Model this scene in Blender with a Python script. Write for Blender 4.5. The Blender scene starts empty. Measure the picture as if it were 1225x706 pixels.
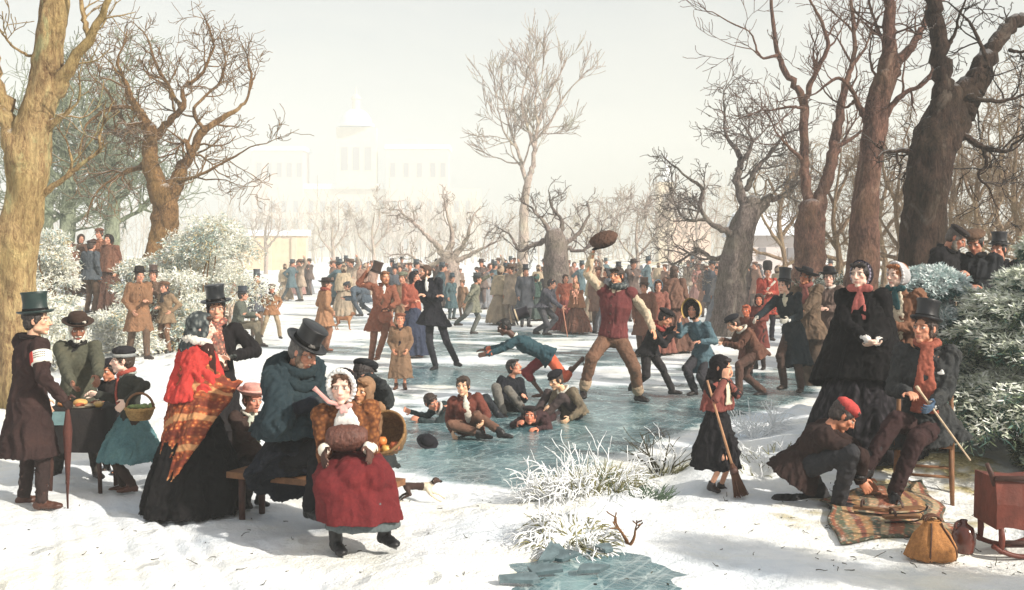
import bpy, math, random
import numpy as np
from mathutils import Vector, Matrix

random.seed(7)
RNG = np.random.default_rng(7)
R = math.radians
SC = bpy.context.scene
COL = SC.collection

# ------------------------------------------------------------------ camera frame
F, CX, HY, EYE = 1314.0, 612.5, 302.0, 2.05      # focal length in photo pixels, principal column, horizon row, eye height

def at(px, py, d):
    "point seen at photo pixel px,py and standing d metres away"
    return np.array([(px - CX) * d / F, d, EYE - (py - HY) * d / F])

def lin(c):
    return tuple(((v / 255.0) / 12.92 if v <= 10 else ((v / 255.0 + 0.055) / 1.055) ** 2.4) for v in c)

def sstep(a, b, x):
    t = np.clip((x - a) / (b - a), 0, 1)
    return t * t * (3 - 2 * t)

# ------------------------------------------------------------------ cheap smooth noise
class Waves:
    "sum of random sines: smooth noise for arrays of points"
    def __init__(self, seed, n=9, scale=1.0, dims=3, stretch=(1, 1, 1)):
        g = np.random.default_rng(seed)
        k = g.normal(size=(n, dims))
        k /= np.linalg.norm(k, axis=1)[:, None]
        self.k = k * (g.uniform(0.55, 1.9, size=(n, 1))) * scale * 2 * math.pi * np.array(stretch[:dims])
        self.p = g.uniform(0, 6.28, n)
        self.a = 1 / np.sqrt(n)
    def __call__(self, P):
        return np.sin(P @ self.k.T + self.p).sum(axis=1) * self.a

# ------------------------------------------------------------------ mesh builder
class MB:
    def __init__(self):
        self.v, self.f, self.m, self.n = [], [], [], 0
        self.cur = 0
    def add(self, verts, faces):
        verts = np.asarray(verts, float)
        b = self.n
        self.v.append(verts)
        self.f.extend([tuple(b + i for i in q) for q in faces])
        self.m.extend([self.cur] * len(faces))
        self.n += len(verts)
        return self
    def loft(self, rings, cap=True):
        "rings: list of (n,3) arrays"
        k = len(rings[0])
        V = np.concatenate(rings)
        F_ = []
        for i in range(len(rings) - 1):
            a, b = i * k, (i + 1) * k
            for j in range(k):
                F_.append((a + j, a + (j + 1) % k, b + (j + 1) % k, b + j))
        if cap:
            F_.append(tuple(reversed(range(k))))
            F_.append(tuple((len(rings) - 1) * k + j for j in range(k)))
        return self.add(V, F_)
    def tube(self, pts, radii, n=8, cap=True, flat=None):
        pts = [np.asarray(p, float) for p in pts]
        rings = []
        u = None
        for i, p in enumerate(pts):
            t = pts[min(i + 1, len(pts) - 1)] - pts[max(i - 1, 0)]
            t = t / (np.linalg.norm(t) + 1e-9)
            if u is None:
                a = np.array([0, 0, 1.0]) if abs(t[2]) < .9 else np.array([1.0, 0, 0])
                if flat is not None: a = np.asarray(flat[0], float)
                u = a
            u = u - t * (u @ t)
            u = u / (np.linalg.norm(u) + 1e-9)
            w = np.cross(t, u)
            r = radii[i] if hasattr(radii, '__len__') else radii
            ru, rw = (r if hasattr(r, '__len__') else (r, r))
            ang = np.arange(n) * 2 * math.pi / n
            rings.append(p + np.outer(np.cos(ang) * ru, u) + np.outer(np.sin(ang) * rw, w))
        return self.loft(rings, cap)
    def capsule(self, p0, r0, p1, r1, n=12):
        p0 = np.asarray(p0, float); p1 = np.asarray(p1, float)
        t = p1 - p0; L = np.linalg.norm(t)
        if L < 1e-6: return self.ell(p0, (r0, r0, r0))
        t /= L
        pts, rad = [], []
        for a in (80, 50, 20):
            pts.append(p0 - t * r0 * math.sin(R(a))); rad.append(r0 * math.cos(R(a)))
        for a in (20, 50, 80):
            pts.append(p1 + t * r1 * math.sin(R(a))); rad.append(r1 * math.cos(R(a)))
        return self.tube(pts, rad, n)
    def ell(self, c, r, A=None, n=14, m=9):
        "ellipsoid; A: 3x3 rows = axes"
        A = np.eye(3) if A is None else np.asarray(A)
        th = np.arange(n) * 2 * math.pi / n
        rings = []
        for i in range(m):
            ph = -math.pi / 2 + math.pi * (i + .35) / (m - .3)
            q = np.stack([np.cos(th) * math.cos(ph) * r[0], np.sin(th) * math.cos(ph) * r[1], np.full(n, math.sin(ph) * r[2])], 1)
            rings.append(np.asarray(c) + q @ A)
        return self.loft(rings)
    def box(self, c, s, A=None):
        A = np.eye(3) if A is None else np.asarray(A)
        q = np.array([(x, y, z) for z in (-.5, .5) for x, y in ((-.5, -.5), (.5, -.5), (.5, .5), (-.5, .5))]) * np.asarray(s)
        V = np.asarray(c) + q @ A
        return self.add(V, [(3, 2, 1, 0), (4, 5, 6, 7), (0, 1, 5, 4), (1, 2, 6, 5), (2, 3, 7, 6), (3, 0, 4, 7)])
    def lathe(self, c, prof, A=None, n=24, sq=(1, 1)):
        "prof: list of (radius, height)"
        A = np.eye(3) if A is None else np.asarray(A)
        th = np.arange(n) * 2 * math.pi / n
        rings = [np.asarray(c) + np.stack([np.cos(th) * r * sq[0], np.sin(th) * r * sq[1], np.full(n, h)], 1) @ A for r, h in prof]
        return self.loft(rings)
    def mesh(self, name='m', off=None):
        V = np.concatenate(self.v) if self.v else np.zeros((0, 3))
        if off is not None: V = V - np.asarray(off)
        me = bpy.data.meshes.new(name)
        me.from_pydata(V.tolist(), [], self.f)
        if any(self.m): me.polygons.foreach_set('material_index', np.array(self.m, dtype=np.int32))
        me.update()
        return me

def tri_mesh(name, V, Fq, mats=None):
    "fast mesh from numpy: V (n,3), Fq (m,k) equal-sized faces"
    me = bpy.data.meshes.new(name)
    V = np.asarray(V, np.float32); Fq = np.asarray(Fq, np.int32)
    k = Fq.shape[1]
    me.vertices.add(len(V)); me.vertices.foreach_set('co', V.ravel())
    me.loops.add(Fq.size); me.loops.foreach_set('vertex_index', Fq.ravel())
    me.polygons.add(len(Fq))
    me.polygons.foreach_set('loop_start', np.arange(0, Fq.size, k, dtype=np.int32))
    me.polygons.foreach_set('loop_total', np.full(len(Fq), k, np.int32))
    if mats is not None: me.polygons.foreach_set('material_index', np.asarray(mats, np.int32))
    me.update(calc_edges=True)
    return me

def smooth(me, on=True):
    me.polygons.foreach_set('use_smooth', np.full(len(me.polygons), on))
    me.update()

# voxel union of overlapping closed shapes into one continuous surface, done in a scratch scene
TMP = bpy.data.scenes.new('scratch')
TMPO = bpy.data.objects.new('scratch', bpy.data.meshes.new('scratch'))
TMP.collection.objects.link(TMPO)
_rm = TMPO.modifiers.new('r', 'REMESH'); _rm.mode = 'VOXEL'
_sm = TMPO.modifiers.new('s', 'SMOOTH'); _sm.factor = .5

def fuse(mb, voxel, it=3, off=None, name='m'):
    me = mb.mesh('src', off)
    old = TMPO.data
    TMPO.data = me
    bpy.data.meshes.remove(old)
    _rm.voxel_size = voxel
    _sm.iterations = it
    vl = TMP.view_layers[0]
    vl.update()
    ev = TMPO.evaluated_get(vl.depsgraph)
    out = bpy.data.meshes.new_from_object(ev)
    out.name = name
    smooth(out)
    return out

def coords(me):
    a = np.empty(len(me.vertices) * 3, np.float32); me.vertices.foreach_get('co', a); return a.reshape(-1, 3).astype(float)
def normals(me):
    a = np.empty(len(me.vertices) * 3, np.float32); me.vertices.foreach_get('normal', a); return a.reshape(-1, 3).astype(float)
def setco(me, V):
    me.vertices.foreach_set('co', np.asarray(V, np.float32).ravel()); me.update()
def setcol(me, C, name='col'):
    at_ = me.color_attributes.new(name, 'FLOAT_COLOR', 'POINT')
    C = np.concatenate([C, np.ones((len(C), 1))], 1).astype(np.float32)
    at_.data.foreach_set('color', C.ravel())
def setfloat(me, A, name):
    at_ = me.attributes.new(name, 'FLOAT', 'POINT')
    at_.data.foreach_set('value', np.asarray(A, np.float32))

def wrinkle(me, amp, scale=6, seed=0, vert=0.30):
    "cloth folds: ridged waves running mostly up and down"
    V = coords(me); N = normals(me)
    w1 = Waves(seed, 7, scale, stretch=(1, 1, vert)); w2 = Waves(seed + 1, 8, scale * 2.3, stretch=(1, 1, vert * 1.4)); w3 = Waves(seed + 2, 5, scale * .6)
    Q = V + 0.04 * w3(V)[:, None]
    d = (0.55 - np.abs(w1(Q))) * .9 + (0.5 - np.abs(w2(Q))) * .5 + .15 * w3(V * 1.0)
    setco(me, V + N * (amp * d)[:, None])

# ------------------------------------------------------------------ objects
def link(name, me, mat=None, parent=None):
    o = bpy.data.objects.new(name, me)
    me.name = name
    COL.objects.link(o)
    if mat is not None:
        for m in (mat if isinstance(mat, (list, tuple)) else [mat]): me.materials.append(m)
    if parent is not None: o.parent = parent
    return o
def tag(o, label, cat, group=None):
    o['label'] = label; o['category'] = cat
    if group: o['group'] = group
    return o
def empty(name, loc, label, cat, group=None):
    o = bpy.data.objects.new(name, None); COL.objects.link(o)
    o.location = tuple(loc); o.empty_display_size = .1
    return tag(o, label, cat, group)
def struct(name, me, mat):
    o = link(name, me, mat); o['kind'] = 'structure'; return o
def copy_tree(o, parent=None):
    c = o.copy(); COL.objects.link(c)
    if parent is not None: c.parent = parent
    for ch in [x for x in list(KIDS.get(o.name, []))]:
        copy_tree(ch, c)
    return c
KIDS = {}
def index_kids():
    KIDS.clear()
    for x in bpy.data.objects:
        if x.parent is not None: KIDS.setdefault(x.parent.name, []).append(x)

# ------------------------------------------------------------------ materials
MATS = {}
def nodes(name):
    m = bpy.data.materials.new(name); m.use_nodes = True
    nt = m.node_tree; b = nt.nodes['Principled BSDF']
    return m, nt, b
def N(nt, t, **kw):
    n = nt.nodes.new(t)
    for k, v in kw.items():
        if k in n.inputs: n.inputs[k].default_value = v
        else: setattr(n, k, v)
    return n
def noise(nt, scale, detail=4, rough=.6, stretch=None, dist=0, coord='Object'):
    tc = N(nt, 'ShaderNodeTexCoord')
    src = tc.outputs[coord]
    if stretch:
        mp = N(nt, 'ShaderNodeMapping'); mp.inputs['Scale'].default_value = stretch
        nt.links.new(src, mp.inputs['Vector']); src = mp.outputs[0]
    n = N(nt, 'ShaderNodeTexNoise'); n.inputs['Scale'].default_value = scale
    n.inputs['Detail'].default_value = detail; n.inputs['Roughness'].default_value = rough; n.inputs['Distortion'].default_value = dist
    nt.links.new(src, n.inputs['Vector'])
    return n.outputs['Fac']
def ramp(nt, fac, stops):
    r = N(nt, 'ShaderNodeValToRGB')
    e = r.color_ramp.elements
    while len(e) < len(stops): e.new(.5)
    for x, (p, c) in zip(e, stops):
        x.position = p; x.color = (*c, 1) if hasattr(c, '__len__') else (c, c, c, 1)
    nt.links.new(fac, r.inputs[0])
    return r.outputs[0]
def mix(nt, fac, a, b, mode='MIX'):
    m = N(nt, 'ShaderNodeMix'); m.data_type = 'RGBA'; m.blend_type = mode
    for sock, v in ((m.inputs['Factor'], fac), (m.inputs[6], a), (m.inputs[7], b)):
        if hasattr(v, 'node'): nt.links.new(v, sock)
        elif hasattr(v, '__len__'): sock.default_value = (*v[:3], 1)
        else: sock.default_value = v
    return m.outputs[2]
def bump(nt, b, h, strength=.4, dist=.01):
    n = N(nt, 'ShaderNodeBump'); n.inputs['Strength'].default_value = strength; n.inputs['Distance'].default_value = dist
    nt.links.new(h, n.inputs['Height']); nt.links.new(n.outputs[0], b.inputs['Normal'])
def math_(nt, op, a, b=0.5, clamp=False):
    m = N(nt, 'ShaderNodeMath'); m.operation = op; m.use_clamp = clamp
    for i, v in enumerate((a, b)):
        if hasattr(v, 'node'): nt.links.new(v, m.inputs[i])
        else: m.inputs[i].default_value = v
    return m.outputs[0]

def cloth(rgb, rough=.92, var=.36, weave=420, sheen=.0):
    key = ('cloth', tuple(rgb), rough, var)
    if key in MATS: return MATS[key]
    m, nt, b = nodes('cloth')
    c = np.array(lin(rgb)); lum = float(c @ np.array([.25, .6, .15])); c = (c * .80 + lum * .20) * .90
    n1 = noise(nt, 6, 6, .68)
    hi = np.clip(c * (1 + var) + .002, 0, .9); lo = c * (1 - var)
    warm = np.clip(hi * np.array([1.12, 1.0, .88]), 0, .9)
    col = ramp(nt, n1, [(.28, tuple(lo)), (.5, tuple(c)), (.72, tuple(warm))])
    n2 = noise(nt, 60, 3, .7)
    col = mix(nt, .35, col, ramp(nt, n2, [(.3, tuple(lo * .8)), (.7, tuple(hi))]))
    nt.links.new(col, b.inputs['Base Color'])
    b.inputs['Roughness'].default_value = rough
    b.inputs['Specular IOR Level'].default_value = .14
    b.inputs['Sheen Weight'].default_value = sheen
    n3 = noise(nt, weave, 2, .6); n4 = noise(nt, 11, 6, .62, (1, 1, .55), .5)
    bump(nt, b, math_(nt, 'ADD', math_(nt, 'MULTIPLY', n3, .10), n4), .5, .03)
    MATS[key] = m
    return m
def plain(name, rgb, rough=.6, var=.2, scale=20, bmp=.2, metal=0, spec=.4):
    key = (name, tuple(rgb), rough)
    if key in MATS: return MATS[key]
    m, nt, b = nodes(name)
    c = np.array(lin(rgb))
    n1 = noise(nt, scale, 5, .65)
    nt.links.new(ramp(nt, n1, [(.3, tuple(c * (1 - var))), (.7, tuple(np.clip(c * (1 + var), 0, .92)))]), b.inputs['Base Color'])
    b.inputs['Roughness'].default_value = rough; b.inputs['Metallic'].default_value = metal
    b.inputs['Specular IOR Level'].default_value = spec
    bump(nt, b, noise(nt, scale * 4, 4), bmp, .01)
    MATS[key] = m
    return m
def vcol(name, rough=.6, var=.15, scale=40, sss=0):
    "surface coloured by its vertex attribute 'col' (local colour of the thing)"
    key = ('vcol', name)
    if key in MATS: return MATS[key]
    m, nt, b = nodes(name)
    a = N(nt, 'ShaderNodeAttribute'); a.attribute_name = 'col'
    n1 = noise(nt, scale, 4, .6)
    col = mix(nt, 1, a.outputs['Color'], ramp(nt, n1, [(.25, 1 - var), (.75, 1 + 0 * var)]), 'MULTIPLY')
    nt.links.new(col, b.inputs['Base Color'])
    b.inputs['Roughness'].default_value = rough
    if sss:
        b.inputs['Subsurface Weight'].default_value = sss; b.inputs['Subsurface Radius'].default_value = (.012, .005, .003)
        b.inputs['Subsurface Scale'].default_value = .6
    bump(nt, b, noise(nt, scale * 5, 3), .15, .004)
    MATS[key] = m
    return m
# ================================================================== camera, light, sky
cam = bpy.data.cameras.new('camera'); co = bpy.data.objects.new('camera', cam); COL.objects.link(co)
co.location = (0, 0, EYE); co.rotation_euler = (R(90), 0, 0)
cam.sensor_width = 36; cam.lens = F / 1225 * 36; cam.shift_y = -51 / 1225; cam.clip_end = 2000
SC.camera = co
SUN = np.array([.84, -.54, 0]); SUN /= np.linalg.norm(SUN); EL = R(33)
world = bpy.data.worlds.new('World'); SC.world = world; world.use_nodes = True
wn = world.node_tree
sky = wn.nodes.new('ShaderNodeTexSky'); sky.sky_type = 'NISHITA'; sky.sun_disc = False
sky.sun_elevation = EL; sky.sun_rotation = math.atan2(SUN[0], SUN[1]); sky.dust_density = 4.5; sky.air_density = 1.0; sky.ozone_density = 1.0
cl = noise(wn, 2.2, 6, .6, (1, 1, 2.6), .6, 'Generated')
cloud = mix(wn, ramp(wn, cl, [(.30, .30), (.68, .85)]), sky.outputs[0], (5.3, 5.32, 5.16))
wn.links.new(cloud, wn.nodes['Background'].inputs[0]); wn.nodes['Background'].inputs[1].default_value = .10
sl = bpy.data.lights.new('sun', 'SUN'); so = bpy.data.objects.new('sun', sl); COL.objects.link(so)
sl.energy = 5.0; sl.angle = R(1.2); sl.color = (1, .94, .84)
so.rotation_euler = Vector((-SUN[0] * math.cos(EL), -SUN[1] * math.cos(EL), -math.sin(EL))).to_track_quat('-Z', 'Y').to_euler()
so.location = (20, -12, 30)
SC.view_settings.view_transform = 'Standard'; SC.view_settings.look = 'None'
SC.view_settings.exposure = .56; SC.view_settings.gamma = 1
cy = SC.cycles
cy.use_denoising = True; cy.max_bounces = 6; cy.volume_bounces = 1; cy.diffuse_bounces = 3; cy.glossy_bounces = 2; cy.caustics_reflective = False; cy.caustics_refractive = False
cy.transparent_max_bounces = 8

# ================================================================== terrain
def g0(px, py, z=0.0):
    d = F * (EYE - z) / (py - HY); return ((px - CX) * d / F, d)
ICE_OUT = np.array([g0(*p) for p in [(1016, 452), (988, 474), (930, 494), (850, 512), (792, 535), (748, 562), (690, 588), (620, 598), (540, 590), (470, 582), (432, 560),
    (436, 525), (452, 492), (440, 462), (400, 440), (330, 425), (255, 408), (220, 385), (250, 352), (320, 338), (620, 333), (960, 338), (1080, 352), (1060, 400)]])
def poly_sd(P, Q):
    "signed distance to polygon Q, negative inside"
    best = np.full(len(P), 1e9); ins = np.zeros(len(P), bool)
    for a, b in zip(Q, np.roll(Q, -1, 0)):
        e = b - a; w = P - a
        t = np.clip((w @ e) / (e @ e), 0, 1)
        best = np.minimum(best, np.linalg.norm(w - t[:, None] * e, axis=1))
        c = ((a[1] > P[:, 1]) != (b[1] > P[:, 1])) & (P[:, 0] < (b[0] - a[0]) * (P[:, 1] - a[1]) / (b[1] - a[1] + 1e-12) + a[0])
        ins ^= c
    return np.where(ins, -best, best)
_w1 = Waves(3, 9, .16, 2); _w2 = Waves(4, 9, .7, 2); _w3 = Waves(5, 12, 2.6, 2)
TRACKS = [[(118, 578), (150, 640), (176, 716)], [(92, 588), (118, 650), (134, 716)], [(205, 600), (250, 660), (300, 720)], [(300, 640), (380, 690), (430, 730)], [(60, 600), (64, 660), (60, 720)], [(152, 560), (196, 620), (240, 700)]]
TRACKS = [np.array([g0(*p, .1) for p in t]) for t in TRACKS]
POND = (720, 690, 78, 60)     # small frozen pool at the very front, photo px
def terrain(P):
    P = np.asarray(P, float).reshape(-1, 2); x, y = P[:, 0], P[:, 1]
    sd = poly_sd(P, ICE_OUT) + .12 * _w2(P) + .05 * _w3(P)
    out = sstep(-.1, 1.0, sd)
    z = -.03 + .105 * out
    z += out * (.03 * _w1(P) + .022 * _w2(P) + .008 * _w3(P)) * np.clip(y / 9, .6, 1.6)
    z += .16 * sstep(.6, 2.6, x - .35 * (y - 9)) * sstep(.1, 1.2, sd) * sstep(22, 14, y) * sstep(8.7, 9.7, y)
    z += .55 * sstep(4.2, 7.2, x) * sstep(9.2, 12, y) * out
    z += 1.15 * sstep(0, 4.2, -7.6 - x - .05 * (y - 20)) * sstep(12.5, 19, y) * out * sstep(70, 40, y)
    z += .5 * sstep(0, 5, -6.2 - x) * sstep(11, 14, y) * sstep(20, 15, y)
    for T in TRACKS:
        for a, b in zip(T[:-1], T[1:]):
            e = b - a; w = P - a; t = np.clip((w @ e) / (e @ e), 0, 1)
            dd = np.linalg.norm(w - t[:, None] * e, axis=1)
            z -= .018 * np.exp(-(dd / .05) ** 2) * 1.7 - .012 * np.exp(-((dd - .12) / .05) ** 2) * -1
    # frosted hummocks by the water
    for (px, py, r, h) in ((700, 575, .5, .10), (684, 640, .32, .15), (905, 545, .6, .06), (655, 590, .35, .06)):
        cx, cyy = g0(px, py, .1); z += h * np.exp(-((x - cx) ** 2 + ((y - cyy) * .8) ** 2) / r ** 2)
    cx, cyy = g0(712, 704, .05); q = ((x - cx) / .42) ** 2 + ((y - cyy) / .75) ** 2
    wq = sstep(.6, 2.0, q + .10 * _w3(P)); z = z * wq + .062 * (1 - wq)
    return z
ICE_Z = .004
def zg(x, y):
    z = float(terrain([[x, y]])[0]); return max(z, ICE_Z) if 9 < y < 75 else z
def ground_hit(px, py):
    "first point of the ground along the line of sight through photo pixel px,py"
    d = np.concatenate([np.arange(5.5, 30, .02), np.arange(30, 90, .1)])
    x = (px - CX) * d / F; zr = EYE - (py - HY) * d / F
    z = terrain(np.stack([x, d], 1)); z = np.where((d > 9) & (d < 75), np.maximum(z, ICE_Z), z)
    i = np.argmax(zr <= z)
    if zr[i] > z[i]: i = len(d) - 1
    return np.array([x[i], d[i], z[i]])

rows = np.concatenate([np.linspace(-6, 5.4, 14), 5.6 * (1.0080 ** np.arange(0, 300)), 5.6 * 1.0080 ** 300 * (1.09 ** np.arange(1, 28))])
cols = np.linspace(-.78, .78, 481)
YY, UU = np.meshgrid(rows, cols, indexing='ij')
XX = UU * np.maximum(YY + 1.5, 7)
Pxy = np.stack([XX.ravel(), YY.ravel()], 1)
ZZ = terrain(Pxy)
nR, nC = len(rows), len(cols)
ii = np.arange((nR - 1) * nC).reshape(nR - 1, nC)[:, :-1].ravel()
me = tri_mesh('snowy_ground', np.column_stack([Pxy, ZZ]), np.stack([ii, ii + 1, ii + nC + 1, ii + nC], 1))
smooth(me)
def pix(P, z=0.05):
    y = np.maximum(P[:, 1], 1); return CX + P[:, 0] * F / y, HY + (EYE - z) * F / y
def blob(P, cx, cy_, rx, ry, soft=.5):
    px, py = pix(P); q = np.sqrt(((px - cx) / rx) ** 2 + ((py - cy_) / ry) ** 2)
    return 1 - sstep(1 - soft, 1 + soft, q)
nz = .5 + .5 * np.tanh(_w3(Pxy) + .7 * _w2(Pxy))
dirt = np.maximum.reduce([blob(Pxy, 985, 625, 75, 26, .8) * .75, blob(Pxy, 1105, 640, 135, 36, .7) * .6, blob(Pxy, 1120, 585, 120, 26, .7) * .9, blob(Pxy, 770, 577, 40, 14, .6) * .9, blob(Pxy, 655, 690, 70, 26, .6) * .75,
                          blob(Pxy, 935, 550, 50, 16, .8) * .4, .8 * blob(Pxy, 700, 562, 70, 24, .7), .5 * blob(Pxy, 1180, 655, 90, 40, .7), .3 * blob(Pxy, 95, 640, 160, 60, .8), .75 * sstep(6.0, 8, Pxy[:, 0]) * sstep(10, 13, Pxy[:, 1])])
setfloat(me, np.clip(dirt * (.35 + nz), 0, 1), 'dirt')
def snow_mat(name, base=(232, 234, 235), tint=(234, 230, 216)):
    m, nt, b = nodes(name)
    n1 = noise(nt, .55, 5, .6); n2 = noise(nt, 3.2, 6, .65); n3 = noise(nt, 34, 4, .7)
    col = ramp(nt, n1, [(.30, lin((206, 216, 226))), (.48, lin(base)), (.66, lin(tint))])
    col = mix(nt, math_(nt, 'MULTIPLY', ramp(nt, n2, [(.50, 0), (.70, 1)]), .55), col, lin((196, 202, 204)))
    n5 = noise(nt, 1.4, 7, .7, (1, 1, 1), 1.2); col = mix(nt, math_(nt, 'MULTIPLY', ramp(nt, n5, [(.56, 0), (.70, 1)]), .5), col, lin((220, 219, 206)))
    a = N(nt, 'ShaderNodeAttribute'); a.attribute_name = 'dirt'
    d = math_(nt, 'MULTIPLY_ADD', n2, .9); d = math_(nt, 'ADD', math_(nt, 'MULTIPLY', a.outputs['Fac'], 1.1), math_(nt, 'SUBTRACT', math_(nt, 'ADD', math_(nt, 'MULTIPLY', n2, 1.0), math_(nt, 'MULTIPLY', n3, .6)), .95))
    d = math_(nt, 'MULTIPLY', ramp(nt, d, [(.38, 0), (.85, 1)]), math_(nt, 'MULTIPLY', a.outputs['Fac'], 1.6, True))
    earth = ramp(nt, n3, [(.3, lin((96, 84, 56))), (.5, lin((170, 156, 112))), (.7, lin((214, 204, 168)))])
    col = mix(nt, d, col, earth)
    nt.links.new(col, b.inputs['Base Color'])
    b.inputs['Roughness'].default_value = .75; b.inputs['Specular IOR Level'].default_value = .3
    tc = N(nt, 'ShaderNodeTexCoord'); mp = N(nt, 'ShaderNodeMapping'); mp.inputs['Scale'].default_value = (1, .62, 1); mp.inputs['Rotation'].default_value = (0, 0, .5); nt.links.new(tc.outputs['Object'], mp.inputs['Vector'])
    vo = N(nt, 'ShaderNodeTexVoronoi'); vo.inputs['Scale'].default_value = 2.6; nt.links.new(mp.outputs[0], vo.inputs['Vector'])
    dent = math_(nt, 'MULTIPLY', ramp(nt, vo.outputs['Distance'], [(.14, 1), (.26, 0)]), ramp(nt, n1, [(.44, 0), (.52, 1)]))
    h = math_(nt, 'ADD', math_(nt, 'MULTIPLY', n2, 1.0), math_(nt, 'SUBTRACT', math_(nt, 'MULTIPLY', n3, .22), math_(nt, 'MULTIPLY', dent, .45)))
    col = mix(nt, math_(nt, 'MULTIPLY', dent, .22), col, lin((186, 190, 192))); nt.links.new(col, b.inputs['Base Color'])
    bump(nt, b, h, .7, .09)
    return m
M_SNOW = snow_mat('snow')
struct('snowy_ground', me, M_SNOW)

# ------------------------------------------------------------------ the frozen pond
xs = np.arange(-14, 20, .09); ys = 7.9 * (1.006 ** np.arange(0, 372))
GX, GY = np.meshgrid(xs, ys); Pi = np.stack([GX.ravel(), GY.ravel()], 1)
sd = poly_sd(Pi, ICE_OUT)
bare = np.maximum.reduce([blob(Pi, cx, cy_, rx, ry, s) * k for cx, cy_, rx, ry, s, k in [
    (700, 505, 190, 46, .45, 1), (900, 480, 130, 24, .5, 1.0), (800, 500, 130, 34, .5, 1), (560, 525, 120, 40, .5, .95), (545, 447, 100, 14, .6, .95), (640, 462, 80, 16, .6, .7), (700, 425, 90, 10, .7, .75),
    (470, 560, 60, 22, .6, .7), (600, 560, 130, 26, .6, .8), (850, 445, 80, 10, .6, .5), (520, 415, 110, 9, .7, .7), (420, 415, 120, 8, .7, .5), (950, 450, 60, 14, .6, .8), (600, 400, 120, 8, .7, .6), (450, 385, 110, 6, .7, .45), (470, 480, 50, 16, .7, .4)]])
s1 = Waves(21, 12, .5, 2, stretch=(1, 1.6)); s2 = Waves(22, 12, 1.6, 2, stretch=(1, 1.8))
bare = np.clip(bare + .20 * s1(Pi) * (bare > .02) + .10 * s2(Pi) * (bare > .02), 0, 1)
bare *= sstep(.15, -.5, sd)
idx = np.arange(len(Pi)).reshape(len(ys), len(xs))
q = np.stack([idx[:-1, :-1], idx[:-1, 1:], idx[1:, 1:], idx[1:, :-1]], -1).reshape(-1, 4)
q = q[(sd[q] < 1.4).all(1)]
used = np.unique(q); remap = np.full(len(Pi), -1); remap[used] = np.arange(len(used))
me = tri_mesh('pond_ice', np.column_stack([Pi[used], np.full(len(used), ICE_Z)]), remap[q])
smooth(me); setfloat(me, bare[used], 'bare')
def ice_mat(name):
    m = snow_mat(name); nt = m.node_tree; b = nt.nodes['Principled BSDF']
    snowcol = b.inputs['Base Color'].links[0].from_socket
    a = N(nt, 'ShaderNodeAttribute'); a.attribute_name = 'bare'
    n1 = noise(nt, 1.6, 6, .65, (1, .55, 1), .6); n2 = noise(nt, 9, 5, .7, (1, .35, 1), 1.2); n3 = noise(nt, 50, 3, .7)
    f = math_(nt, 'ADD', a.outputs['Fac'], math_(nt, 'MULTIPLY', math_(nt, 'SUBTRACT', math_(nt, 'ADD', math_(nt, 'MULTIPLY', n1, .6), math_(nt, 'MULTIPLY', n2, .6)), .6), 1.1))
    f = ramp(nt, f, [(.25, 0), (.62, 1)])
    ice = ramp(nt, n1, [(.25, lin((36, 64, 73))), (.5, lin((68, 106, 113))), (.75, lin((136, 166, 167)))])
    v = N(nt, 'ShaderNodeTexVoronoi'); v.feature = 'DISTANCE_TO_EDGE'; v.inputs['Scale'].default_value = .55
    tc = N(nt, 'ShaderNodeTexCoord'); nd = N(nt, 'ShaderNodeTexNoise'); nd.inputs['Scale'].default_value = 1.1; nd.inputs['Detail'].default_value = 5
    nt.links.new(tc.outputs['Object'], nd.inputs['Vector'])
    vm = N(nt, 'ShaderNodeVectorMath'); vm.operation = 'MULTIPLY_ADD'; vm.inputs[1].default_value = (1.3, 1.3, 0)
    nt.links.new(nd.outputs['Color'], vm.inputs[0]); nt.links.new(tc.outputs['Object'], vm.inputs[2]); nt.links.new(vm.outputs[0], v.inputs['Vector'])
    crack = ramp(nt, v.outputs['Distance'], [(.0, 1), (.012, 0)])
    ice = mix(nt, math_(nt, 'MULTIPLY', crack, .10), ice, lin((215, 228, 226)))
    for sc_, rot, st in ((2.2, .5, (1, .035, 1)), (2.6, -.75, (1, .03, 1)), (1.8, 1.35, (1, .03, 1))):
        mp = N(nt, 'ShaderNodeMapping'); mp.inputs['Rotation'].default_value = (0, 0, rot); nt.links.new(tc.outputs['Object'], mp.inputs['Vector'])
        mp2 = N(nt, 'ShaderNodeMapping'); mp2.inputs['Scale'].default_value = st; nt.links.new(mp.outputs[0], mp2.inputs['Vector'])
        ns = N(nt, 'ShaderNodeTexNoise'); ns.inputs['Scale'].default_value = sc_; ns.inputs['Detail'].default_value = 4; ns.inputs['Roughness'].default_value = .8; nt.links.new(mp2.outputs[0], ns.inputs['Vector'])
        ice = mix(nt, math_(nt, 'MULTIPLY', ramp(nt, ns.outputs['Fac'], [(.484, 0), (.50, 1), (.516, 0)]), .22), ice, lin((214, 224, 222)))
    scr = ramp(nt, n2, [(.54, 0), (.70, 1)])
    ice = mix(nt, math_(nt, 'MULTIPLY', scr, .6), ice, lin((206, 220, 216)))
    nt.links.new(mix(nt, f, snowcol, ice), b.inputs['Base Color'])
    r = ramp(nt, n2, [(.3, .08), (.7, .26)])
    nt.links.new(mix(nt, f, (.75,) * 3, r), b.inputs['Roughness'])
    b.inputs['Specular IOR Level'].default_value = .5
    bn = [n for n in nt.nodes if n.type == 'BUMP'][0]
    nt.links.new(math_(nt, 'MULTIPLY_ADD', f, -.48, False), bn.inputs['Strength'])
    for n in nt.nodes:
        if n.type == 'MATH' and n.operation == 'MULTIPLY_ADD' and n.outputs[0].is_linked and n.outputs[0].links[0].to_socket == bn.inputs['Strength']: n.inputs[2].default_value = .66
    return m
struct('pond_ice', me, ice_mat('ice'))
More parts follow.
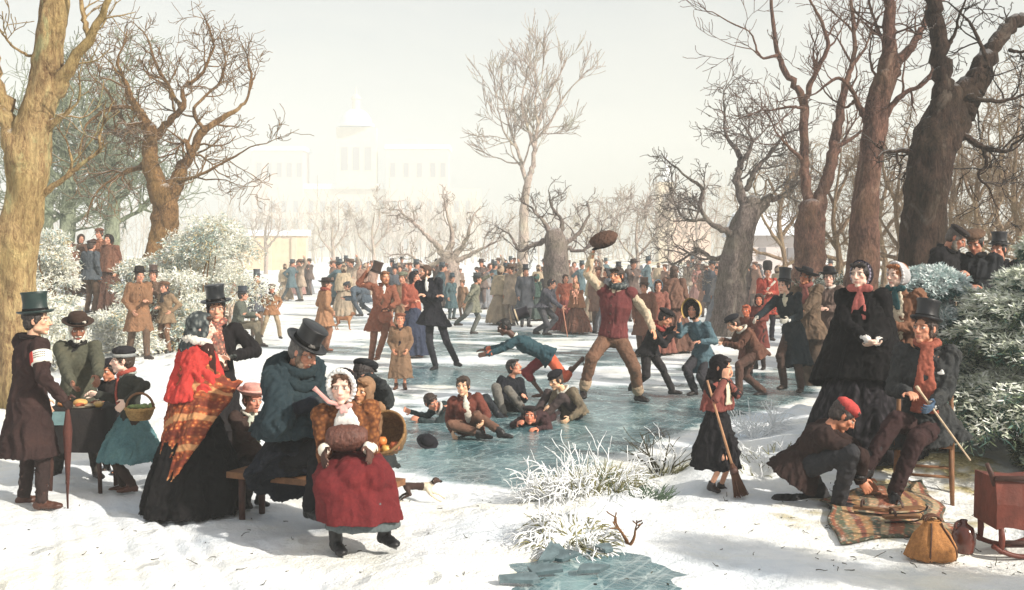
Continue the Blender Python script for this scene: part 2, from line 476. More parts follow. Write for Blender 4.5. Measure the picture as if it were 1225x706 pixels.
# little pool at the front, its thin ice broken into slabs
cx, cyy = g0(712, 704, .05)
th = np.linspace(0, 2 * math.pi, 48, endpoint=False)
rings = [np.column_stack([cx + .60 * s * np.cos(th), cyy + 1.0 * s * np.sin(th), np.full(48, .075)]) for s in (.02, .3, .6, .85, 1)]
mb = MB(); mb.loft(rings, cap=False); me = mb.mesh('pool_ice'); setfloat(me, np.full(len(me.vertices), 1.0), 'bare')
struct('pool_ice', me, bpy.data.materials['ice'])

# ================================================================== haze
hz = MB(); hz.box((0, 305, 32.0), (1040, 690, 74))
m = bpy.data.materials.new('haze'); m.use_nodes = True; nt = m.node_tree; nt.nodes.remove(nt.nodes['Principled BSDF'])
pv = nt.nodes.new('ShaderNodeVolumePrincipled'); pv.inputs['Color'].default_value = (.84, .865, .845, 1); pv.inputs['Density'].default_value = .0027; pv.inputs['Anisotropy'].default_value = .0
nt.links.new(pv.outputs[0], nt.nodes['Material Output'].inputs['Volume'])
o = link('haze', hz.mesh(), m); o['kind'] = 'stuff'

# ================================================================== trees
def bark(name, rgb, rgb2, snow=.5, scale=3.0):
    m, nt, b = nodes(name)
    n1 = noise(nt, scale * 1.6, 8, .75, (1, 1, .45), .8); n2 = noise(nt, scale * 9, 6, .78, (1, 1, .3), .6); n4 = noise(nt, scale * .5, 3, .5)
    c1, c2 = np.array(lin(rgb)), np.array(lin(rgb2))
    col = ramp(nt, n1, [(.36, tuple(c2 * .45)), (.5, tuple((c1 + c2) / 2)), (.62, tuple(np.clip(c1 * 1.25, 0, .8)))])
    col = mix(nt, .5, col, ramp(nt, n2, [(.40, tuple(c2 * .4)), (.60, tuple(np.clip(c1 * 1.2, 0, .8)))]))
    col = mix(nt, ramp(nt, n4, [(.45, 0), (.75, .5)]), col, tuple(c1 * np.array([.75, .9, .65])))
    n5 = noise(nt, scale * .8, 5, .7, (1, 1, .4), 1.0); lich = np.clip(c1 * 1.25 + .10, 0, .7)
    col = mix(nt, ramp(nt, n5, [(.56, 0), (.66, .65)]), col, tuple(lich * np.array([.95, 1, .9]))); col = mix(nt, ramp(nt, n5, [(.30, .7), (.42, 0)]), col, tuple(c2 * .35))
    ge = N(nt, 'ShaderNodeNewGeometry'); sx = N(nt, 'ShaderNodeSeparateXYZ'); nt.links.new(ge.outputs['Normal'], sx.inputs[0])
    f = math_(nt, 'ADD', sx.outputs['Z'], math_(nt, 'MULTIPLY', math_(nt, 'SUBTRACT', n2, .5), .9))
    f = math_(nt, 'MULTIPLY', ramp(nt, f, [(.62, 0), (.82, 1)]), snow)
    nt.links.new(mix(nt, f, col, lin((236, 238, 240))), b.inputs['Base Color'])
    b.inputs['Roughness'].default_value = .9; b.inputs['Specular IOR Level'].default_value = .2
    bump(nt, b, math_(nt, 'ADD', n1, math_(nt, 'MULTIPLY', n2, .7)), 1.0, .12)
    return m
def catmull(P, n):
    P = np.asarray(P, float)
    if len(P) == 2: return np.array([P[0] + (P[1] - P[0]) * t for t in np.linspace(0, 1, n + 1)])
    Q = np.concatenate([[2 * P[0] - P[1]], P, [2 * P[-1] - P[-2]]])
    out = []
    for i in range(1, len(Q) - 2):
        for t in np.arange(n) / n:
            a, b, c, d = Q[i - 1], Q[i], Q[i + 1], Q[i + 2]
            out.append(.5 * (2 * b + (c - a) * t + (2 * a - 5 * b + 4 * c - d) * t * t + (3 * b - a - 3 * c + d) * t ** 3))
    out.append(P[-1]); return np.array(out)
def sweep(polys, radii, n=4):
    "many thin tubes at once; all polylines have equal point counts"
    P = np.asarray(polys, float); r = np.asarray(radii, float)
    m, k, _ = P.shape
    T = np.gradient(P, axis=1); T /= np.linalg.norm(T, axis=2, keepdims=True) + 1e-9
    ref = np.where(np.abs(T[:, :1, 2:3]) < .8, np.array([0, 0, 1.0]), np.array([1.0, 0, 0]))
    U = np.cross(T, np.broadcast_to(ref, T.shape)); U /= np.linalg.norm(U, axis=2, keepdims=True) + 1e-9
    W = np.cross(T, U)
    a = np.arange(n) * 2 * math.pi / n
    V = P[:, :, None, :] + r[:, :, None, None] * (np.cos(a)[None, None, :, None] * U[:, :, None, :] + np.sin(a)[None, None, :, None] * W[:, :, None, :])
    V = V.reshape(-1, 3)
    base = (np.arange(m) * k * n)[:, None, None] + (np.arange(k - 1) * n)[None, :, None] + np.arange(n)[None, None, :]
    nxt = (np.arange(m) * k * n)[:, None, None] + (np.arange(k - 1) * n)[None, :, None] + ((np.arange(n) + 1) % n)[None, None, :]
    Fq = np.stack([base, nxt, nxt + n, base + n], -1).reshape(-1, 4)
    return V, Fq
def merge(parts):
    V, Fs, b = [], [], 0
    for v, f in parts:
        V.append(v); Fs.append(f + b); b += len(v)
    return np.concatenate(V), np.concatenate(Fs)
K = 6
def grow(rng, out, p, d, L, r, lev, wob, up, nch, spread=.8, rmin=.005):
    pts, rad = [p.copy()], [r]
    d = d / np.linalg.norm(d)
    for i in range(1, K):
        d = d + rng.normal(size=3) * wob + np.array([0, 0, up])
        d /= np.linalg.norm(d)
        p = p + d * L / (K - 1); pts.append(p.copy()); rad.append(max(r * (1 - .62 * i / (K - 1)), rmin))
    out.append((np.array(pts), np.array(rad)))
    if lev <= 0: return
    n = max(1, int(round(nch * rng.uniform(.7, 1.3))))
    for j in range(n):
        t = rng.uniform(.2, 1); i = min(int(t * (K - 1)), K - 2)
        q = pts[i] + (pts[i + 1] - pts[i]) * (t * (K - 1) - i)
        dd = pts[i + 1] - pts[i]; dd /= np.linalg.norm(dd)
        s = rng.normal(size=3); s -= dd * (s @ dd); s /= np.linalg.norm(s)
        ang = rng.uniform(.4, 1.15) * spread
        grow(rng, out, q, dd * math.cos(ang) + s * math.sin(ang), L * rng.uniform(.45, .75), max(rad[i] * .6, rmin), lev - 1, wob, up, nch, spread, rmin)
def unit3(v): return v / (np.linalg.norm(v) + 1e-9)
def tree(name, d, traces, mat, label, tw=dict(), group=None, depth=None, foot=None, seed=1, rough=.05):
    """traces: list of polylines of (photo px, photo py, width px[, metres nearer]) ; the first is the trunk.
    twigs grow in 3D from every limb."""
    rng = np.random.default_rng(seed)
    tr = []
    for k, T in enumerate(traces):
        drift = 0 if k == 0 else rng.uniform(-1, 1) * .35
        pts, rad = [], []
        for i, t in enumerate(T):
            ln = 0 if i == 0 else np.hypot(t[0] - T[0][0], t[1] - T[0][1]) * d / F
            dd = d - (t[3] if len(t) > 3 else 0) + drift * ln
            pts.append(at(t[0], t[1], dd)); rad.append(t[2] * dd / F / 2)
        tr.append((np.array(pts), np.array(rad)))
    P0 = tr[0][0][0]; base = np.array([P0[0], P0[1], zg(P0[0], P0[1]) - .05])
    o = empty(name, base, label, 'tree', group)
    mb = MB(); rvs = []
    w = Waves(seed + 50, 10, 1.1, stretch=(1, 1, .45)); w2 = Waves(seed + 51, 10, 3.2, stretch=(1, 1, .5))
    limbs = []
    for k, (P, r) in enumerate(tr):
        if k == 0:
            P = np.concatenate([[base], P]); r = np.concatenate([[r[0] * 1.15], r]) if abs(P[1][2] - base[2]) > .05 else np.concatenate([[r[0]], r])
            if P[1][2] <= base[2]: P = P[1:]; r = r[1:]
        nseg = (16 if d < 30 else 7) if k == 0 else 6
        C = catmull(np.column_stack([P, r]), nseg); Pc, rc = C[:, :3], np.maximum(C[:, 3], .006)
        if k: Pc[1:] += rng.normal(size=Pc[1:].shape) * np.minimum(rc[1:, None] * .22, .025)
        e = unit3(Pc[-1] - Pc[-2]); q0 = unit3(Pc[0] - Pc[1])
        Pt = np.concatenate([Pc, [Pc[-1] + e * rc[-1] * .6, Pc[-1] + e * rc[-1] * .9]]); rt = np.concatenate([rc, [rc[-1] * .75, rc[-1] * .25]])
        if k: Pt = np.concatenate([[Pc[0] + q0 * rc[0] * .9, Pc[0] + q0 * rc[0] * .6], Pt]); rt = np.concatenate([[rc[0] * .25, rc[0] * .75], rt])
        n_ = (30 if d < 30 else 16) if k == 0 else 10
        mb.tube(list(Pt), list(rt), n_); rvs.append(np.repeat(rt, n_))
        limbs.append((Pc, rc))
    me = mb.mesh('trunk', base)
    V = coords(me); Nn = normals(me); rv = np.concatenate(rvs)
    w3 = Waves(seed + 52, 14, 9, stretch=(1, 1, .22)); w4 = Waves(seed + 53, 12, 3.2, stretch=(1, 1, .8))
    setco(me, V + Nn * (rv * (rough * 2.2 * (w(V) + .7 * w2(V)) + .09 * np.maximum(0, w4(V) - .9)) + np.minimum(rv * .07, .014) * (.5 - np.abs(w3(V))))[:, None]); smooth(me)
    link('trunk', me, mat, o)
    out = []
    t = dict(n=5, L=1.2, lev=2, wob=.22, up=.05, nch=4, spread=.9, rmin=.006, start=.25); t.update(tw)
    for k, (Pc, rc) in enumerate(limbs):
        if k == 0 and not t.get('trunk'): continue
        n = int(t['n'] * rng.uniform(.8, 1.2))
        for j in range(n):
            i = rng.integers(int(len(Pc) * t['start']), len(Pc) - 1)
            dd = Pc[i + 1] - Pc[i]; dd /= np.linalg.norm(dd) + 1e-9
            s = rng.normal(size=3); s -= dd * (s @ dd); s /= np.linalg.norm(s)
            ang = rng.uniform(.5, 1.2)
            grow(rng, out, Pc[i], dd * math.cos(ang) + s * math.sin(ang), t['L'] * rng.uniform(.6, 1.2), min(rc[i] * .55, t['L'] * .03), t['lev'], t['wob'], t['up'], t['nch'], t['spread'], t['rmin'])
        dd = Pc[-1] - Pc[-2]
        grow(rng, out, Pc[-1], dd, t['L'], rc[-1], t['lev'], t['wob'], t['up'], t['nch'] + 1, t['spread'], t['rmin'])
    if out:
        V, Fq = sweep([a for a, _ in out], [b for _, b in out], 4)
        me = tri_mesh('crown', V - base, Fq); smooth(me)
        link('crown', me, mat, o)
    return o

B_OCHRE = bark('bark_ochre', (226, 186, 134), (134, 96, 66), .8, 2.4)
B_BROWN = bark('bark_brown', (168, 128, 84), (96, 72, 50), .5, 3)
B_GREY = bark('bark_grey', (164, 148, 140), (110, 99, 97), .35, 3)
B_DARK = bark('bark_dark', (92, 72, 62), (34, 28, 28), .25, 3)
B_RED = bark('bark_red', (146, 108, 92), (76, 58, 58), .2, 3.4)
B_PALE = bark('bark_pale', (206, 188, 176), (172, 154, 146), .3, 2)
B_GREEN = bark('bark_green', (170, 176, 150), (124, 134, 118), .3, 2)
B_TWIG = bark('twig_brown', (184, 156, 130), (146, 122, 104), .1, 3)

tree('plane_tree', 14, [[(20, 500, 60), (20, 400, 48), (22, 330, 46), (26, 260, 46), (34, 190, 47), (41, 150, 44), (52, 100, 37), (60, 50, 34), (65, 0, 32), (70, -70, 26)],
    [(62, 110, 22), (86, 76, 14), (110, 42, 11), (128, 5, 8), (140, -40, 6)], [(108, 46, 8), (100, 20, 6), (96, -10, 4)], [(24, 190, 30, .2), (8, 140, 23), (-6, 95, 17), (-16, 40, 13)],
    [(44, 160, 16), (66, 146, 9), (84, 131, 4)], [(44, 238, 9), (74, 216, 6), (100, 195, 5), (118, 180, 4), (119, 162, 3)], [(78, 213, 4), (86, 196, 3), (82, 176, 2)], [(46, 70, 6), (32, 66, 4), (14, 54, 3), (-2, 34, 2)]],
    B_OCHRE, 'thick bare tree with sunlit ochre bark and a forked trunk at the left edge', dict(n=3, L=.55, lev=1, nch=3, wob=.2), seed=11)
tree('oak_tree', 27, [[(190, 320, 42), (193, 285, 34), (198, 255, 30), (196, 232, 30)],
    [(192, 238, 24), (180, 195, 18), (180, 166, 15), (176, 148, 12), (161, 126, 8), (150, 98, 5), (140, 76, 3)], [(203, 236, 22), (224, 192, 13), (245, 156, 9), (275, 136, 6), (295, 120, 4), (301, 88, 3)],
    [(181, 170, 12), (205, 142, 9), (220, 126, 7), (218, 106, 5), (240, 90, 4), (252, 66, 3)], [(200, 218, 7), (235, 211, 4), (265, 196, 3), (290, 182, 2)], [(182, 192, 9), (152, 205, 5), (124, 221, 3)],
    [(162, 128, 6), (132, 130, 5), (106, 146, 3), (100, 160, 2)], [(216, 128, 6), (201, 102, 5), (186, 76, 4), (178, 48, 2)], [(228, 186, 8), (222, 168, 5), (214, 174, 3)], [(180, 165, 8), (168, 150, 6), (150, 148, 4), (128, 108, 3), (112, 94, 2)], [(244, 156, 6), (232, 130, 4), (262, 100, 3), (270, 76, 2)]],
    B_BROWN, 'wide spreading bare oak with golden brown twisting limbs above the snowy bushes on the left', dict(n=8, L=1.1, lev=2, nch=4, wob=.34, up=.06, rmin=.007), seed=12)
tree('elm_tree', 56, [[(626, 350, 15), (626, 275, 12), (628, 240, 10), (632, 214, 8)],
    [(630, 222, 6), (622, 190, 4), (612, 160, 3), (604, 132, 2)], [(633, 215, 7), (638, 194, 5), (641, 164, 4), (648, 134, 3), (660, 108, 2)], [(640, 180, 4), (630, 150, 3), (624, 122, 2), (630, 92, 2)],
    [(640, 168, 3), (656, 150, 2.5), (672, 120, 2)], [(618, 178, 3), (604, 160, 2), (596, 132, 1.5)], [(644, 150, 3), (640, 120, 2), (648, 92, 1.5)]],
    B_PALE, 'tall slender bare tree standing pale in the mist at the middle of the far shore', dict(n=7, L=2.0, lev=2, nch=4, wob=.15, up=.10, spread=.6, rmin=.014), seed=13)
tree('pollard_oak', 34, [[(668, 385, 40), (668, 340, 32), (665, 305, 28), (662, 282, 22)],
    [(660, 290, 9), (640, 292, 6), (622, 300, 4), (612, 284, 3)], [(660, 284, 9), (650, 264, 5), (640, 254, 3)], [(668, 286, 8), (672, 266, 5), (660, 248, 3)], [(672, 292, 8), (690, 282, 5), (702, 262, 3)], [(674, 296, 7), (695, 300, 4), (712, 290, 3)]],
    B_GREY, 'stumpy pollarded old oak with a fat grey trunk behind the skaters at the centre', dict(n=5, L=.8, lev=2, nch=3, wob=.35, up=.05, rmin=.008), seed=14)
tree('pollard_oak', 42, [[(541, 368, 30), (539, 330, 22), (535, 306, 16)], [(534, 308, 10), (516, 287, 6), (500, 271, 4), (489, 262, 3)], [(535, 306, 9), (541, 282, 5), (535, 260, 3)], [(539, 310, 9), (556, 291, 5), (563, 268, 3)], [(542, 314, 7), (570, 301, 4), (592, 290, 2)], [(530, 312, 7), (508, 318, 4), (492, 306, 3)]],
    B_PALE, 'low gnarled pale oak spreading its crooked boughs behind the man with crossed arms', dict(n=6, L=.9, lev=2, nch=3, wob=.35, up=.04, rmin=.010), seed=15)
tree('oak_tree', 27, [[(870, 395, 44), (875, 335, 36), (884, 292, 32), (895, 256, 28), (900, 244, 24)], [(894, 250, 16), (882, 216, 10), (886, 190, 7), (870, 164, 4), (866, 146, 3)], [(902, 250, 18), (925, 236, 9), (945, 232, 5), (950, 218, 3)],
    [(884, 280, 12), (856, 271, 7), (838, 250, 5), (840, 226, 4), (824, 214, 3)], [(893, 226, 8), (906, 200, 6), (921, 184, 4), (936, 164, 3)], [(846, 262, 5), (820, 262, 3), (806, 240, 2)], [(886, 196, 5), (900, 172, 4), (890, 150, 2)], [(880, 300, 10), (856, 310, 6), (836, 300, 4), (814, 312, 3)]],
    B_GREY, 'gnarled grey oak leaning to the right behind the line of boys, its limbs twisting', dict(n=8, L=.95, lev=2, nch=4, wob=.38, up=.05, rmin=.007), seed=16)
tree('elm_tree', 24, [[(964, 400, 46), (967, 330, 38), (970, 280, 36), (972, 252, 32)], [(966, 256, 18), (965, 224, 13), (962, 170, 11), (962, 121, 10), (944, 93, 8), (930, 60, 6), (922, 0, 4), (920, -30, 3)], [(963, 122, 8), (973, 93, 7), (990, 56, 5), (981, 23, 4), (966, -5, 3)],
    [(976, 262, 22), (984, 232, 17), (996, 187, 14), (1004, 140, 11), (1014, 93, 8), (1023, 60, 6), (1018, 0, 4), (1016, -30, 3)], [(999, 176, 6), (1015, 168, 5), (1034, 155, 3)], [(930, 66, 4), (910, 68, 3), (898, 40, 2), (880, 30, 2)], [(962, 130, 4), (945, 128, 3), (922, 132, 2)], [(958, 190, 5), (940, 172, 3), (928, 158, 2)], [(1018, 80, 5), (1036, 56, 3), (1044, 30, 2)]],
    B_RED, 'slim forked elm with two bare stems left of the reddish trunk', dict(n=4, L=1.0, lev=2, nch=3, wob=.2, up=.08, rmin=.006), seed=17)
tree('elm_tree', 19, [[(1028, 420, 44), (1032, 304, 35), (1039, 210, 29), (1049, 140, 28), (1058, 94, 27)], [(1058, 102, 22), (1064, 47, 15), (1063, 0, 11), (1058, -50, 8)], [(1060, 96, 18), (1073, 75, 14), (1088, 56, 10), (1102, 36, 7), (1112, 4, 5), (1116, -30, 3)], [(1046, 156, 10), (1036, 144, 8), (1023, 117, 6), (1004, 93, 4), (976, 112, 2)],
    [(1052, 145, 12), (1079, 115, 7), (1107, 98, 4), (1118, 78, 3)], [(1023, 120, 4), (1012, 128, 3), (994, 118, 2)], [(1066, 60, 6), (1052, 40, 4), (1040, 4, 3)], [(1062, 110, 4), (1044, 84, 3), (1040, 60, 2)]],
    B_RED, 'straight tall elm with a reddish brown trunk behind the two ladies', dict(n=5, L=.8, lev=2, nch=3, wob=.22, up=.07, rmin=.005), seed=18)
tree('oak_tree', 15, [[(1098, 420, 58), (1104, 304, 52), (1108, 210, 50), (1120, 170, 50), (1132, 136, 42), (1140, 112, 26)], [(1122, 170, 40), (1127, 130, 28), (1130, 93, 23), (1123, 47, 20), (1117, 0, 18), (1112, -60, 15)], [(1130, 168, 46), (1152, 126, 38), (1168, 98, 30), (1182, 66, 24), (1205, 37, 18), (1228, 18, 16), (1262, -12, 13)],
    [(1108, 200, 16), (1100, 190, 12), (1086, 180, 7)], [(1142, 160, 14), (1156, 164, 10), (1177, 176, 7), (1204, 181, 5), (1212, 172, 3)], [(1176, 178, 5), (1180, 196, 4), (1170, 210, 3), (1184, 226, 2)], [(1160, 116, 10), (1174, 119, 7), (1200, 121, 5), (1228, 112, 3)], [(1180, 70, 6), (1172, 50, 4), (1160, 26, 3)], [(1208, 60, 5), (1222, 62, 4), (1240, 58, 3)], [(1132, 60, 6), (1142, 40, 4), (1148, 16, 3)]],
    B_DARK, 'massive dark forked oak rising behind the snowy yew on the right', dict(n=4, L=.55, lev=2, nch=3, wob=.3, up=.03, rmin=.005), seed=19, rough=.06)
# brown thicket behind the right-hand trees
TH = ['thin brown twiggy tree behind the slim forked elm', 'thin brown twiggy tree between the reddish trunk and the dark oak', 'thin brown twiggy tree right of the dark oak, behind the men', 'thin brown twiggy tree nearest the right edge', 'thin brown twiggy tree just right of the dark oak trunk', 'thin brown twiggy tree behind the shadowy man in the top hat', 'low thin brown tree behind the reddish trunk', 'thin brown twiggy tree cut by the right edge', 'thin brown twiggy tree between the grey oak and the forked elm']
for k, (px, d, top) in enumerate([(1000, 27, 190), (1075, 25, 170), (1170, 24, 150), (1215, 22, 120), (1140, 30, 190), (1195, 28, 170), (1055, 32, 215), (1245, 25, 140), (935, 36, 215)]):
    x = px; fy = HY + F * (EYE - .6) / d
    tree('thicket_tree', d, [[(x, fy, 9), (x + 4, (fy + top) / 2 + 30, 7), (x - 3, (fy + top) / 2 - 20, 5), (x + 6, top, 2)],
        [(x + 3, 300, 5), (x - 22, 262, 3), (x - 34, 220, 2)], [(x + 2, 280, 5), (x + 28, 240, 3), (x + 36, 200, 2)], [(x, 320, 5), (x + 36, 300, 3), (x + 52, 262, 2)], [(x, 310, 5), (x - 38, 296, 3), (x - 50, 268, 2)], [(x, 240, 4), (x + 14, 205, 3), (x + 12, top + 10, 2)], [(x, 250, 4), (x - 16, 215, 3), (x - 20, top + 16, 2)]],
        B_TWIG, TH[k], dict(n=5, L=.9, lev=2, nch=5, wob=.28, up=.04, trunk=1, rmin=.0045), group='thin brown trees of the right-hand wood', seed=40 + k)
# pale green trees in the mist on the left
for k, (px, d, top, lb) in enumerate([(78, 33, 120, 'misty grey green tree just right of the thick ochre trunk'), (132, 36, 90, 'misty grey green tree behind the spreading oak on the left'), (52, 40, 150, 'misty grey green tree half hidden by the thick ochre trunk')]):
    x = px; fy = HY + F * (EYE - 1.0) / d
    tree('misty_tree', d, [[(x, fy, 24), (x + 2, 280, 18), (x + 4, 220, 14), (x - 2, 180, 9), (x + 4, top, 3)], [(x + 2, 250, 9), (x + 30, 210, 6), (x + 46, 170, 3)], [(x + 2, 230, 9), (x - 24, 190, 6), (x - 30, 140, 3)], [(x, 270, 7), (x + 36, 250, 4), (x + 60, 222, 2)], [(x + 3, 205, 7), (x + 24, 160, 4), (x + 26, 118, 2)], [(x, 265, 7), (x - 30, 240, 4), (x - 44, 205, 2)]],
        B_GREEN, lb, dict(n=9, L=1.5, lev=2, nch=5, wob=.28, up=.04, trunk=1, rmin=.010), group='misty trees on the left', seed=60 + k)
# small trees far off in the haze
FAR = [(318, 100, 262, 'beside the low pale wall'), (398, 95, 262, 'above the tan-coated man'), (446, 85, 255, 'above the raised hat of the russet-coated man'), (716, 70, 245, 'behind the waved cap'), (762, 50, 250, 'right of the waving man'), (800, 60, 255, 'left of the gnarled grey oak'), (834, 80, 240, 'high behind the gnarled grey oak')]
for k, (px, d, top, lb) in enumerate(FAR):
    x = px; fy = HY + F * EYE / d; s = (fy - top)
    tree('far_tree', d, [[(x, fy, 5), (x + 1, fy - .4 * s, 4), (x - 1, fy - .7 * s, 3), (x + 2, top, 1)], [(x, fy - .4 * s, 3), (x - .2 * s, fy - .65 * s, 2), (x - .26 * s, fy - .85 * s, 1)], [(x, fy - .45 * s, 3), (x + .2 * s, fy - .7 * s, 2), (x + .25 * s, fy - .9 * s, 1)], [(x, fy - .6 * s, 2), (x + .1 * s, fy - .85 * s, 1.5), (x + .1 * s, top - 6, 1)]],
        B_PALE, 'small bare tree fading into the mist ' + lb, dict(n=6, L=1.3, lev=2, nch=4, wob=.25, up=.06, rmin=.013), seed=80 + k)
# ================================================================== buildings in the mist
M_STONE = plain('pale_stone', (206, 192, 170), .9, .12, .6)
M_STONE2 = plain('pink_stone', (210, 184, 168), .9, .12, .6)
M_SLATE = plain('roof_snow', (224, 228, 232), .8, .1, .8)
M_DARKWIN = plain('window_dark', (138, 134, 136), .4, .1, 2)  # panes lightened: mist is put into the colour so buildings look fainter
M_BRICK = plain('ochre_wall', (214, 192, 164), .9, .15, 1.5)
D = 480
def wbox(parent, name, x0, x1, ytop, ybot, d, depth, mat, proud=0):
    a, b = at(x0, ytop, d), at(x1, ybot, d)
    mb = MB(); mb.box(((a[0] + b[0]) / 2, d + depth / 2 - proud, (a[2] + b[2]) / 2), (abs(b[0] - a[0]), depth, abs(a[2] - b[2])))
    return link(name, mb.mesh(name, parent.location), mat, parent)
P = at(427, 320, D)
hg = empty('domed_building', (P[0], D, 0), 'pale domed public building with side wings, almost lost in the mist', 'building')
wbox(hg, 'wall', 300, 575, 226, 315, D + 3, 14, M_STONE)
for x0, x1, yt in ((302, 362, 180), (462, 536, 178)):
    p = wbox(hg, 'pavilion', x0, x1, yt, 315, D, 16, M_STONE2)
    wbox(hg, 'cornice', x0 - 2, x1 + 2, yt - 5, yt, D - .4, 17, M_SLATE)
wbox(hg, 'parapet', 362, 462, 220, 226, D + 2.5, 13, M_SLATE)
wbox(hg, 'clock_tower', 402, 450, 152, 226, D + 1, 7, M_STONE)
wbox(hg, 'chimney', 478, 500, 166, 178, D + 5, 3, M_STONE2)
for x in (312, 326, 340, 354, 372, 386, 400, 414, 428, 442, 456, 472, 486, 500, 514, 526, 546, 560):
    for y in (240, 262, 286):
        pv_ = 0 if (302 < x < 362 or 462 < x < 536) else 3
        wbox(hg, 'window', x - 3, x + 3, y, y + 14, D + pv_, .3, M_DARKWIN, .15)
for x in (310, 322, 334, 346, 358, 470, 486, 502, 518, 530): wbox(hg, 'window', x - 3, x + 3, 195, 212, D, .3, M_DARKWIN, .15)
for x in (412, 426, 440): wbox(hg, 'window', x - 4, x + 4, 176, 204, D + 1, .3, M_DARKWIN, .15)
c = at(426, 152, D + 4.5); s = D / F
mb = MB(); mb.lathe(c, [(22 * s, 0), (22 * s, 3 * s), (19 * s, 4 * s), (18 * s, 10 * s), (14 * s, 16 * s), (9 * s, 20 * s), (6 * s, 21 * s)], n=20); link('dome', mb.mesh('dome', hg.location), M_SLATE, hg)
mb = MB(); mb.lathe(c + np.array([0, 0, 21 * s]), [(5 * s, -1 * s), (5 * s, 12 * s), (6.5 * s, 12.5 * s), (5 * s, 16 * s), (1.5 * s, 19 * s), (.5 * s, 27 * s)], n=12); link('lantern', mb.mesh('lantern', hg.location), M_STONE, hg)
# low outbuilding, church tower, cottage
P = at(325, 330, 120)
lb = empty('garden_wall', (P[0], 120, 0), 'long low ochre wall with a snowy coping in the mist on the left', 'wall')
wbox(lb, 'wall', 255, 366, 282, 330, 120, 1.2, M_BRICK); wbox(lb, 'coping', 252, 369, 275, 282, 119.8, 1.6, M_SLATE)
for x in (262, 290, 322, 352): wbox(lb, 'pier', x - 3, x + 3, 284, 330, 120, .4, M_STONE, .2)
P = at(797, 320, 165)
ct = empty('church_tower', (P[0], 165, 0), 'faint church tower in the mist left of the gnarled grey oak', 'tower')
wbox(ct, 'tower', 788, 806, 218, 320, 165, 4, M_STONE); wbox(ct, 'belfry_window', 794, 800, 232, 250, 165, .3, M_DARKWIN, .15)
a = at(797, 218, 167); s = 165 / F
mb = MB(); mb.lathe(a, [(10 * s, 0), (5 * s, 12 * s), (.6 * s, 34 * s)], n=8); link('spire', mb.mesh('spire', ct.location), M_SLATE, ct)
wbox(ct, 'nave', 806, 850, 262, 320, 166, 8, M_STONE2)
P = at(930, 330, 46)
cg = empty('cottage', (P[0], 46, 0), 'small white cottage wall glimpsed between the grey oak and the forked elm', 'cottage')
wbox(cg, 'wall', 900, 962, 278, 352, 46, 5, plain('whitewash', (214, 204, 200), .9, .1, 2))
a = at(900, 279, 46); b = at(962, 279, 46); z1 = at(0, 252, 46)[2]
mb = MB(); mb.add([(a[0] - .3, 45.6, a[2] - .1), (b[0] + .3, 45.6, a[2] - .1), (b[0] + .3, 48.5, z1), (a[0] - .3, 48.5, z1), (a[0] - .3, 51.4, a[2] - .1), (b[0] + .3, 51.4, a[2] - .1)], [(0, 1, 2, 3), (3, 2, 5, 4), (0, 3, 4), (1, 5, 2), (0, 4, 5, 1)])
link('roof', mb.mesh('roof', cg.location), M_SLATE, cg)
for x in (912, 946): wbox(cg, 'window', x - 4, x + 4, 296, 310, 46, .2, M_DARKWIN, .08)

# far wood: one mass of fine twigs along the far shore
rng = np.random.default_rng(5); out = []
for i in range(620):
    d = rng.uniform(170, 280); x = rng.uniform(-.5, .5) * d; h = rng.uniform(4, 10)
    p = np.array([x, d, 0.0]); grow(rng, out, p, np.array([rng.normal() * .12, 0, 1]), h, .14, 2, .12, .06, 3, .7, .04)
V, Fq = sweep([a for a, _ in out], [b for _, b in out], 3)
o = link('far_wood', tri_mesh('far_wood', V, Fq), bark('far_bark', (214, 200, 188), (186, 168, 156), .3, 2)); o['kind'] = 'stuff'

# ================================================================== snowy bushes and boughs
def leaf_mat(name, stops, rough=.8):
    m, nt, b = nodes(name)
    a = N(nt, 'ShaderNodeAttribute'); a.attribute_name = 'col'
    n = noise(nt, 9, 3)
    nt.links.new(mix(nt, 1, a.outputs['Color'], ramp(nt, n, [(.3, .8), (.7, 1.0)]), 'MULTIPLY'), b.inputs['Base Color'])
    b.inputs['Roughness'].default_value = rough; b.inputs['Specular IOR Level'].default_value = .2
    return m
M_LEAF = leaf_mat('frosted_leaf', None)
def leaves(rng, C, D_, L, Wd, col, jitter=.35):
    "quads at centres C along directions D_, length L, width Wd; per-leaf colours"
    n = len(C)
    D_ = D_ + rng.normal(size=(n, 3)) * jitter; D_ /= np.linalg.norm(D_, axis=1)[:, None]
    S = np.cross(D_, rng.normal(size=(n, 3))); S /= np.linalg.norm(S, axis=1)[:, None] + 1e-9
    L = np.asarray(L).reshape(-1, 1) * np.ones((n, 1)); Wd = np.asarray(Wd).reshape(-1, 1) * np.ones((n, 1))
    V = np.stack([C - S * Wd * .3, C + S * Wd * .3, C + D_ * L * .55 + S * Wd * .5, C + D_ * L, C + D_ * L * .55 - S * Wd * .5], 1)
    Vc = np.repeat(col[:, None, :], 5, 1)
    return V.reshape(-1, 3), np.arange(n * 5).reshape(n, 5), Vc.reshape(-1, 3)
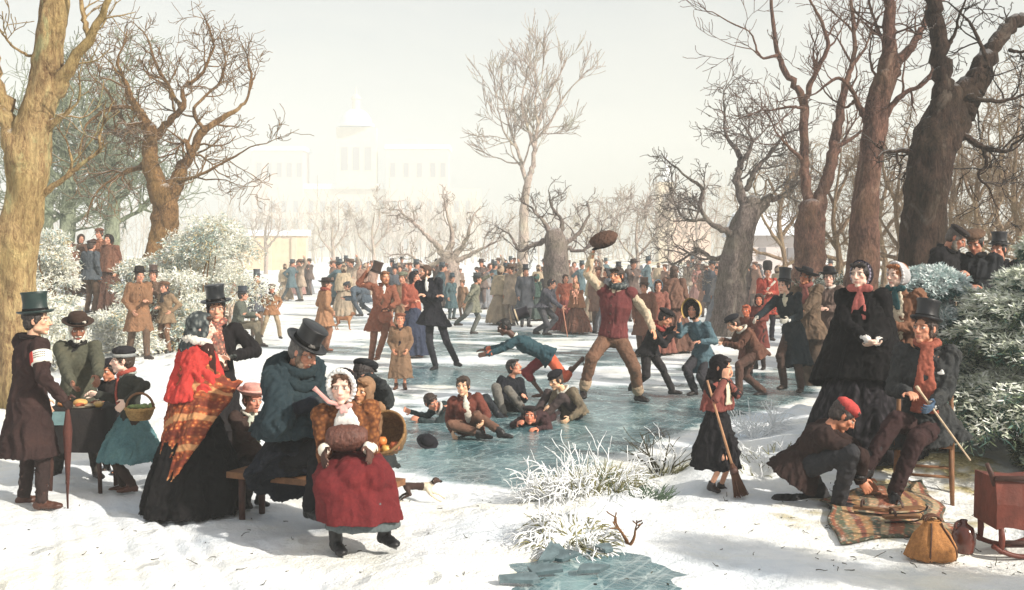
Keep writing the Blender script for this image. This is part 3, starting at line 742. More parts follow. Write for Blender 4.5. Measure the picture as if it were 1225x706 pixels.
def snow_bush(label, px, py, d, w, h, seed, n=5200, pal=None, group=None, snowy=.62):
    "loose shrub of feathery sprigs in uneven lobes, loaded with snow in patches"
    rng = np.random.default_rng(seed)
    x = (px - CX) * d / F; base = np.array([x, d, zg(x, d)])
    o = empty('snowy_bush', base, label, 'bush', group)
    lobes = []
    for i in range(16):
        a = rng.uniform(0, 6.28); t = rng.uniform(.0, 1) ** .8
        lobes.append((math.cos(a) * .46 * w * (1 - .55 * t) * rng.uniform(.3, 1), math.sin(a) * .36 * w * (1 - .55 * t), (.12 + .80 * t) * h, rng.uniform(.10, .20) * w * (1.1 - .45 * t)))
    sp, polys = [], []
    for lx, ly, lz, lr in lobes:
        e = np.array([lx, ly, lz]); s0 = np.array([lx * .1, ly * .1, 0]); polys.append((np.array([s0 + (e - s0) * t + rng.normal(size=3) * .03 for t in np.linspace(0, 1, K)]), np.linspace(.03, .012, K)))
        m = n // 16 // 5
        u = rng.normal(size=(m, 3)); u /= np.linalg.norm(u, axis=1)[:, None]
        r = lr * (rng.uniform(.35, 1.25, m) ** .7)[:, None]
        sp.append(np.column_stack([e + u * r * np.array([1.3, 1.1, .6]) + np.array([0, 0, -.15]) * (np.abs(u[:, :1]) * r), u]))
    sp = np.concatenate(sp)
    m_ = 14
    C = np.repeat(sp[:, :3], m_, 0); Dd = np.repeat(sp[:, 3:] * np.array([1, 1, .35]) + np.array([0, 0, -.15]), m_, 0)
    t_ = rng.uniform(0, .28, len(C))[:, None]; C = C + Dd * t_ + rng.normal(size=C.shape) * .035
    keep = C[:, 2] > .02
    C, Dd, t_ = C[keep], Dd[keep], t_[keep]
    pal = np.array([lin(c) for c in (pal or [(240, 240, 234), (234, 232, 212), (166, 184, 172), (140, 164, 164), (186, 166, 122), (224, 226, 218)])])
    w_ = Waves(seed, 9, .55)(C + base) + .35 * Waves(seed + 1, 9, 1.7)(C)
    topn = rng.uniform(size=len(C)) < np.clip(snowy + .42 * w_ + .25 * Dd[:, 2] + .15, .06, .97)
    ci = np.where(topn, np.where(rng.uniform(size=len(C)) < .3, 5 if len(pal) > 5 else 1, rng.integers(0, 2, len(C))), rng.integers(2, 5, len(C)))
    V, Fq, Vc = leaves(rng, C, Dd, rng.uniform(.05, .11, len(C)), rng.uniform(.010, .026, len(C)), pal[ci], .8)
    me = tri_mesh('foliage', V, Fq); setcol(me, Vc); link('foliage', me, M_LEAF, o)
    V, Fq = sweep([a for a, _ in polys], [b for _, b in polys], 5)
    link('stem', tri_mesh('stem', V, Fq), B_BROWN, o)
    return o
BU = [('tall snow-laden bush at the foot of the spreading oak', 238, 300, 25, 2.7, 3.0), ('snow-laden bush behind the man with the cap on the left', 208, 340, 22.5, 1.9, 1.7), ('snowy bush left of the group under the trees', 56, 330, 24, 1.1, 2.0), ('bluish snowy bush right of the group under the trees', 168, 320, 25.0, 1.3, 1.9),
      ('snowy bush with rusty leaves high beside the oak trunk', 268, 290, 30, 2.6, 3.1), ('small snowy bush in front of the group under the trees', 84, 352, 20.5, .9, .45), ('low snowy bush behind the brown-coated men', 146, 352, 21.5, 1.3, .8), ('white frosted bush beside the thick ochre trunk', 50, 350, 17.5, 1.1, 1.3), ('bluish bush standing right of the oak trunk', 226, 330, 27.5, 2.2, 2.6)]
for k, b in enumerate(BU): snow_bush(*b, seed=200 + k, n=int(7600 * min(1.6, max(.7, b[4] / 2))))
snow_bush('dark grey green bush between the forked elm and the reddish trunk', 1005, 330, 20, 2.2, 1.6, 231, 5200, pal=[(200, 204, 200), (150, 156, 146), (70, 78, 66), (56, 64, 56), (92, 82, 62)], snowy=.2)

def bough_proto(rng, L=1.0):
    "a drooping yew bough: flattened fan of sprigs; needles dark below, snow along the top"
    C, Dd, top = [], [], []
    spine = []
    for t in np.linspace(0, 1, 16):
        spine.append(np.array([t * L, 0, .16 * math.sin(t * 2.2) * L - .30 * L * t * t]))
    spine = np.array(spine)
    for i in range(2, 16):
        for s in (-1, 1):
            ll = L * .48 * math.sin(math.pi * min(1, (i + 2) / 17) ** .8) * rng.uniform(.7, 1.15) + .06
            dirn = np.array([.75, s * .75, -.10 + rng.normal() * .10]); dirn /= np.linalg.norm(dirn)
            for t in np.arange(.0, ll, .036):
                c = spine[i] + dirn * t + np.array([0, 0, -.25 * t * t])
                for q in range(12):
                    v = dirn * .8 + np.array([0, 0, 0]) + rng.normal(size=3) * np.array([.75, .75, .45])
                    C.append(c + rng.normal(size=3) * .012); Dd.append(v); top.append(v[2] + rng.normal() * .12)
    return spine, np.array(C), np.array(Dd), np.array(top)
def rotz(a):
    c, s = math.cos(a), math.sin(a); return np.array([[c, s, 0], [-s, c, 0], [0, 0, 1]])
def yew(label, x, y, boughs, seed, pal, name='snowy_yew', trunk_h=2.4, leafL=(.04, .075), bias=.3):
    rng = np.random.default_rng(seed); base = np.array([x, y, zg(x, y)])
    o = empty(name, base, label, 'evergreen')
    protos = [bough_proto(rng) for _ in range(4)]; pn1 = Waves(seed + 5, 9, .9); pn2 = Waves(seed + 6, 9, 2.4)
    mb = MB(); mb.tube([(0, 0, -.1), (.03, 0, trunk_h * .5), (0, .02, trunk_h)], [.09, .06, .02], 8); me = mb.mesh('trunk'); smooth(me); link('trunk', me, B_DARK, o)
    Vs, Fs, Cs, b = [], [], [], 0; polys = []; snow = MB()
    pal = np.array([lin(c) for c in pal])
    for k, (z, az, L, tilt) in enumerate(boughs):
        sp, C, Dd, top = protos[k % 4]
        ca, sa = math.cos(tilt), math.sin(tilt); Rt = np.array([[ca, 0, sa], [0, 1, 0], [-sa, 0, ca]]); M = (Rt @ rotz(az)) * 1.0
        Cw = (C * L) @ M + np.array([0, 0, z]); Dw = Dd @ M
        n = len(C); sel = rng.uniform(size=n) < .9
        Cw, Dw, tp = Cw[sel], Dw[sel], top[sel]
        pw = pn1(Cw + 3.1 * k) + .5 * pn2(Cw)
        white = (tp > -.25) & (pw + .25 * rng.normal(size=len(tp)) > -.25 - bias)
        ci = np.where(white, rng.integers(0, 3, len(tp)), rng.integers(3, 6, len(tp)))
        Cw = Cw + np.where(white, .022, -.012)[:, None] * np.array([0, 0, 1.0])
        V, Fq, Vc = leaves(rng, Cw, Dw, rng.uniform(*leafL, len(tp)), np.where(white, rng.uniform(.009, .018, len(tp)), rng.uniform(.006, .013, len(tp))), pal[ci], .25)
        Vs.append(V); Fs.append(Fq + b); Cs.append(Vc); b += len(V)
        S = (sp * L) @ M + np.array([0, 0, z])
        m_ = len(C) // 3; pick = rng.integers(0, len(C), m_); Cd = (C[pick] * L * np.array([.92, .92, 1])) @ M + np.array([0, 0, z - .03]); Dn = np.column_stack([rng.normal(size=(m_, 2)) * .5, np.full(m_, -.7)])
        V, Fq, Vc = leaves(rng, Cd, Dn, rng.uniform(leafL[0] * 1.2, leafL[1] * 1.6, m_), rng.uniform(.007, .014, m_), pal[rng.integers(3, 6, m_)], .3)
        Vs.append(V); Fs.append(Fq + b); Cs.append(Vc); b += len(V)
        polys.append((S[::3][:K], np.linspace(.018, .006, K)))
    me = tri_mesh('foliage', np.concatenate(Vs), np.concatenate(Fs)); setcol(me, np.concatenate(Cs)); link('foliage', me, M_LEAF, o)
    V, Fq = sweep([a for a, _ in polys], [b for _, b in polys], 5); link('branch', tri_mesh('branch', V, Fq), B_DARK, o)
    return o
PAL_Y = [(242, 243, 234), (228, 232, 216), (214, 220, 196), (92, 122, 112), (72, 100, 92), (128, 142, 112)]
rng = np.random.default_rng(9)
def fan(n, z0, z1, a0, a1, L0, L1, t0=-.1, t1=.25):
    return [(rng.uniform(z0, z1), rng.uniform(a0, a1), rng.uniform(L0, L1), rng.uniform(t0, t1)) for _ in range(n)]
def tiers(rows, a0, a1):
    "rows: (height, boughs, length, tilt)"
    out = []
    for z, n, L, t in rows:
        for i in range(n): out.append((z + rng.uniform(-.06, .06), a0 + (a1 - a0) * (i + rng.uniform(.2, .8)) / n, L * rng.uniform(.8, 1.12), t + rng.uniform(-.06, .1)))
    return out
# the big spreading yew at the right edge; azimuth pi points to the left of the picture
yew('big snow-covered yew with drooping white boughs at the right edge', 5.35, 10.2, tiers([(.30, 6, 1.75, .10), (.62, 6, 1.65, .10), (.95, 6, 1.35, .08), (1.28, 6, 1.1, .05), (1.6, 6, .85, 0), (1.9, 5, .55, -.1)], 2.2, 4.7), 301, PAL_Y, trunk_h=2.1, bias=1.1)
yew('dark lower yew growing behind the top-hatted seated man', 4.75, 11.2, tiers([(.15, 6, .9, .1), (.42, 6, .8, .05), (.7, 5, .55, 0)], 2.4, 5.2), 302, [(170, 186, 176), (200, 208, 196), (120, 140, 124), (50, 74, 66), (38, 56, 50), (80, 90, 66)], trunk_h=.9, bias=-.2)
yew('small bright frosted fir between the second lady and the men under the trees', 4.22, 11.0, fan(18, 1.0, 1.7, 2.0, 5.6, .35, .55, -.7, .0) + fan(14, .5, 1.1, 2.0, 5.4, .5, .75), 303, [(238, 242, 240), (214, 226, 224), (186, 206, 204), (80, 112, 112), (60, 92, 92), (120, 146, 140)], name='frosted_fir', trunk_h=1.7, bias=.8)
yew('leafy snow-dusted yew at the right edge above the jug', 5.0, 9.4, fan(14, .05, .45, 2.2, 4.3, .5, .8), 304, [(206, 214, 200), (170, 184, 164), (140, 156, 130), (70, 92, 76), (52, 70, 56), (110, 108, 72)], trunk_h=.6, bias=-.2)

# ================================================================== frosted plants by the water
M_FROST = plain('frost', (242, 245, 246), .7, .08, 30)
M_STEM = plain('dark_stem', (62, 58, 40), .85, .3, 30)
M_GRASS = plain('winter_grass', (126, 122, 78), .85, .35, 12)
def clump(name, label, px, py, spec, seed, cat='plant', group=None):
    "spec: list of (n, radius, height, lean, droop, r0, material, lev)"
    rng = np.random.default_rng(seed); h = ground_hit(px, py)
    o = empty(name, h, label, cat, group)
    for part, n, rad, hh, lean, up, r0, mat, lev, nch in spec:
        out = []
        for i in range(n):
            a = rng.uniform(0, 6.28); q = rad * math.sqrt(rng.uniform())
            p = np.array([q * math.cos(a), q * math.sin(a) * .8, 0]); p[2] = zg(h[0] + p[0], h[1] + p[1]) - h[2] - .01
            dirn = np.array([math.cos(a) * lean + rng.normal() * .2, math.sin(a) * lean + rng.normal() * .2, 1])
            grow(rng, out, p, dirn, hh * rng.uniform(.55, 1.15), r0, lev, .16, up, nch, .9, r0 * .35)
        V, Fq = sweep([a for a, _ in out], [b for _, b in out], 4)
        me = tri_mesh(part, V, Fq); smooth(me); link(part, me, mat, o)
    return o
clump('frosted_grass', 'big clump of drooping frosted grass at the edge of the ice', 702, 580, [('frosted_stem', 150, .42, .24, .7, -.24, .009, M_FROST, 1, 3), ('frosted_twig', 22, .36, .34, .5, .0, .008, M_FROST, 1, 4), ('grass_blade', 260, .42, .19, .5, -.12, .005, M_GRASS, 0, 1)], 401)
clump('frosted_grass', 'round frosted tussock hung with icicles above the broken ice slabs', 684, 642, [('frosted_stem', 130, .26, .21, .9, -.34, .010, M_FROST, 1, 2), ('frosted_twig', 12, .2, .26, .5, .0, .008, M_FROST, 1, 3), ('grass_blade', 240, .27, .18, .8, -.36, .005, M_GRASS, 0, 1)], 402)
clump('frosted_grass', 'low white frosted tuft left of the drooping frosted grass', 652, 596, [('frosted_stem', 60, .24, .15, .8, -.1, .007, M_FROST, 1, 3), ('grass_blade', 30, .2, .08, .8, -.1, .005, M_GRASS, 0, 1)], 403)
clump('bare_shrub', 'bare dark-stemmed shrub with frosted tips left of the sweeper girl', 790, 566, [('stem', 9, .10, .42, .75, .02, .010, M_STEM, 1, 3), ('frosted_stem', 8, .12, .40, .75, .02, .008, M_FROST, 1, 4), ('grass_blade', 60, .22, .15, .9, -.05, .005, M_GRASS, 0, 1)], 404, 'shrub')
clump('frosted_twig', 'single white frosted twig standing out of the snow beside the ice', 630, 596, [('frosted_stem', 2, .03, .28, .3, .02, .010, M_FROST, 2, 4)], 405)
clump('frosted_fern', 'feathery white frosted fern right of the sweeper girl', 908, 524, [('frond', 14, .12, .30, .85, -.04, .009, M_FROST, 1, 12)], 406)
clump('frosted_grass', 'wide frosted grass patch between the sweeper girl and the kneeling man', 925, 552, [('frosted_stem', 90, .5, .12, .8, -.1, .007, M_FROST, 1, 3), ('grass_blade', 90, .5, .10, .7, -.1, .005, M_GRASS, 0, 1)], 407)
clump('frosted_grass', 'frosted grass tuft at the ice edge behind the sweeper girl', 885, 520, [('frosted_stem', 50, .25, .15, .8, -.05, .007, M_FROST, 1, 4)], 408)
clump('bare_shrub', 'small crooked brown twig sticking out of the snow near the pool', 752, 652, [('stem', 2, .02, .24, .5, .0, .014, plain('twig', (110, 76, 46), .85), 2, 2)], 409, 'shrub')
clump('frosted_grass', 'small green tuft at the foot of the bare dark-stemmed shrub', 760, 585, [('grass_blade', 130, .26, .14, .9, -.08, .006, plain('moss_grass', (86, 104, 84), .9, .3), 0, 1)], 410)
# broken slabs of thin ice by the pool
M_SLAB = plain('ice_slab', (92, 108, 112), .25, .45, 8, .3)
SL = [('large tilted slab of broken ice at the left rim of the pool', 644, 672, .17, .075, .42, .35), ('narrow broken ice slab lying lowest by the pool', 622, 702, .13, .05, .25, .25), ('broken ice slab leaning under the icicle tussock', 676, 676, .12, .04, .5, -.5), ('thin broken ice slab pointing at the pool', 708, 690, .13, .032, .35, .3), ('small broken ice slab between two larger ones', 652, 692, .12, .05, .35, -.25), ('far broken ice slab on the pool itself', 724, 664, .085, .04, .2, -.2)]
for k, (lb, px, py, a, b, tl, az) in enumerate(SL):
    rr = np.random.default_rng(430 + k); h = ground_hit(px, py)
    th = np.sort(rr.uniform(0, 6.28, 7)); pts = np.column_stack([a * np.cos(th), b * np.sin(th) * 1.3, np.zeros(7)]) * rr.uniform(.8, 1.15, (7, 1))
    A = np.array(Matrix.Rotation(az, 3, 'Z') @ Matrix.Rotation(tl, 3, 'X')).T
    mb = MB(); mb.loft([(pts + (0, 0, -.012)) @ A, (pts * .97 + (0, 0, .012)) @ A])
    o = link('ice_slab', mb.mesh(), M_SLAB); o.location = h + np.array([0, 0, .04 + b * math.sin(abs(tl)) * .8]); tag(o, lb, 'ice slab', 'broken slabs of ice by the pool')
# twigs, leaves and crumbs of snow lying about
rng = np.random.default_rng(77); out = []
for i in range(150):
    px, py = rng.uniform(0, 1225), rng.uniform(592, 704)
    if i < 60: px = rng.uniform(930, 1225); py = rng.uniform(580, 690)
    h = ground_hit(px, py); a = rng.uniform(0, 6.28)
    grow(rng, out, h + np.array([0, 0, .006]), np.array([math.cos(a), math.sin(a), .02]), rng.uniform(.02, .10), .0035, 0, .25, 0, 0, 1, .002)
V, Fq = sweep([a for a, _ in out], [b for _, b in out], 4); o = link('fallen_twigs', tri_mesh('fallen_twigs', V, Fq), M_STEM); o['kind'] = 'stuff'

# unseen bush added outside the frame to throw a shadow across the foreground snow
snow_bush('tall narrow frosted bush standing just outside the right edge', 1560, 900, 5.55, .62, 2.3, 240, 5000, pal=[(240, 240, 234), (234, 232, 212), (96, 116, 96), (80, 104, 92), (116, 106, 72), (224, 226, 218)], snowy=.5)
# ================================================================== figures
SKIN = (222, 178, 152); RUDDY = (202, 146, 120); PALE = (234, 200, 180); BLACKSKIN = (88, 58, 46)
M_SKIN = vcol('skin', .55, .12, 60, .12)
M_EYE = vcol('eye', .15, 0, 40)
DET = {'near': (.0052, .011), 'mid': (.0085, .015), 'far': (.014, .02), 'tiny': (.02, .026)}
def unit(v):
    v = np.asarray(v, float); return v / (np.linalg.norm(v) + 1e-12)
def ydir(a):
    a = R(a); return np.array([math.sin(a), -math.cos(a), 0]), np.array([math.cos(a), math.sin(a), 0])
def ik(A, T, l1, l2, hint):
    v = T - A; dd = np.linalg.norm(v)
    if dd > (l1 + l2) * .995:
        T = A + v / dd * (l1 + l2) * .995; v = T - A; dd = np.linalg.norm(v)
    t = v / (dd + 1e-9)
    a = (l1 * l1 - l2 * l2 + dd * dd) / (2 * dd + 1e-9)
    h = math.sqrt(max(l1 * l1 - a * a, 0))
    hp = hint - t * (hint @ t); hp = unit(hp)
    return A + t * a + hp * h, T
FSEED = [1000]; DEBUG = False
def seated_skirt(s, col, hem, spread=.30, mat=None, lap=.15, name='skirt'):
    k = s.k; mb = MB(); kn = (s.Kn['L'] + s.Kn['R']) / 2; hc = s.P(hem, None)
    for c in 'LR': mb.capsule(s.Hp[c], (lap + .015) * k, s.Kn[c] - s.up * .03, lap * .92 * k)
    mb.capsule(s.Hp['L'], lap * k, s.Hp['R'], lap * k); mb.capsule(s.Kn['L'] - s.up * .03, lap * .9 * k, s.Kn['R'] - s.up * .03, lap * .9 * k)
    mb.capsule((s.Hp['L'] + s.Hp['R']) / 2, lap * k, kn, lap * .95 * k)
    a = np.arange(48) * 2 * math.pi / 48; ph = np.random.default_rng(s.seed).uniform(0, 6.28, 3); rings = []
    w0 = np.linalg.norm(s.Kn['L'] - s.Kn['R']) / 2 + lap * .9 * k
    for q in np.linspace(0, 1, 7):
        c0 = (kn + s.up * .02 - s.pf * .06) * (1 - q) + hc * q; am = 1 + .09 * q * (np.sin(7 * a + ph[0]) * .6 + np.sin(11 * a + ph[1]) * .5)
        rings.append(c0 + (np.cos(a) * (w0 * (1 - q) + spread * q) * am)[:, None] * s.pl + (np.sin(a) * (lap * (1 - q) + spread * .8 * q) * am)[:, None] * s.pf)
    mb.loft(rings + [hc + (rings[-1] - hc) * .88, (hc + kn) / 2 + (rings[-2] - rings[-2].mean(0)) * .6])
    return s.done(name, mb, mat or cloth(col), None, 3, .010, 4, .5)

class Fig:
    def __init__(s, label, foot=None, d=None, H=1.72, yaw=0, det='near', pyaw=None, pel=None, neck=None, head=None, hyaw=None, hpitch=0, hroll=0,
                 wL=None, wR=None, aL=None, aR=None, eL=None, eR=None, kL=None, kR=None, tL=None, tR=None, fyL=None, fyR=None, width=1.0, base=None, group=None, cat='person', hump=0, name='person',
                 hL=None, hR=None, curl=.7, z0=None, top=None):
        FSEED[0] += 7; s.seed = FSEED[0]
        s.det = det; s.vb, s.vc = DET[det]
        s.w = width
        if base is not None: B = np.asarray(base, float)
        elif d is not None:
            x = (foot[0] - CX) * d / F; B = np.array([x, d, zg(x, d)])
        else: B = ground_hit(*foot)
        if z0 is not None: B[2] += z0
        if top is not None: H = float(np.clip(EYE - (top - HY) * B[1] / F - B[2], .8, 1.95))
        s.H = H; k = s.k = H / 1.75
        if DEBUG: print('FIG', label[:50], 'd=%.1f H=%.2f z=%.2f footpx=%s base=%.0f,%.0f' % (B[1], H, B[2], foot, CX + B[0] * F / B[1], HY + (EYE - B[2]) * F / B[1]))
        s.B = B; s.d = B[1]
        s.yaw = yaw; pyaw = yaw if pyaw is None else pyaw
        s.f, s.l = ydir(yaw); s.pf, s.pl = ydir(pyaw); s.up = np.array([0, 0, 1.0])
        def P(q, dflt):
            if q is None: return dflt
            if isinstance(q, np.ndarray): return q
            if len(q) == 4 and q[3] == 'L':      # metres: left, forward, up of the base
                return B + s.l * q[0] + s.f * q[1] + s.up * q[2]
            return at(q[0], q[1], s.d - (q[2] if len(q) > 2 else 0))
        s.P = P
        s.pel = P(pel, B + np.array([0, 0, .94 * k]))
        s.neck = P(neck, s.pel + np.array([0, 0, .525 * k]) + s.f * .01)
        s.sp = unit(s.neck - s.pel)
        s.hh = .232 * (H / 1.75) ** .45; s.hk = s.hh / .23
        hf, hl = ydir(yaw if hyaw is None else hyaw); pt = R(hpitch); hu = s.up
        hf, hu = hf * math.cos(pt) - hu * math.sin(pt), hu * math.cos(pt) + hf * math.sin(pt)
        rr = R(hroll); hl, hu = hl * math.cos(rr) + hu * math.sin(rr), hu * math.cos(rr) - hl * math.sin(rr)
        s.hf, s.hl, s.hu = hf, hl, hu
        s.head = P(head, s.neck + unit(s.sp * .6 + s.up * .4) * (.026 * k + .115 * s.hk) + hf * .035)
        sl = unit(s.l - s.sp * (s.l @ s.sp)); s.sl = sl; s.sf = np.cross(sl, s.sp)
        s.pl2 = unit(s.pl - s.sp * (s.pl @ s.sp)); s.pf2 = np.cross(s.pl2, s.sp)
        sw = .172 * k * width
        s.S = {'L': s.neck - s.sp * .055 * k + sl * sw, 'R': s.neck - s.sp * .055 * k - sl * sw}
        s.Hp = {'L': s.pel + s.pl * .088 * k - s.up * .02 * k, 'R': s.pel - s.pl * .088 * k - s.up * .02 * k}
        s.A, s.Kn, s.W, s.E, s.fdir, s.hd = {}, {}, {}, {}, {}, {}
        for c, sg in (('L', 1), ('R', -1)):
            a = dict(L=aL, R=aR)[c]; kk = dict(L=kL, R=kR)[c]; w = dict(L=wL, R=wR)[c]; e = dict(L=eL, R=eR)[c]; fy = dict(L=fyL, R=fyR)[c]; hd = dict(L=hL, R=hR)[c]
            a = P(a, B + s.pl * sg * .10 * k + np.array([0, 0, .085 * k]))
            hint = P(kk, None) if kk is not None else None
            hv = (hint - (s.Hp[c] + a) / 2) if hint is not None else s.pf + s.pl * sg * .12
            s.Kn[c], s.A[c] = ik(s.Hp[c], a, .435 * k, .425 * k, hv)
            s.fdir[c] = ydir(fy if fy is not None else pyaw + sg * 14)[0]
            if isinstance(w, str): w = POSE[w](s, sg)
            elif w is None: w = POSE['down'](s, sg)
            else: w = P(w, None)
            eh = (P(e, None) - (s.S[c] + w) / 2) if e is not None else -s.f * .7 + sl * sg * .5 - s.up * .45
            s.E[c], s.W[c] = ik(s.S[c], w, .295 * k, .262 * k, eh)
            s.hd[c] = unit(s.W[c] - s.E[c]) if hd is None else unit(hd)
        s.curl = curl
        s.o = empty(name, B, label, cat, group)
    # ---------- small helpers
    def hp(s, f, l, u):
        "point in head coordinates (for a 0.23 m head)"
        return s.head + (s.hf * f + s.hl * l + s.hu * u) * s.hk
    def HA(s): return np.array([s.hl, s.hf, s.hu])
    def loc(s, l, f, u): return s.B + s.l * l + s.f * f + s.up * u
    def done(s, name, mb, mat, voxel=None, it=3, wr=0, wsc=5, vert=.45, parent=None):
        me = fuse(mb, voxel or s.vc, it, s.B, name)
        if wr: s.seed += 3; wrinkle(me, wr, wsc, s.seed, vert)
        return link(name, me, mat, parent or s.o)
    def hand(s, mb, c, curl):
        W, d = s.W[c], s.hd[c]; k = s.hk * .96; sg = 1 if c == 'L' else -1
        side = s.l * -sg * .2 + s.f * 1.0           # thumb side
        side = unit(side - d * (side @ d)); pn = np.cross(d, side) * sg       # palm normal-ish, towards the body
        if pn @ (s.l * -sg) < 0: pn = -pn
        A = np.array([side, pn, d])
        mb.ell(W + d * .048 * k, (.040 * k, .017 * k, .052 * k), A, 10, 7)
        mb.capsule(W - d * .01, .026 * k, W + d * .02 * k, .027 * k, 8)
        for i, (off, ln) in enumerate(((.030, .070), (.010, .080), (-.010, .074), (-.029, .058))):
            p = W + d * .084 * k + side * off * k; a = 0
            pts, rad = [p - d * .03 * k], [.0095 * k]
            for j, seg in enumerate((.45, .32, .23)):
                a += curl * (.75 if j else .55)
                v = d * math.cos(a) + pn * math.sin(a) + side * off * 1.2
                pts.append(p); rad.append((.0096 - .0011 * j) * k)
                p = p + unit(v) * ln * seg * k
            pts.append(p); rad.append(.0062 * k)
            mb.tube(pts, rad, 7)
        p = W + d * .025 * k + side * .032 * k
        q = p + (side * .75 + d * .62 + pn * .25) * .040 * k
        r = q + (d * .9 + pn * .45 * curl + side * .1) * .034 * k
        mb.tube([p - side * .015 * k, p, q, r], [.014 * k, .013 * k, .0105 * k, .0075 * k], 7)
    def body(s, skin=SKIN, hair=(60, 42, 30), lips=(176, 92, 82), fingers=True, mouth_open=0, eyes=True, barelegs=False):
        k = s.k; mb = MB()
        t, L_, F_ = s.sp, s.sl, s.sf
        ln = np.linalg.norm(s.neck - s.pel)
        def ring(u, rl, rf, off=0):
            a = np.arange(16) * 2 * math.pi / 16; m = u
            Lx = unit(s.pl2 * (1 - m) + L_ * m); Fx = np.cross(Lx, t)
            return s.pel + t * ln * u + Fx * off + np.outer(np.cos(a) * rl, Lx) + np.outer(np.sin(a) * rf, Fx)
        w = s.w
        mb.loft([ring(-.14, .05 * k, .05 * k), ring(-.10, .13 * k, .09 * k), ring(.05, .14 * k, .10 * k), ring(.35, .12 * k, .088 * k), ring(.65, .145 * k * w, .10 * k, .01), ring(.85, .15 * k * w, .09 * k), ring(.97, .07 * k, .06 * k), ring(1.02, .045 * k, .045 * k)])
        mb.capsule(s.neck - t * .05 * k, .058 * k, s.head - s.hu * .06 * s.hk - s.hf * .018 * s.hk, .050 * s.hk)
        for c in 'LR':
            mb.capsule(s.S[c] - s.sl * 0, .052 * k, s.E[c], .037 * k, 10); mb.capsule(s.E[c], .037 * k, s.W[c], .027 * k, 10)
            mb.capsule(s.Hp[c], .066 * k, s.Kn[c], .046 * k, 10); mb.capsule(s.Kn[c], .046 * k, s.A[c], .034 * k, 10)
            if barelegs: mb.ell(s.Kn[c] * .62 + s.A[c] * .38 - s.fdir[c] * .018 * k, (.052 * k,) * 3)
            s.foot(mb, c, .9)
            s.hand(mb, c, s.curl)
        A = s.HA(); q = s.hk; h = s.hp
        def e(f, l, u, rl, rf, ru): mb.ell(h(f, l, u), (rl * q, rf * q, ru * q), A, 14, 9)
        e(-.014, 0, .028, .074, .094, .088); e(.026, 0, -.030, .060, .068, .082); e(.030, 0, -.078, .040, .052, .034); e(.066, 0, -.098, .026, .022, .018)
        for sg in (-1, 1):
            e(.079, sg * .030, .024, .027, .012, .0085); e(.058, sg * .042, -.016, .021, .024, .020); e(-.006, sg * .076, -.004, .009, .019, .030)
            e(.088, sg * .013, -.034, .010, .011, .008); e(.020, sg * .045, -.062, .018, .036, .026)
        mb.tube([h(.086, 0, .022), h(.100, 0, -.006), h(.113, 0, -.028), h(.094, 0, -.040)], [.0085 * q, .0105 * q, .0135 * q, .009 * q], 8)
        e(.084, 0, -.060, .024, .012, .0065); e(.082, 0, -.0735 - .01 * mouth_open, .021, .012, .0075)
        me = fuse(mb, s.vb, 2 if s.det == 'near' else 1, s.B, 'body')
        V = coords(me) + s.B; rel = (V - s.head) / q
        f, l, u = rel @ s.hf, rel @ s.hl, rel @ s.hu
        base = np.array(lin(skin)); C = np.tile(base, (len(V), 1))
        def paint(mask, col): C[:] = C * (1 - mask[:, None]) + np.array(lin(col)) * mask[:, None]
        hd = np.linalg.norm(rel, axis=1) < .2
        sc = 1.0 if s.det == 'near' else 1.25
        def g(cf, cl, cu, rf, rl, ru): return np.exp(-(((f - cf) / rf) ** 2 + ((np.abs(l) - cl) / rl) ** 2 + ((u - cu) / ru) ** 2)) * hd
        red = tuple(np.clip(np.array(skin) * np.array([1.0, .80, .76]), 0, 255))
        paint(.5 * g(.07, .045, -.022, .04, .022, .022), red); paint(.6 * g(.115, 0, -.028, .03, .014, .014), red); paint(.5 * g(-.01, .08, 0, .03, .02, .03), red)
        paint(np.clip(1.5 * g(.095, 0, -.067, .03, .024, .0080 * sc), 0, .65), lips)
        paint(np.clip(1.0 * g(.095, .030, .022, .03, .023, .0052 * sc), 0, .6), hair)
        dk = tuple(np.array(skin) * .62)
        paint(np.clip(.6 * g(.085, .031, .004, .03, .019, .008 * sc), 0, .45), dk); paint(.6 * g(.10, .010, -.040, .02, .009, .005 * sc), dk)
        if mouth_open: paint(np.clip(1.6 * g(.095, 0, -.069, .03, .016, .007), 0, 1), (70, 24, 22))
        setcol(me, C)
        s.bodyo = link('body', me, M_SKIN, s.o)
        if eyes and s.det in ('near', 'mid'):
            for sg in (-1, 1):
                mb = MB(); c = h(.0745, sg * .031, .003); mb.ell(c, (.0155 * q, .0155 * q, .0115 * q), A, 12, 9)
                me = mb.mesh('eye', s.B); smooth(me); V = coords(me) + s.B; rel = (V - c) @ np.array([s.hf, s.hl, s.hu]).T / q
                iris = (rel[:, 0] > .0085) & (np.abs(rel[:, 1]) < .0065)
                C = np.where(iris[:, None], np.array(lin((40, 28, 22))), np.array(lin((206, 190, 178)))); setcol(me, C)
                link('eye', me, M_EYE, s.o)
        return s
    def foot(s, mb, c, g=1.0):
        k = s.k; a = s.A[c]; d = s.fdir[c]; pitch = getattr(s, 'toe', {}).get(c, 0)
        u = s.up
        if pitch: d, u = d * math.cos(pitch) - s.up * math.sin(pitch), s.up * math.cos(pitch) + d * math.sin(pitch)
        sd = np.cross(d, u); A = np.array([sd, d, u])
        mb.ell(a - d * .03 * k - u * .045 * k, (.034 * k * g, .045 * k * g, .038 * k * g), A)
        mb.ell(a + d * .06 * k - u * .048 * k, (.040 * k * g, .085 * k * g, .034 * k * g), A)
        mb.ell(a + d * .125 * k - u * .056 * k, (.042 * k * g, .055 * k * g, .026 * k * g), A)
        mb.capsule(a, .042 * k * g, a - d * .01 - u * .03 * k, .044 * k * g)
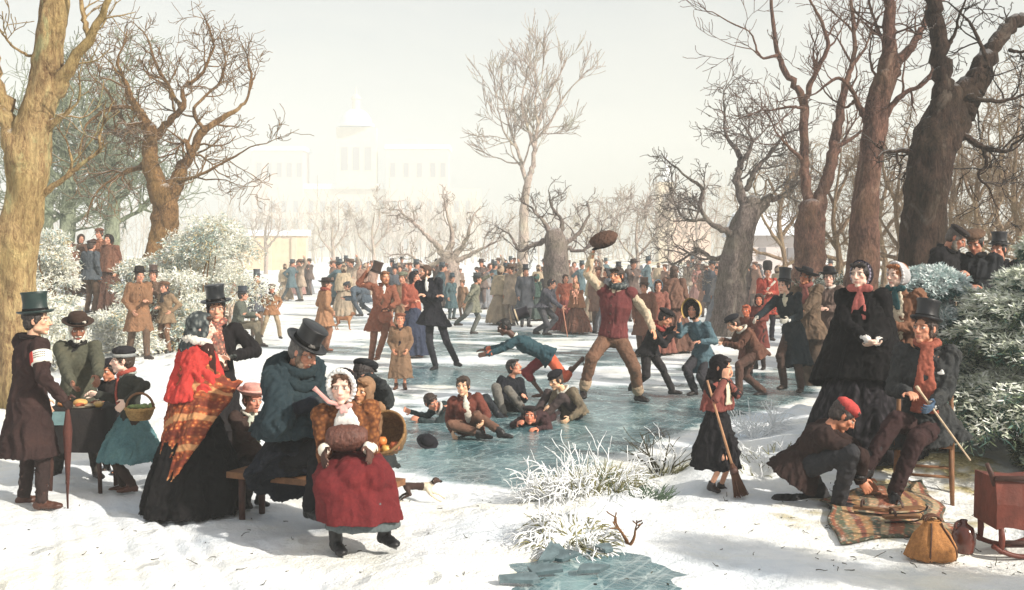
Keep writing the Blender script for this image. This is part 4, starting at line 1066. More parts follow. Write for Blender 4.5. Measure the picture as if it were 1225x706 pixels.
    def boots(s, col=(34, 26, 24), shaft=.16, only='LR', skate=False):
        m = plain('leather', col, .45, .35, 18, .25)
        for c in only:
            mb = MB(); k = s.k; s.foot(mb, c, 1.12)
            v = unit(s.Kn[c] - s.A[c]); mb.capsule(s.A[c], .050 * k, s.A[c] + v * shaft * k, .058 * k)
            d = s.fdir[c]; mb.box(s.A[c] - d * .035 * k - s.up * .072 * k, (.05 * k, .05 * k, .026 * k), np.array([np.cross(d, s.up), d, s.up])) if not getattr(s, 'toe', {}).get(c, 0) else None
            bo = s.done('boot', mb, m, min(s.vc, .010), 2, .003, 14, 1)
            if skate:
                mb = MB(); b = s.A[c] + d * .05 * k - s.up * .078 * k
                mb.box(b - s.up * .002, (.006, .25 * k, .014), np.array([np.cross(d, s.up), d, s.up]))
                link('skate', mb.mesh('skate', s.B), plain('steel', (150, 150, 150), .3, .2, 30, .1, .9), bo)
        return s
    def trousers(s, col, fit=1.0, to=.97, cuff=None):
        k = s.k; mb = MB()
        mb.ell(s.pel - s.up * .01, (.155 * k * fit, .118 * k * fit, .12 * k), np.array([s.pl2, s.pf2, s.sp]))
        for c in 'LR':
            mb.capsule(s.Hp[c], .098 * k * fit, s.Kn[c], .073 * k * fit); e = s.Kn[c] + (s.A[c] - s.Kn[c]) * to
            mb.capsule(s.Kn[c], .073 * k * fit, e, .060 * k * fit)
        s.done('trousers', mb, cloth(col), None, 2, .009 * k, 7, .6)
        if cuff:
            for c in 'LR':
                e = s.Kn[c] + (s.A[c] - s.Kn[c]) * to; v = unit(s.A[c] - s.Kn[c])
                mb = MB(); mb.capsule(e - v * .03 * k, .070 * k * fit, e + v * .02 * k, .066 * k * fit)
                s.done('cuff', mb, cloth(cuff), None, 2, .006, 8)
        return s
    def coat(s, col, hem=None, flare=.05, fit=1.0, sleeves=True, name='coat', cuff=.96, hemc=None, ripple=.13, open_=False, wr=.017, mat=None, collar=None, belly=0, only='LR', waist=.95, short=False):
        k = s.k; mb = MB(); t = s.sp; ln = np.linalg.norm(s.neck - s.pel); w = s.w
        def ring(u, rl, rf, off=0, n=18):
            a = np.arange(n) * 2 * math.pi / n; m = min(max(u, 0), 1)
            Lx = unit(s.pl2 * (1 - m) + s.sl * m); Fx = np.cross(Lx, t)
            return s.pel + t * ln * u + Fx * off + np.outer(np.cos(a) * rl, Lx) + np.outer(np.sin(a) * rf, Fx)
        f = fit; b = belly
        rr = [ring(-.12 if not short else .0, .165 * k * f, .125 * k * f), ring(.05, .17 * k * f, (.13 + b * .5) * k * f, b * .3 * k), ring(.32, .152 * k * f * waist, (.115 + b) * k * f, b * .5 * k), ring(.62, .182 * k * w * f, .132 * k * f, .012 * k), ring(.82, .185 * k * w * f, .118 * k * f, .004), ring(.93, .135 * k * w, .090 * k), ring(1.0, .072 * k, .070 * k), ring(1.045, .064 * k, .064 * k)]
        mb.loft(rr)
        for c in only:
            mb.ell(s.S[c] - t * .005, (.078 * k * f,) * 3)
            if sleeves:
                e = s.E[c] + (s.W[c] - s.E[c]) * cuff
                mb.capsule(s.S[c], .076 * k * f, s.E[c], .060 * k * f); mb.capsule(s.E[c], .060 * k * f, e, .047 * k * f)
        if hem is not None:
            hc = s.P(hemc, None) if hemc is not None else np.array([s.pel[0], s.pel[1], s.B[2] + hem * k])
            n = 40; a = np.arange(n) * 2 * math.pi / n; rings = []
            ph = np.random.default_rng(s.seed).uniform(0, 6.28, 4)
            ax = unit(s.pel - hc); Lx = unit(s.pl - ax * (s.pl @ ax)); Fx = np.cross(Lx, ax)
            for q in np.linspace(0, 1, 8):
                c0 = (s.pel + t * ln * .2) * (1 - q) + hc * q
                am = ripple * q * (np.sin(5 * a + ph[0]) * .5 + np.sin(8 * a + ph[1]) * .4 + .3 * np.sin(13 * a + ph[2]))
                rl = (.160 + (flare + .03) * q) * k * f * (1 + am); rf = (.125 + b * (1 - q) + (flare + .025) * q) * k * f * (1 + am)
                rings.append(c0 + (np.cos(a) * rl)[:, None] * Lx + (np.sin(a) * rf)[:, None] * Fx)
            # hollow underside
            inner = [c0 + (rings[-1] - c0) * .86, (s.pel * .35 + hc * .65) + (rings[-2] - (s.pel * .143 + hc * .857 + t * ln * .03)) * .7]
            mb.loft(rings + inner)
        o = s.done(name, mb, mat or cloth(col), None, 2, wr * k, 6, .28)
        if collar:
            mb = MB(); a = np.arange(20) * 2 * math.pi / 20
            pts = [s.neck + s.sp * .012 * k + s.sl * math.cos(x) * .078 * k + s.sf * math.sin(x) * .082 * k - s.up * .03 * k * max(0, math.sin(x)) for x in np.linspace(-math.pi * 1.42, math.pi * .42, 16)]
            mb.tube(pts, [(.022 * k, .030 * k)] * 16, 8)
            s.done('collar', mb, cloth(collar), min(s.vc, .011), 2, .003, 10, parent=o)
        return s
    def skirt(s, col, r=.42, length=None, top=.10, ripple=.11, n=9, name='skirt', mat=None, train=0, hemz=.03, cx=None, fr=1.0, wr=.018):
        k = s.k; mb = MB(); a = np.arange(64) * 2 * math.pi / 64; rings = []
        ln = np.linalg.norm(s.neck - s.pel); T = s.pel + s.sp * ln * top
        Bc = np.array([s.pel[0], s.pel[1], s.B[2]]) if cx is None else s.P(cx, None)
        Bc = Bc + np.array([0, 0, hemz])
        ph = np.random.default_rng(s.seed).uniform(0, 6.28, 4)
        for q in np.linspace(0, 1, 12):
            c0 = T * (1 - q) + Bc * q - s.f * train * q * q * .5
            rad = .125 * k + (r - .125 * k) * (math.sin(q * math.pi / 2) ** .85 * .5 + q * .5)
            am = ripple * min(1, q * 1.6) * (np.sin(n * a + ph[0]) * .5 + np.sin((n + 4) * a + ph[1] + 2 * q) * .4 + .35 * np.sin(2.1 * n * a + ph[2]))
            rad = rad * (1 + am); tr = 1 + train / r * .5 * q * (np.cos(a + math.pi / 2) > 0) * np.cos(a + math.pi / 2) ** 2
            rings.append(c0 + (np.cos(a) * rad)[:, None] * s.l + (np.sin(a) * rad * fr * tr)[:, None] * s.f)
        inner = [Bc + (rings[-1] - Bc) * .9 + (0, 0, .0), Bc + (rings[-1] - Bc) * .5 + (0, 0, .25)]
        mb.loft(rings + inner)
        s.done(name, mb, mat or cloth(col), None, 2, wr, 6, .2)
        return s
    def cape(s, col, drop=.6, r=.34, name='cape', mat=None, ripple=.10, wr=.018, fwd=0, fr=.75, big=1.0, low=None, top=1.02, n=7, lowa=None, sh=True):
        "shawl or cloak hung from the shoulders; low: metres longer at the back (+) or front (-)"
        k = s.k; mb = MB(); a = np.arange(56) * 2 * math.pi / 56; rings = []
        ph = np.random.default_rng(s.seed).uniform(0, 6.28, 4); ln = np.linalg.norm(s.neck - s.pel)
        prof = [(0, .075, .075), (.07, .10, .09), (.16, .215 * s.w, .135), (.35, .25 * s.w, .165)]
        tot = drop * k
        Z = s.neck + s.sp * ln * (top - 1)
        for q in (0, .04, .09, .16, .28, .45, .62, .8, 1):
            h = q * tot
            x = h / k
            rl = big * np.interp(x, [0, .03, .07, .12, .22, drop], [.07, .09, .15, .215 * s.w, .235 * s.w, r]); rf = big * np.interp(x, [0, .03, .07, .12, .22, drop], [.07, .085, .11, .14, .17, r * fr])
            am = ripple * q * (np.sin(n * a + ph[0]) * .5 + np.sin((n + 4) * a + ph[1]) * .4)
            dn = s.sp if q < .3 else unit(s.sp * .3 + s.up * .7)
            c0 = Z - dn * h + s.f * fwd * q
            ex = np.zeros(56) if low is None else (low * q * q * np.sin(a) if lowa is None else -low * q * q * np.cos(a - lowa))
            rings.append(c0 + (np.cos(a) * rl * k * (1 + am))[:, None] * s.sl + (np.sin(a) * rf * k * (1 + am))[:, None] * s.f + ex[:, None] * s.up)
        c1 = rings[-1].mean(0)
        mb.loft(rings + [c1 + (rings[-1] - c1) * .9, c1 + (rings[-2] - rings[-2].mean(0)) * .5 + s.up * tot * .3])
        for c in ('LR' if sh else ''): mb.ell(s.S[c] - s.sp * .02 - s.sl * (.015 if c == 'L' else -.015), (.07 * k,) * 3)
        return_o = s.done(name, mb, mat or cloth(col), None, 2, wr, 6, .22)
        s.last = return_o
        return s
    def sleeve(s, col, c, r=1.0, a=0, b=.96, name='sleeve', mat=None):
        k = s.k * r; mb = MB(); e = s.E[c] + (s.W[c] - s.E[c]) * b; st = s.S[c] + (s.E[c] - s.S[c]) * a
        mb.capsule(st, .082 * k, s.E[c], .064 * k); mb.capsule(s.E[c], .064 * k, e, .050 * k)
        s.done(name, mb, mat or cloth(col), None, 2, .010 * s.k, 6, .9); return s
    def gloves(s, col, only='LR', cuff=.05):
        for c in only:
            mb = MB(); s.hk *= 1.10; s.hand(mb, c, s.curl); s.hk /= 1.10
            mb.capsule(s.W[c] - s.hd[c] * cuff, .038 * s.k, s.W[c], .034 * s.k)
            s.done('glove', mb, cloth(col), s.vb * 1.15, 2)
        return s
    def cuffs(s, col=(232, 228, 220), only='LR', r=.045):
        for c in only:
            mb = MB(); v = unit(s.W[c] - s.E[c]); mb.capsule(s.W[c] - v * .035 * s.k, r * s.k, s.W[c] + v * .004, (r - .003) * s.k); s.done('cuff', mb, cloth(col, var=.1), min(s.vc, .009), 2, .003, 12)
        return s
    def front(s, col, w=.085, top=.97, bot=.2, name='waistcoat', mat=None, off=.0, buttons=0):
        k = s.k; ln = np.linalg.norm(s.neck - s.pel); mb = MB()
        for u in np.linspace(bot, top, 9):
            r = np.interp(u, [0, .32, .62, .82, .95, 1], [.118, .112, .130, .112, .082, .07]) + off
            ww = w * np.interp(u, [bot, bot + .2, .8, 1], [.8, 1, 1, .45])
            mb.ell(s.pel + s.sp * ln * u + s.sf * (r - .012) * k, (ww * k, .022 * k, ln * .09), np.array([s.sl, s.sf, s.sp]))
        s.done(name, mb, mat or cloth(col), min(s.vc, .011), 2, .005, 9)
        return s
    def placket(s, col, off=.012, top=.98, bot=-.05, buttons=5, bcol=(40, 32, 28)):
        "dark front opening of a coat with its buttons"
        s.front(col, .010, top, bot, 'placket', off=off)
        k = s.k; ln = np.linalg.norm(s.neck - s.pel); mb = MB()
        for u in np.linspace(.12, .82, buttons):
            r = np.interp(u, [0, .32, .62, .82, .95, 1], [.118, .112, .130, .112, .082, .07]) + off + .012
            mb.ell(s.pel + s.sp * ln * u + s.sf * r * k - s.sl * .035 * k, (.011 * k, .006 * k, .011 * k), np.array([s.sl, s.sf, s.sp]), 8, 5)
        me = mb.mesh('button_row', s.B); smooth(me); link('button_row', me, plain('horn', bcol, .4), s.o); return s
    def shirtfront(s, col=(232, 228, 218)):
        return s.front(col, .04, 1.02, .72, 'shirt_front', off=.006)
    def scarf(s, col, ends=.35, thick=.035, mat=None, w=.045, spread=.03, knot=True, name='scarf', side=0, out=0):
        k = s.k; mb = MB()
        base = s.neck + s.sp * .035 * k
        pts = [base + s.sl * math.cos(x) * .070 * k + s.sf * (math.sin(x) * .074 + .01) * k - s.up * .018 * k * math.sin(x) for x in np.linspace(0, 2 * math.pi, 17)]
        mb.tube(pts, [(thick * .9 * k, thick * 1.15 * k)] * 17, 10)
        if ends:
            for sg in (-1, 1):
                q0 = base + s.sf * .095 * k - s.up * .02
                pts, rad = [], []
                ln = np.linalg.norm(s.neck - s.pel)
                for u in np.linspace(0, 1, 7):
                    down = ends * k * u; uu = 1 - down / ln
                    r = np.interp(uu, [0, .32, .62, .82, .95, 1], [.145, .135, .150, .130, .105, .095])
                    pts.append(s.pel + s.sp * ln * uu + s.sf * (r + .006 + out) * k + s.sl * (sg * (.012 + spread * u) + side) * k); rad.append((w * k * (.55 + .5 * u), .014 * k))
                mb.tube(pts, rad, 10, flat=(s.sl,))
            if knot: mb.ell(base + s.sf * .10 * k - s.up * .03 * k, (.036 * k, .026 * k, .034 * k))
        s.done(name, mb, mat or cloth(col), min(s.vc, .010), 2, .006, 10)
        return s
    def bowtie(s, col, size=1, ends=.12):
        "ribbon bow under the chin with hanging tails"
        k = s.k * size; mb = MB(); c = s.neck + s.sp * .03 * s.k + s.sf * .10 * s.k - s.up * .01
        mb.ell(c, (.02 * k, .018 * k, .02 * k))
        for sg in (-1, 1):
            mb.ell(c + s.sl * sg * .045 * k + s.up * .006, (.042 * k, .016 * k, .028 * k), np.array([s.sl, s.sf, s.up]))
            mb.tube([c, c + s.sl * sg * .02 * k - s.up * ends * .5 * k + s.sf * .03 * k, c + s.sl * sg * .035 * k - s.up * ends * k + s.sf * .035 * k], [(.014 * k, .008 * k), (.024 * k, .008 * k), (.026 * k, .008 * k)], 8, flat=(s.sl,))
        s.done('ribbon', mb, cloth(col), .008, 2, .003, 12); return s
    def hair(s, col=(62, 42, 28), long=0, puff=0, fringe=True, bald=0):
        mb = MB(); q = s.hk; h = s.hp; A = s.HA()
        p = 1 + puff
        mb.ell(h(-.022, 0, .036 - bald), (.084 * q * p, .098 * q * p, .084 * q * p), A)
        mb.ell(h(-.045, 0, -.012), (.076 * q * p, .066 * q * p, .075 * q), A)
        for sg in (-1, 1): mb.ell(h(.012, sg * .070, .012), (.015 * q, .024 * q, .038 * q), A)
        if fringe:
            for sg in (-1, 1): mb.ell(h(.055, sg * .032, .082), (.042 * q, .030 * q, .020 * q), A)
        if long:
            mb.ell(h(-.05, 0, -.06 - .04 * long), (.088 * q, .055 * q, (.08 + .06 * long) * q), A)
        me = fuse(mb, max(.006, s.vb), 1, s.B, 'hair'); s.seed += 3; wrinkle(me, .007 * q, 16, s.seed, .5)
        link('hair', me, hairmat(col), s.o); return s
    def beard(s, col=(70, 46, 30), full=1.0, moustache=True, sideb=True):
        mb = MB(); q = s.hk; h = s.hp; A = s.HA()
        if full:
            mb.ell(h(.055, 0, -.100), (.046 * q, .036 * q, .034 * q * full), A)
            for sg in (-1, 1): mb.ell(h(.035, sg * .046, -.075), (.020 * q, .034 * q, .036 * q), A)
        if sideb:
            for sg in (-1, 1): mb.ell(h(.016, sg * .067, -.035), (.013 * q, .022 * q, .042 * q), A)
        if moustache:
            for sg in (-1, 1): mb.ell(h(.094, sg * .017, -.051), (.021 * q, .010 * q, .0075 * q), A)
        me = fuse(mb, s.vb, 1, s.B, 'beard'); s.seed += 3; wrinkle(me, .004 * q, 22, s.seed, .5)
        link('beard', me, hairmat(col), s.o); return s
    # ---------- hats
    def hatframe(s, tilt=0, roll=0, u=.07, f=-.012):
        t, r = R(tilt), R(roll)
        hf = s.hf * math.cos(t) - s.hu * math.sin(t); hu = s.hu * math.cos(t) + s.hf * math.sin(t)
        hl = s.hl * math.cos(r) + hu * math.sin(r); hu = hu * math.cos(r) - s.hl * math.sin(r)
        return s.hp(f, 0, u), np.array([hl, hf, hu]) * s.hk
    def tophat(s, col=(24, 22, 24), tilt=0, roll=0, hgt=.155, brim=.135, band=(14, 13, 14), shine=.38, u=.062):
        c, A = s.hatframe(tilt, roll, u); o = make_tophat(c, A, col, hgt, brim, band, s.B, s.o, shine); return s
    def roundhat(s, col=(44, 34, 30), tilt=0, roll=0, hgt=.105, brim=.165, band=(24, 20, 18), curl=.02, u=.06, f=-.012):
        c, A = s.hatframe(tilt, roll, u, f); mb = MB()
        prof = [(.02, -.004), (brim * .7, -.006), (brim, curl), (brim + .004, curl + .006), (brim * .98, curl + .010), (.098, .012), (.094, .045), (.092, hgt * .75), (.076, hgt * .97), (.03, hgt * 1.02), (.003, hgt)]
        mb.lathe(c, prof, A, 30, (.94, 1.1)); me = mb.mesh('hat', s.B); smooth(me); wrinkle(me, .003, 8, s.seed, 1)
        o = link('hat', me, cloth(col, .8), s.o)
        mb = MB(); mb.lathe(c, [(.090, .013), (.1005, .014), (.099, .036), (.090, .037)], A, 30, (.94, 1.1)); me = mb.mesh('hat_band', s.B); smooth(me); link('hat_band', me, cloth(band, .7), o)
        return s
    def cap(s, col=(40, 34, 34), tilt=0, roll=0, size=1.0, visor=True, u=.058, puff=1.0):
        c, A = s.hatframe(tilt, roll, u); mb = MB(); An = A / s.hk; q = s.hk
        mb.ell(c + A[2] * .035, (.104 * q * size, .116 * q * size, .046 * q * puff), An, 18, 9); mb.lathe(c, [(.01, 0), (.088, 0), (.094, .03), (.01, .04)], A, 20, (.95, 1.08))
        if visor: mb.ell(c + A[1] * .095 + A[2] * .004, (.062 * q, .046 * q, .009 * q), An, 14, 7)
        s.done('cap', mb, cloth(col, .85), max(.008, s.vb), 2, .004 * q, 10, 1); return s
    def busby(s, col=(34, 26, 24)):
        c, A = s.hatframe(0, 0, .07); mb = MB(); q = s.hk
        mb.lathe(c, [(.02, -.01), (.098, -.01), (.112, .08), (.108, .17), (.07, .215), (.01, .22)], A, 20); s.done('bearskin_hat', mb, hairmat(col), .012, 2, .006, 18); return s
    def bonnet(s, col, frill=None, ribbon=None, depth=1.0, frillw=.02, rim=1.0, tilt=0, mat=None):
        "close bonnet: shell round the back and sides with a rim framing the face"
        A = s.HA(); q = s.hk; mb = MB()
        th = np.linspace(-.30 * math.pi, 1.30 * math.pi, 26)
        c = lambda f, r, ru, up: [s.hp(f + .016 * math.sin(x), r * math.cos(x), up + ru * math.sin(x)) for x in th]
        rows = [(.044 * depth, .098 * rim, .122 * rim, .008), (.0, .099, .122, .010), (-.05, .095, .112, .008), (-.095, .074, .086, .006), (-.125, .036, .042, .006), (-.132, .004, .004, .006)]
        outer = [np.array(c(f, r, ru, up)) for f, r, ru, up in rows]
        inner = [np.array(c(f, r - .009, ru - .009, up)) for f, r, ru, up in reversed(rows)]
        allr = outer + inner
        k_ = len(th); V = np.concatenate(allr); Fs = []
        nr = len(allr)
        for i in range(nr):
            a0, b0 = i * k_, ((i + 1) % nr) * k_
            for j in range(k_ - 1): Fs.append((a0 + j, a0 + j + 1, b0 + j + 1, b0 + j))
        Fs.append(tuple(i * k_ for i in range(nr))); Fs.append(tuple(reversed([i * k_ + k_ - 1 for i in range(nr)])))
        mb.add(V, Fs); me = mb.mesh('bonnet', s.B); smooth(me); o = link('bonnet', me, mat or cloth(col, .85), s.o)
        if frill:
            mb = MB(); pts = []
            for i, x in enumerate(np.linspace(-.34 * math.pi, 1.34 * math.pi, 60)):
                z = .006 * math.sin(i * 2.1)
                pts.append(s.hp((.046 + .02 * math.sin(x)) * depth + z, (.088 + z) * rim * math.cos(x), .006 + (.112 + z) * rim * math.sin(x)))
            mb.tube(pts, [frillw * q * .8] * len(pts), 8); me = mb.mesh('frill', s.B); smooth(me); link('frill', me, cloth(frill, .9, .12), o)
        if ribbon:
            mb = MB(); pts = [s.hp(.02 + .035 * math.cos(x * .5), .088 * math.sin(x), -.03 - .105 * math.cos(x * .5) ** 1.0) for x in np.linspace(-1.9, 1.9, 13)]
            mb.tube(pts, [(.012 * q, .006 * q)] * 13, 8); me = mb.mesh('ribbon', s.B); smooth(me); link('ribbon', me, cloth(ribbon), o)
        return s
    def headscarf(s, col, drape=.10, mat=None, big=1.0, pt=0, face=.0):
        mb = MB(); q = s.hk; A = s.HA(); h = s.hp
        mb.ell(h(-.028, 0, .026), (.096 * q * big, .104 * q * big, .104 * q * big), A)
        mb.ell(h(-.040, 0, -.05), (.090 * q * big, .078 * q * big, .085 * q), A)
        for sg in (-1, 1): mb.ell(h(.022 + face, sg * .070, -.02), (.024 * q, .040 * q, .088 * q), A)
        mb.ell(h(.010 + face, 0, .096), (.070 * q, .060 * q, .026 * q), A)
        mb.ell(h(.035, 0, -.122), (.045 * q, .035 * q, .024 * q), A)
        if drape: mb.capsule(h(-.05, 0, -.07), .09 * q, h(-.06, 0, -.12 - drape), .105 * q)
        me = fuse(mb, max(.007, s.vb), 2, s.B, 'headscarf'); s.seed += 3; wrinkle(me, .005, 10, s.seed, .7)
        link('headscarf', me, mat or cloth(col, .9), s.o); return s
HAIRM = {}
def hairmat(col):
    key = tuple(col)
    if key in HAIRM: return HAIRM[key]
    m, nt, b = nodes('hair'); c = np.array(lin(col))
    n1 = noise(nt, 60, 4, .7, (1, 1, .25)); nt.links.new(ramp(nt, n1, [(.3, tuple(c * .55)), (.7, tuple(np.clip(c * 1.5 + .004, 0, .9)))]), b.inputs['Base Color'])
    b.inputs['Roughness'].default_value = .6; bump(nt, b, n1, .6, .012); HAIRM[key] = m; return m
def silk(col, shine):
    key = ('silk', tuple(col), shine)
    if key in MATS: return MATS[key]
    m, nt, b = nodes('silk_plush'); c = np.array(lin(col)); n1 = noise(nt, 14, 4, .6)
    nt.links.new(ramp(nt, n1, [(.3, tuple(c * .7)), (.7, tuple(c * 1.4))]), b.inputs['Base Color']); b.inputs['Roughness'].default_value = shine; b.inputs['Specular IOR Level'].default_value = .5
    bump(nt, b, noise(nt, 200, 2, .6, (1, 1, .2)), .2, .003); MATS[key] = m; return m
def make_tophat(c, A, col, hgt, brim, band, off, parent, shine=.38, name='top_hat'):
    mb = MB(); prof = [(.02, -.003), (.10, -.003), (brim - .01, .004), (brim, .016), (brim - .003, .021), (brim - .02, .012), (.098, .006), (.092, .02), (.086, hgt * .5), (.091, hgt * .85), (.099, hgt - .004), (.095, hgt), (.02, hgt), (.002, hgt)]
    mb.lathe(c, prof, A, 36, (.92, 1.1)); me = mb.mesh('hat', off); smooth(me)
    o = link(name, me, silk(col, shine), parent)
    mb = MB(); mb.lathe(c, [(.088, .008), (.0965, .010), (.0925, .040), (.085, .041)], A, 36, (.92, 1.1)); me = mb.mesh('hat_band', off); smooth(me); link('hat_band', me, cloth(band, .8), o)
    return o
POSE = {
    'down': lambda s, g: s.S['L' if g > 0 else 'R'] + s.sl * g * .06 * s.k - s.up * .52 * s.k + s.f * .06 * s.k,
    'pocket': lambda s, g: s.S['L' if g > 0 else 'R'] + s.sl * g * .00 * s.k - s.up * .46 * s.k + s.f * .12 * s.k,
    'hip': lambda s, g: s.pel + s.pl * g * .19 * s.k + s.up * .10 * s.k + s.f * .03 * s.k,
    'front': lambda s, g: s.pel + s.sl * g * .06 * s.k + s.up * .20 * s.k + s.f * .24 * s.k,
    'chest': lambda s, g: s.pel + s.sl * g * .04 * s.k + s.up * .33 * s.k + s.f * .22 * s.k,
    'back': lambda s, g: s.pel + s.sl * g * .05 * s.k + s.up * .12 * s.k - s.f * .18 * s.k,
    'reach': lambda s, g: s.S['L' if g > 0 else 'R'] + s.f * .42 * s.k - s.up * .22 * s.k,
    'forward': lambda s, g: s.S['L' if g > 0 else 'R'] + s.f * .50 * s.k + s.sl * g * .08 * s.k - s.up * .02 * s.k,
    'out': lambda s, g: s.S['L' if g > 0 else 'R'] + s.sl * g * .46 * s.k - s.up * .18 * s.k + s.f * .1 * s.k,
    'fold': lambda s, g: s.pel + s.sl * g * -.09 * s.k + s.up * (.37 if g > 0 else .32) * s.k + s.f * (.19 if g > 0 else .15) * s.k,
    'raise': lambda s, g: s.S['L' if g > 0 else 'R'] + s.sl * g * .25 * s.k + s.up * .42 * s.k + s.f * .1 * s.k,
}
# patterned cloths
def pattern_mat(name, stops, scale, stretch, bands=None, base=None):
    m, nt, b = nodes(name)
    tc = N(nt, 'ShaderNodeTexCoord'); mp = N(nt, 'ShaderNodeMapping'); mp.inputs['Scale'].default_value = stretch; nt.links.new(tc.outputs['Object'], mp.inputs['Vector'])
    v = N(nt, 'ShaderNodeTexVoronoi'); v.inputs['Scale'].default_value = scale; nt.links.new(mp.outputs[0], v.inputs['Vector'])
    col = ramp(nt, v.outputs['Distance'], stops)
    n1 = noise(nt, 24, 4); col = mix(nt, .25, col, ramp(nt, n1, [(.3, stops[0][1]), (.7, stops[-1][1])]))
    if bands:
        w = N(nt, 'ShaderNodeTexWave'); w.wave_type = 'BANDS'; w.bands_direction = 'DIAGONAL'; w.inputs['Scale'].default_value = bands[0]; w.inputs['Distortion'].default_value = 1.2; w.inputs['Detail'].default_value = 2; w.inputs['Detail Scale'].default_value = 1.2
        mp2 = N(nt, 'ShaderNodeMapping'); mp2.inputs['Rotation'].default_value = bands[1]; nt.links.new(tc.outputs['Object'], mp2.inputs['Vector']); nt.links.new(mp2.outputs[0], w.inputs['Vector'])
        f = ramp(nt, w.outputs['Fac'], [(.86, 0), (.93, 1)]); col = mix(nt, math_(nt, 'MULTIPLY', f, .6), col, bands[2])
        f = ramp(nt, w.outputs['Fac'], [(.12, 1), (.2, 0)]); col = mix(nt, math_(nt, 'MULTIPLY', f, .7), col, bands[3])
    nt.links.new(col, b.inputs['Base Color']); b.inputs['Roughness'].default_value = .95; b.inputs['Specular IOR Level'].default_value = .2
    bump(nt, b, noise(nt, 260, 3), .35, .008)
    return m
M_PAISLEY = pattern_mat('paisley', [(.12, lin((214, 150, 92))), (.3, lin((176, 78, 46))), (.5, lin((128, 52, 38))), (.75, lin((92, 40, 34)))], 26, (1, 1, 1.4), (1.7, (0.3, .9, .5), lin((206, 160, 112)), lin((96, 44, 38))))
M_SCARFP = pattern_mat('printed_scarf', [(.1, lin((226, 200, 170))), (.3, lin((172, 72, 56))), (.6, lin((92, 52, 56))), (.8, lin((60, 44, 48)))], 40, (1, 1, 1))
M_PLAID = pattern_mat('plaid', [(.2, lin((150, 120, 96))), (.5, lin((74, 66, 74))), (.8, lin((44, 42, 54)))], 46, (1, 1, 1))
M_REDSCARF = cloth((176, 74, 58)); M_DKRED = cloth((122, 28, 30))
UPV = np.array([0, 0, 1.0])
# ================================================================== the people, front left
OCHRE, DARK, NAVY = (140, 98, 62), (32, 29, 30), (34, 38, 48)
p = Fig('man in a tall greenish top hat and dark brown overcoat with white armbands', (40, 607), top=371, yaw=138, hyaw=96, wR=(74, 476, .1), wL=(52, 480, -.2), eR=(46, 462, .3), pel=(34, 478), neck=(38, 404), aR=(50, 600, .08), aL=(29, 594, -.1), fyR=95, fyL=115)
p.body((222, 176, 146)).hair((44, 36, 32)).trousers((58, 44, 42)).boots((74, 44, 32)).coat((58, 40, 38), hem=.46, flare=.07, fit=1.1, collar=(38, 28, 28), ripple=.08).tophat((26, 44, 42), tilt=-4, hgt=.175, shine=.42).cuffs((70, 50, 46), 'R', .052).gloves((52, 40, 38), 'R')
for c, col in (('L', (226, 222, 200)), ('R', (228, 226, 214))):
    a = p.S[c] + (p.E[c] - p.S[c]) * .42; v = unit(p.E[c] - p.S[c]); mb = MB(); mb.tube([a - v * .045, a + v * .045], [.079, .076], 20); me = mb.mesh('armband', p.B); smooth(me); o = link('armband', me, plain('white_cloth', col, .9, .08, 30), p.o)
    if c == 'R':
        sd = unit(np.cross(v, np.array([0, 1.0, 0]))); 
        mb = MB(); mb.tube([a - v * .046, a + v * .046], [.0795, .0765], 20)
        V = np.concatenate(mb.v); mb2 = MB(); w_ = unit(np.array([-.75, -.65, 0])); w_ = unit(w_ - v * (w_ @ v))
        for i in range(6):
            an = (i - 2.5) * .14; d_ = unit(w_ * math.cos(an) + np.cross(v, w_) * math.sin(an)); mb2.box(a + d_ * .0795, (.012, .004, .088), np.array([np.cross(v, d_), d_, v]))
        link('red_band', mb2.mesh('red_band', p.B), plain('red_cloth', (186, 60, 48), .9, .1, 30), o)
        mb2 = MB()
        w_ = unit(np.array([.25, -.97, 0])); w_ = unit(w_ - v * (w_ @ v))
        for row in (-.022, -.004, .014):
            for i in range(7):
                an = (i - 3) * .17 + row; d_ = unit(w_ * math.cos(an) + np.cross(v, w_) * math.sin(an)); mb2.box(a + d_ * .0795 + v * row, (.009, .003, .007), np.array([np.cross(v, d_), d_, v]))
        link('lettering', mb2.mesh('lettering', p.B), plain('ink', (96, 90, 84), .9, .1, 30), o)
UMB_HAND = p.W['R'] + p.hd['R'] * .07

p = Fig('stall keeper in a wide brown hat and olive coat behind the food stall', (93, 588), d=9.7, top=379, yaw=12, hyaw=25, hpitch=10, wR=(90, 470, .40), wL=(118, 460, .42), eR=(62, 462, .1), eL=(130, 440, .1), aR=(66, 578, .0), aL=(118, 580, .05), fyL=40)
p.body((150, 102, 78)).hair((190, 184, 172)).beard((214, 206, 192), 1.1).trousers((60, 56, 50)).boots((44, 34, 30)).coat((84, 84, 68), hem=.50, flare=.06, fit=1.12, collar=(44, 42, 40)).front((48, 46, 46), .07, .98, .3).bowtie((26, 24, 26), .9, .06).roundhat((66, 48, 38), tilt=4, brim=.155)
STALLMAN = p

p = Fig('boy in a dark cap squeezed behind the stall next to the keeper', (134, 566), d=9.95, top=434, yaw=-20, hpitch=10, wL='front', wR='front')
p.body((206, 140, 108)).hair((40, 30, 26)).trousers((46, 42, 42)).boots().coat((44, 40, 40), hem=.45, collar=(36, 32, 34)).cap((34, 32, 38))

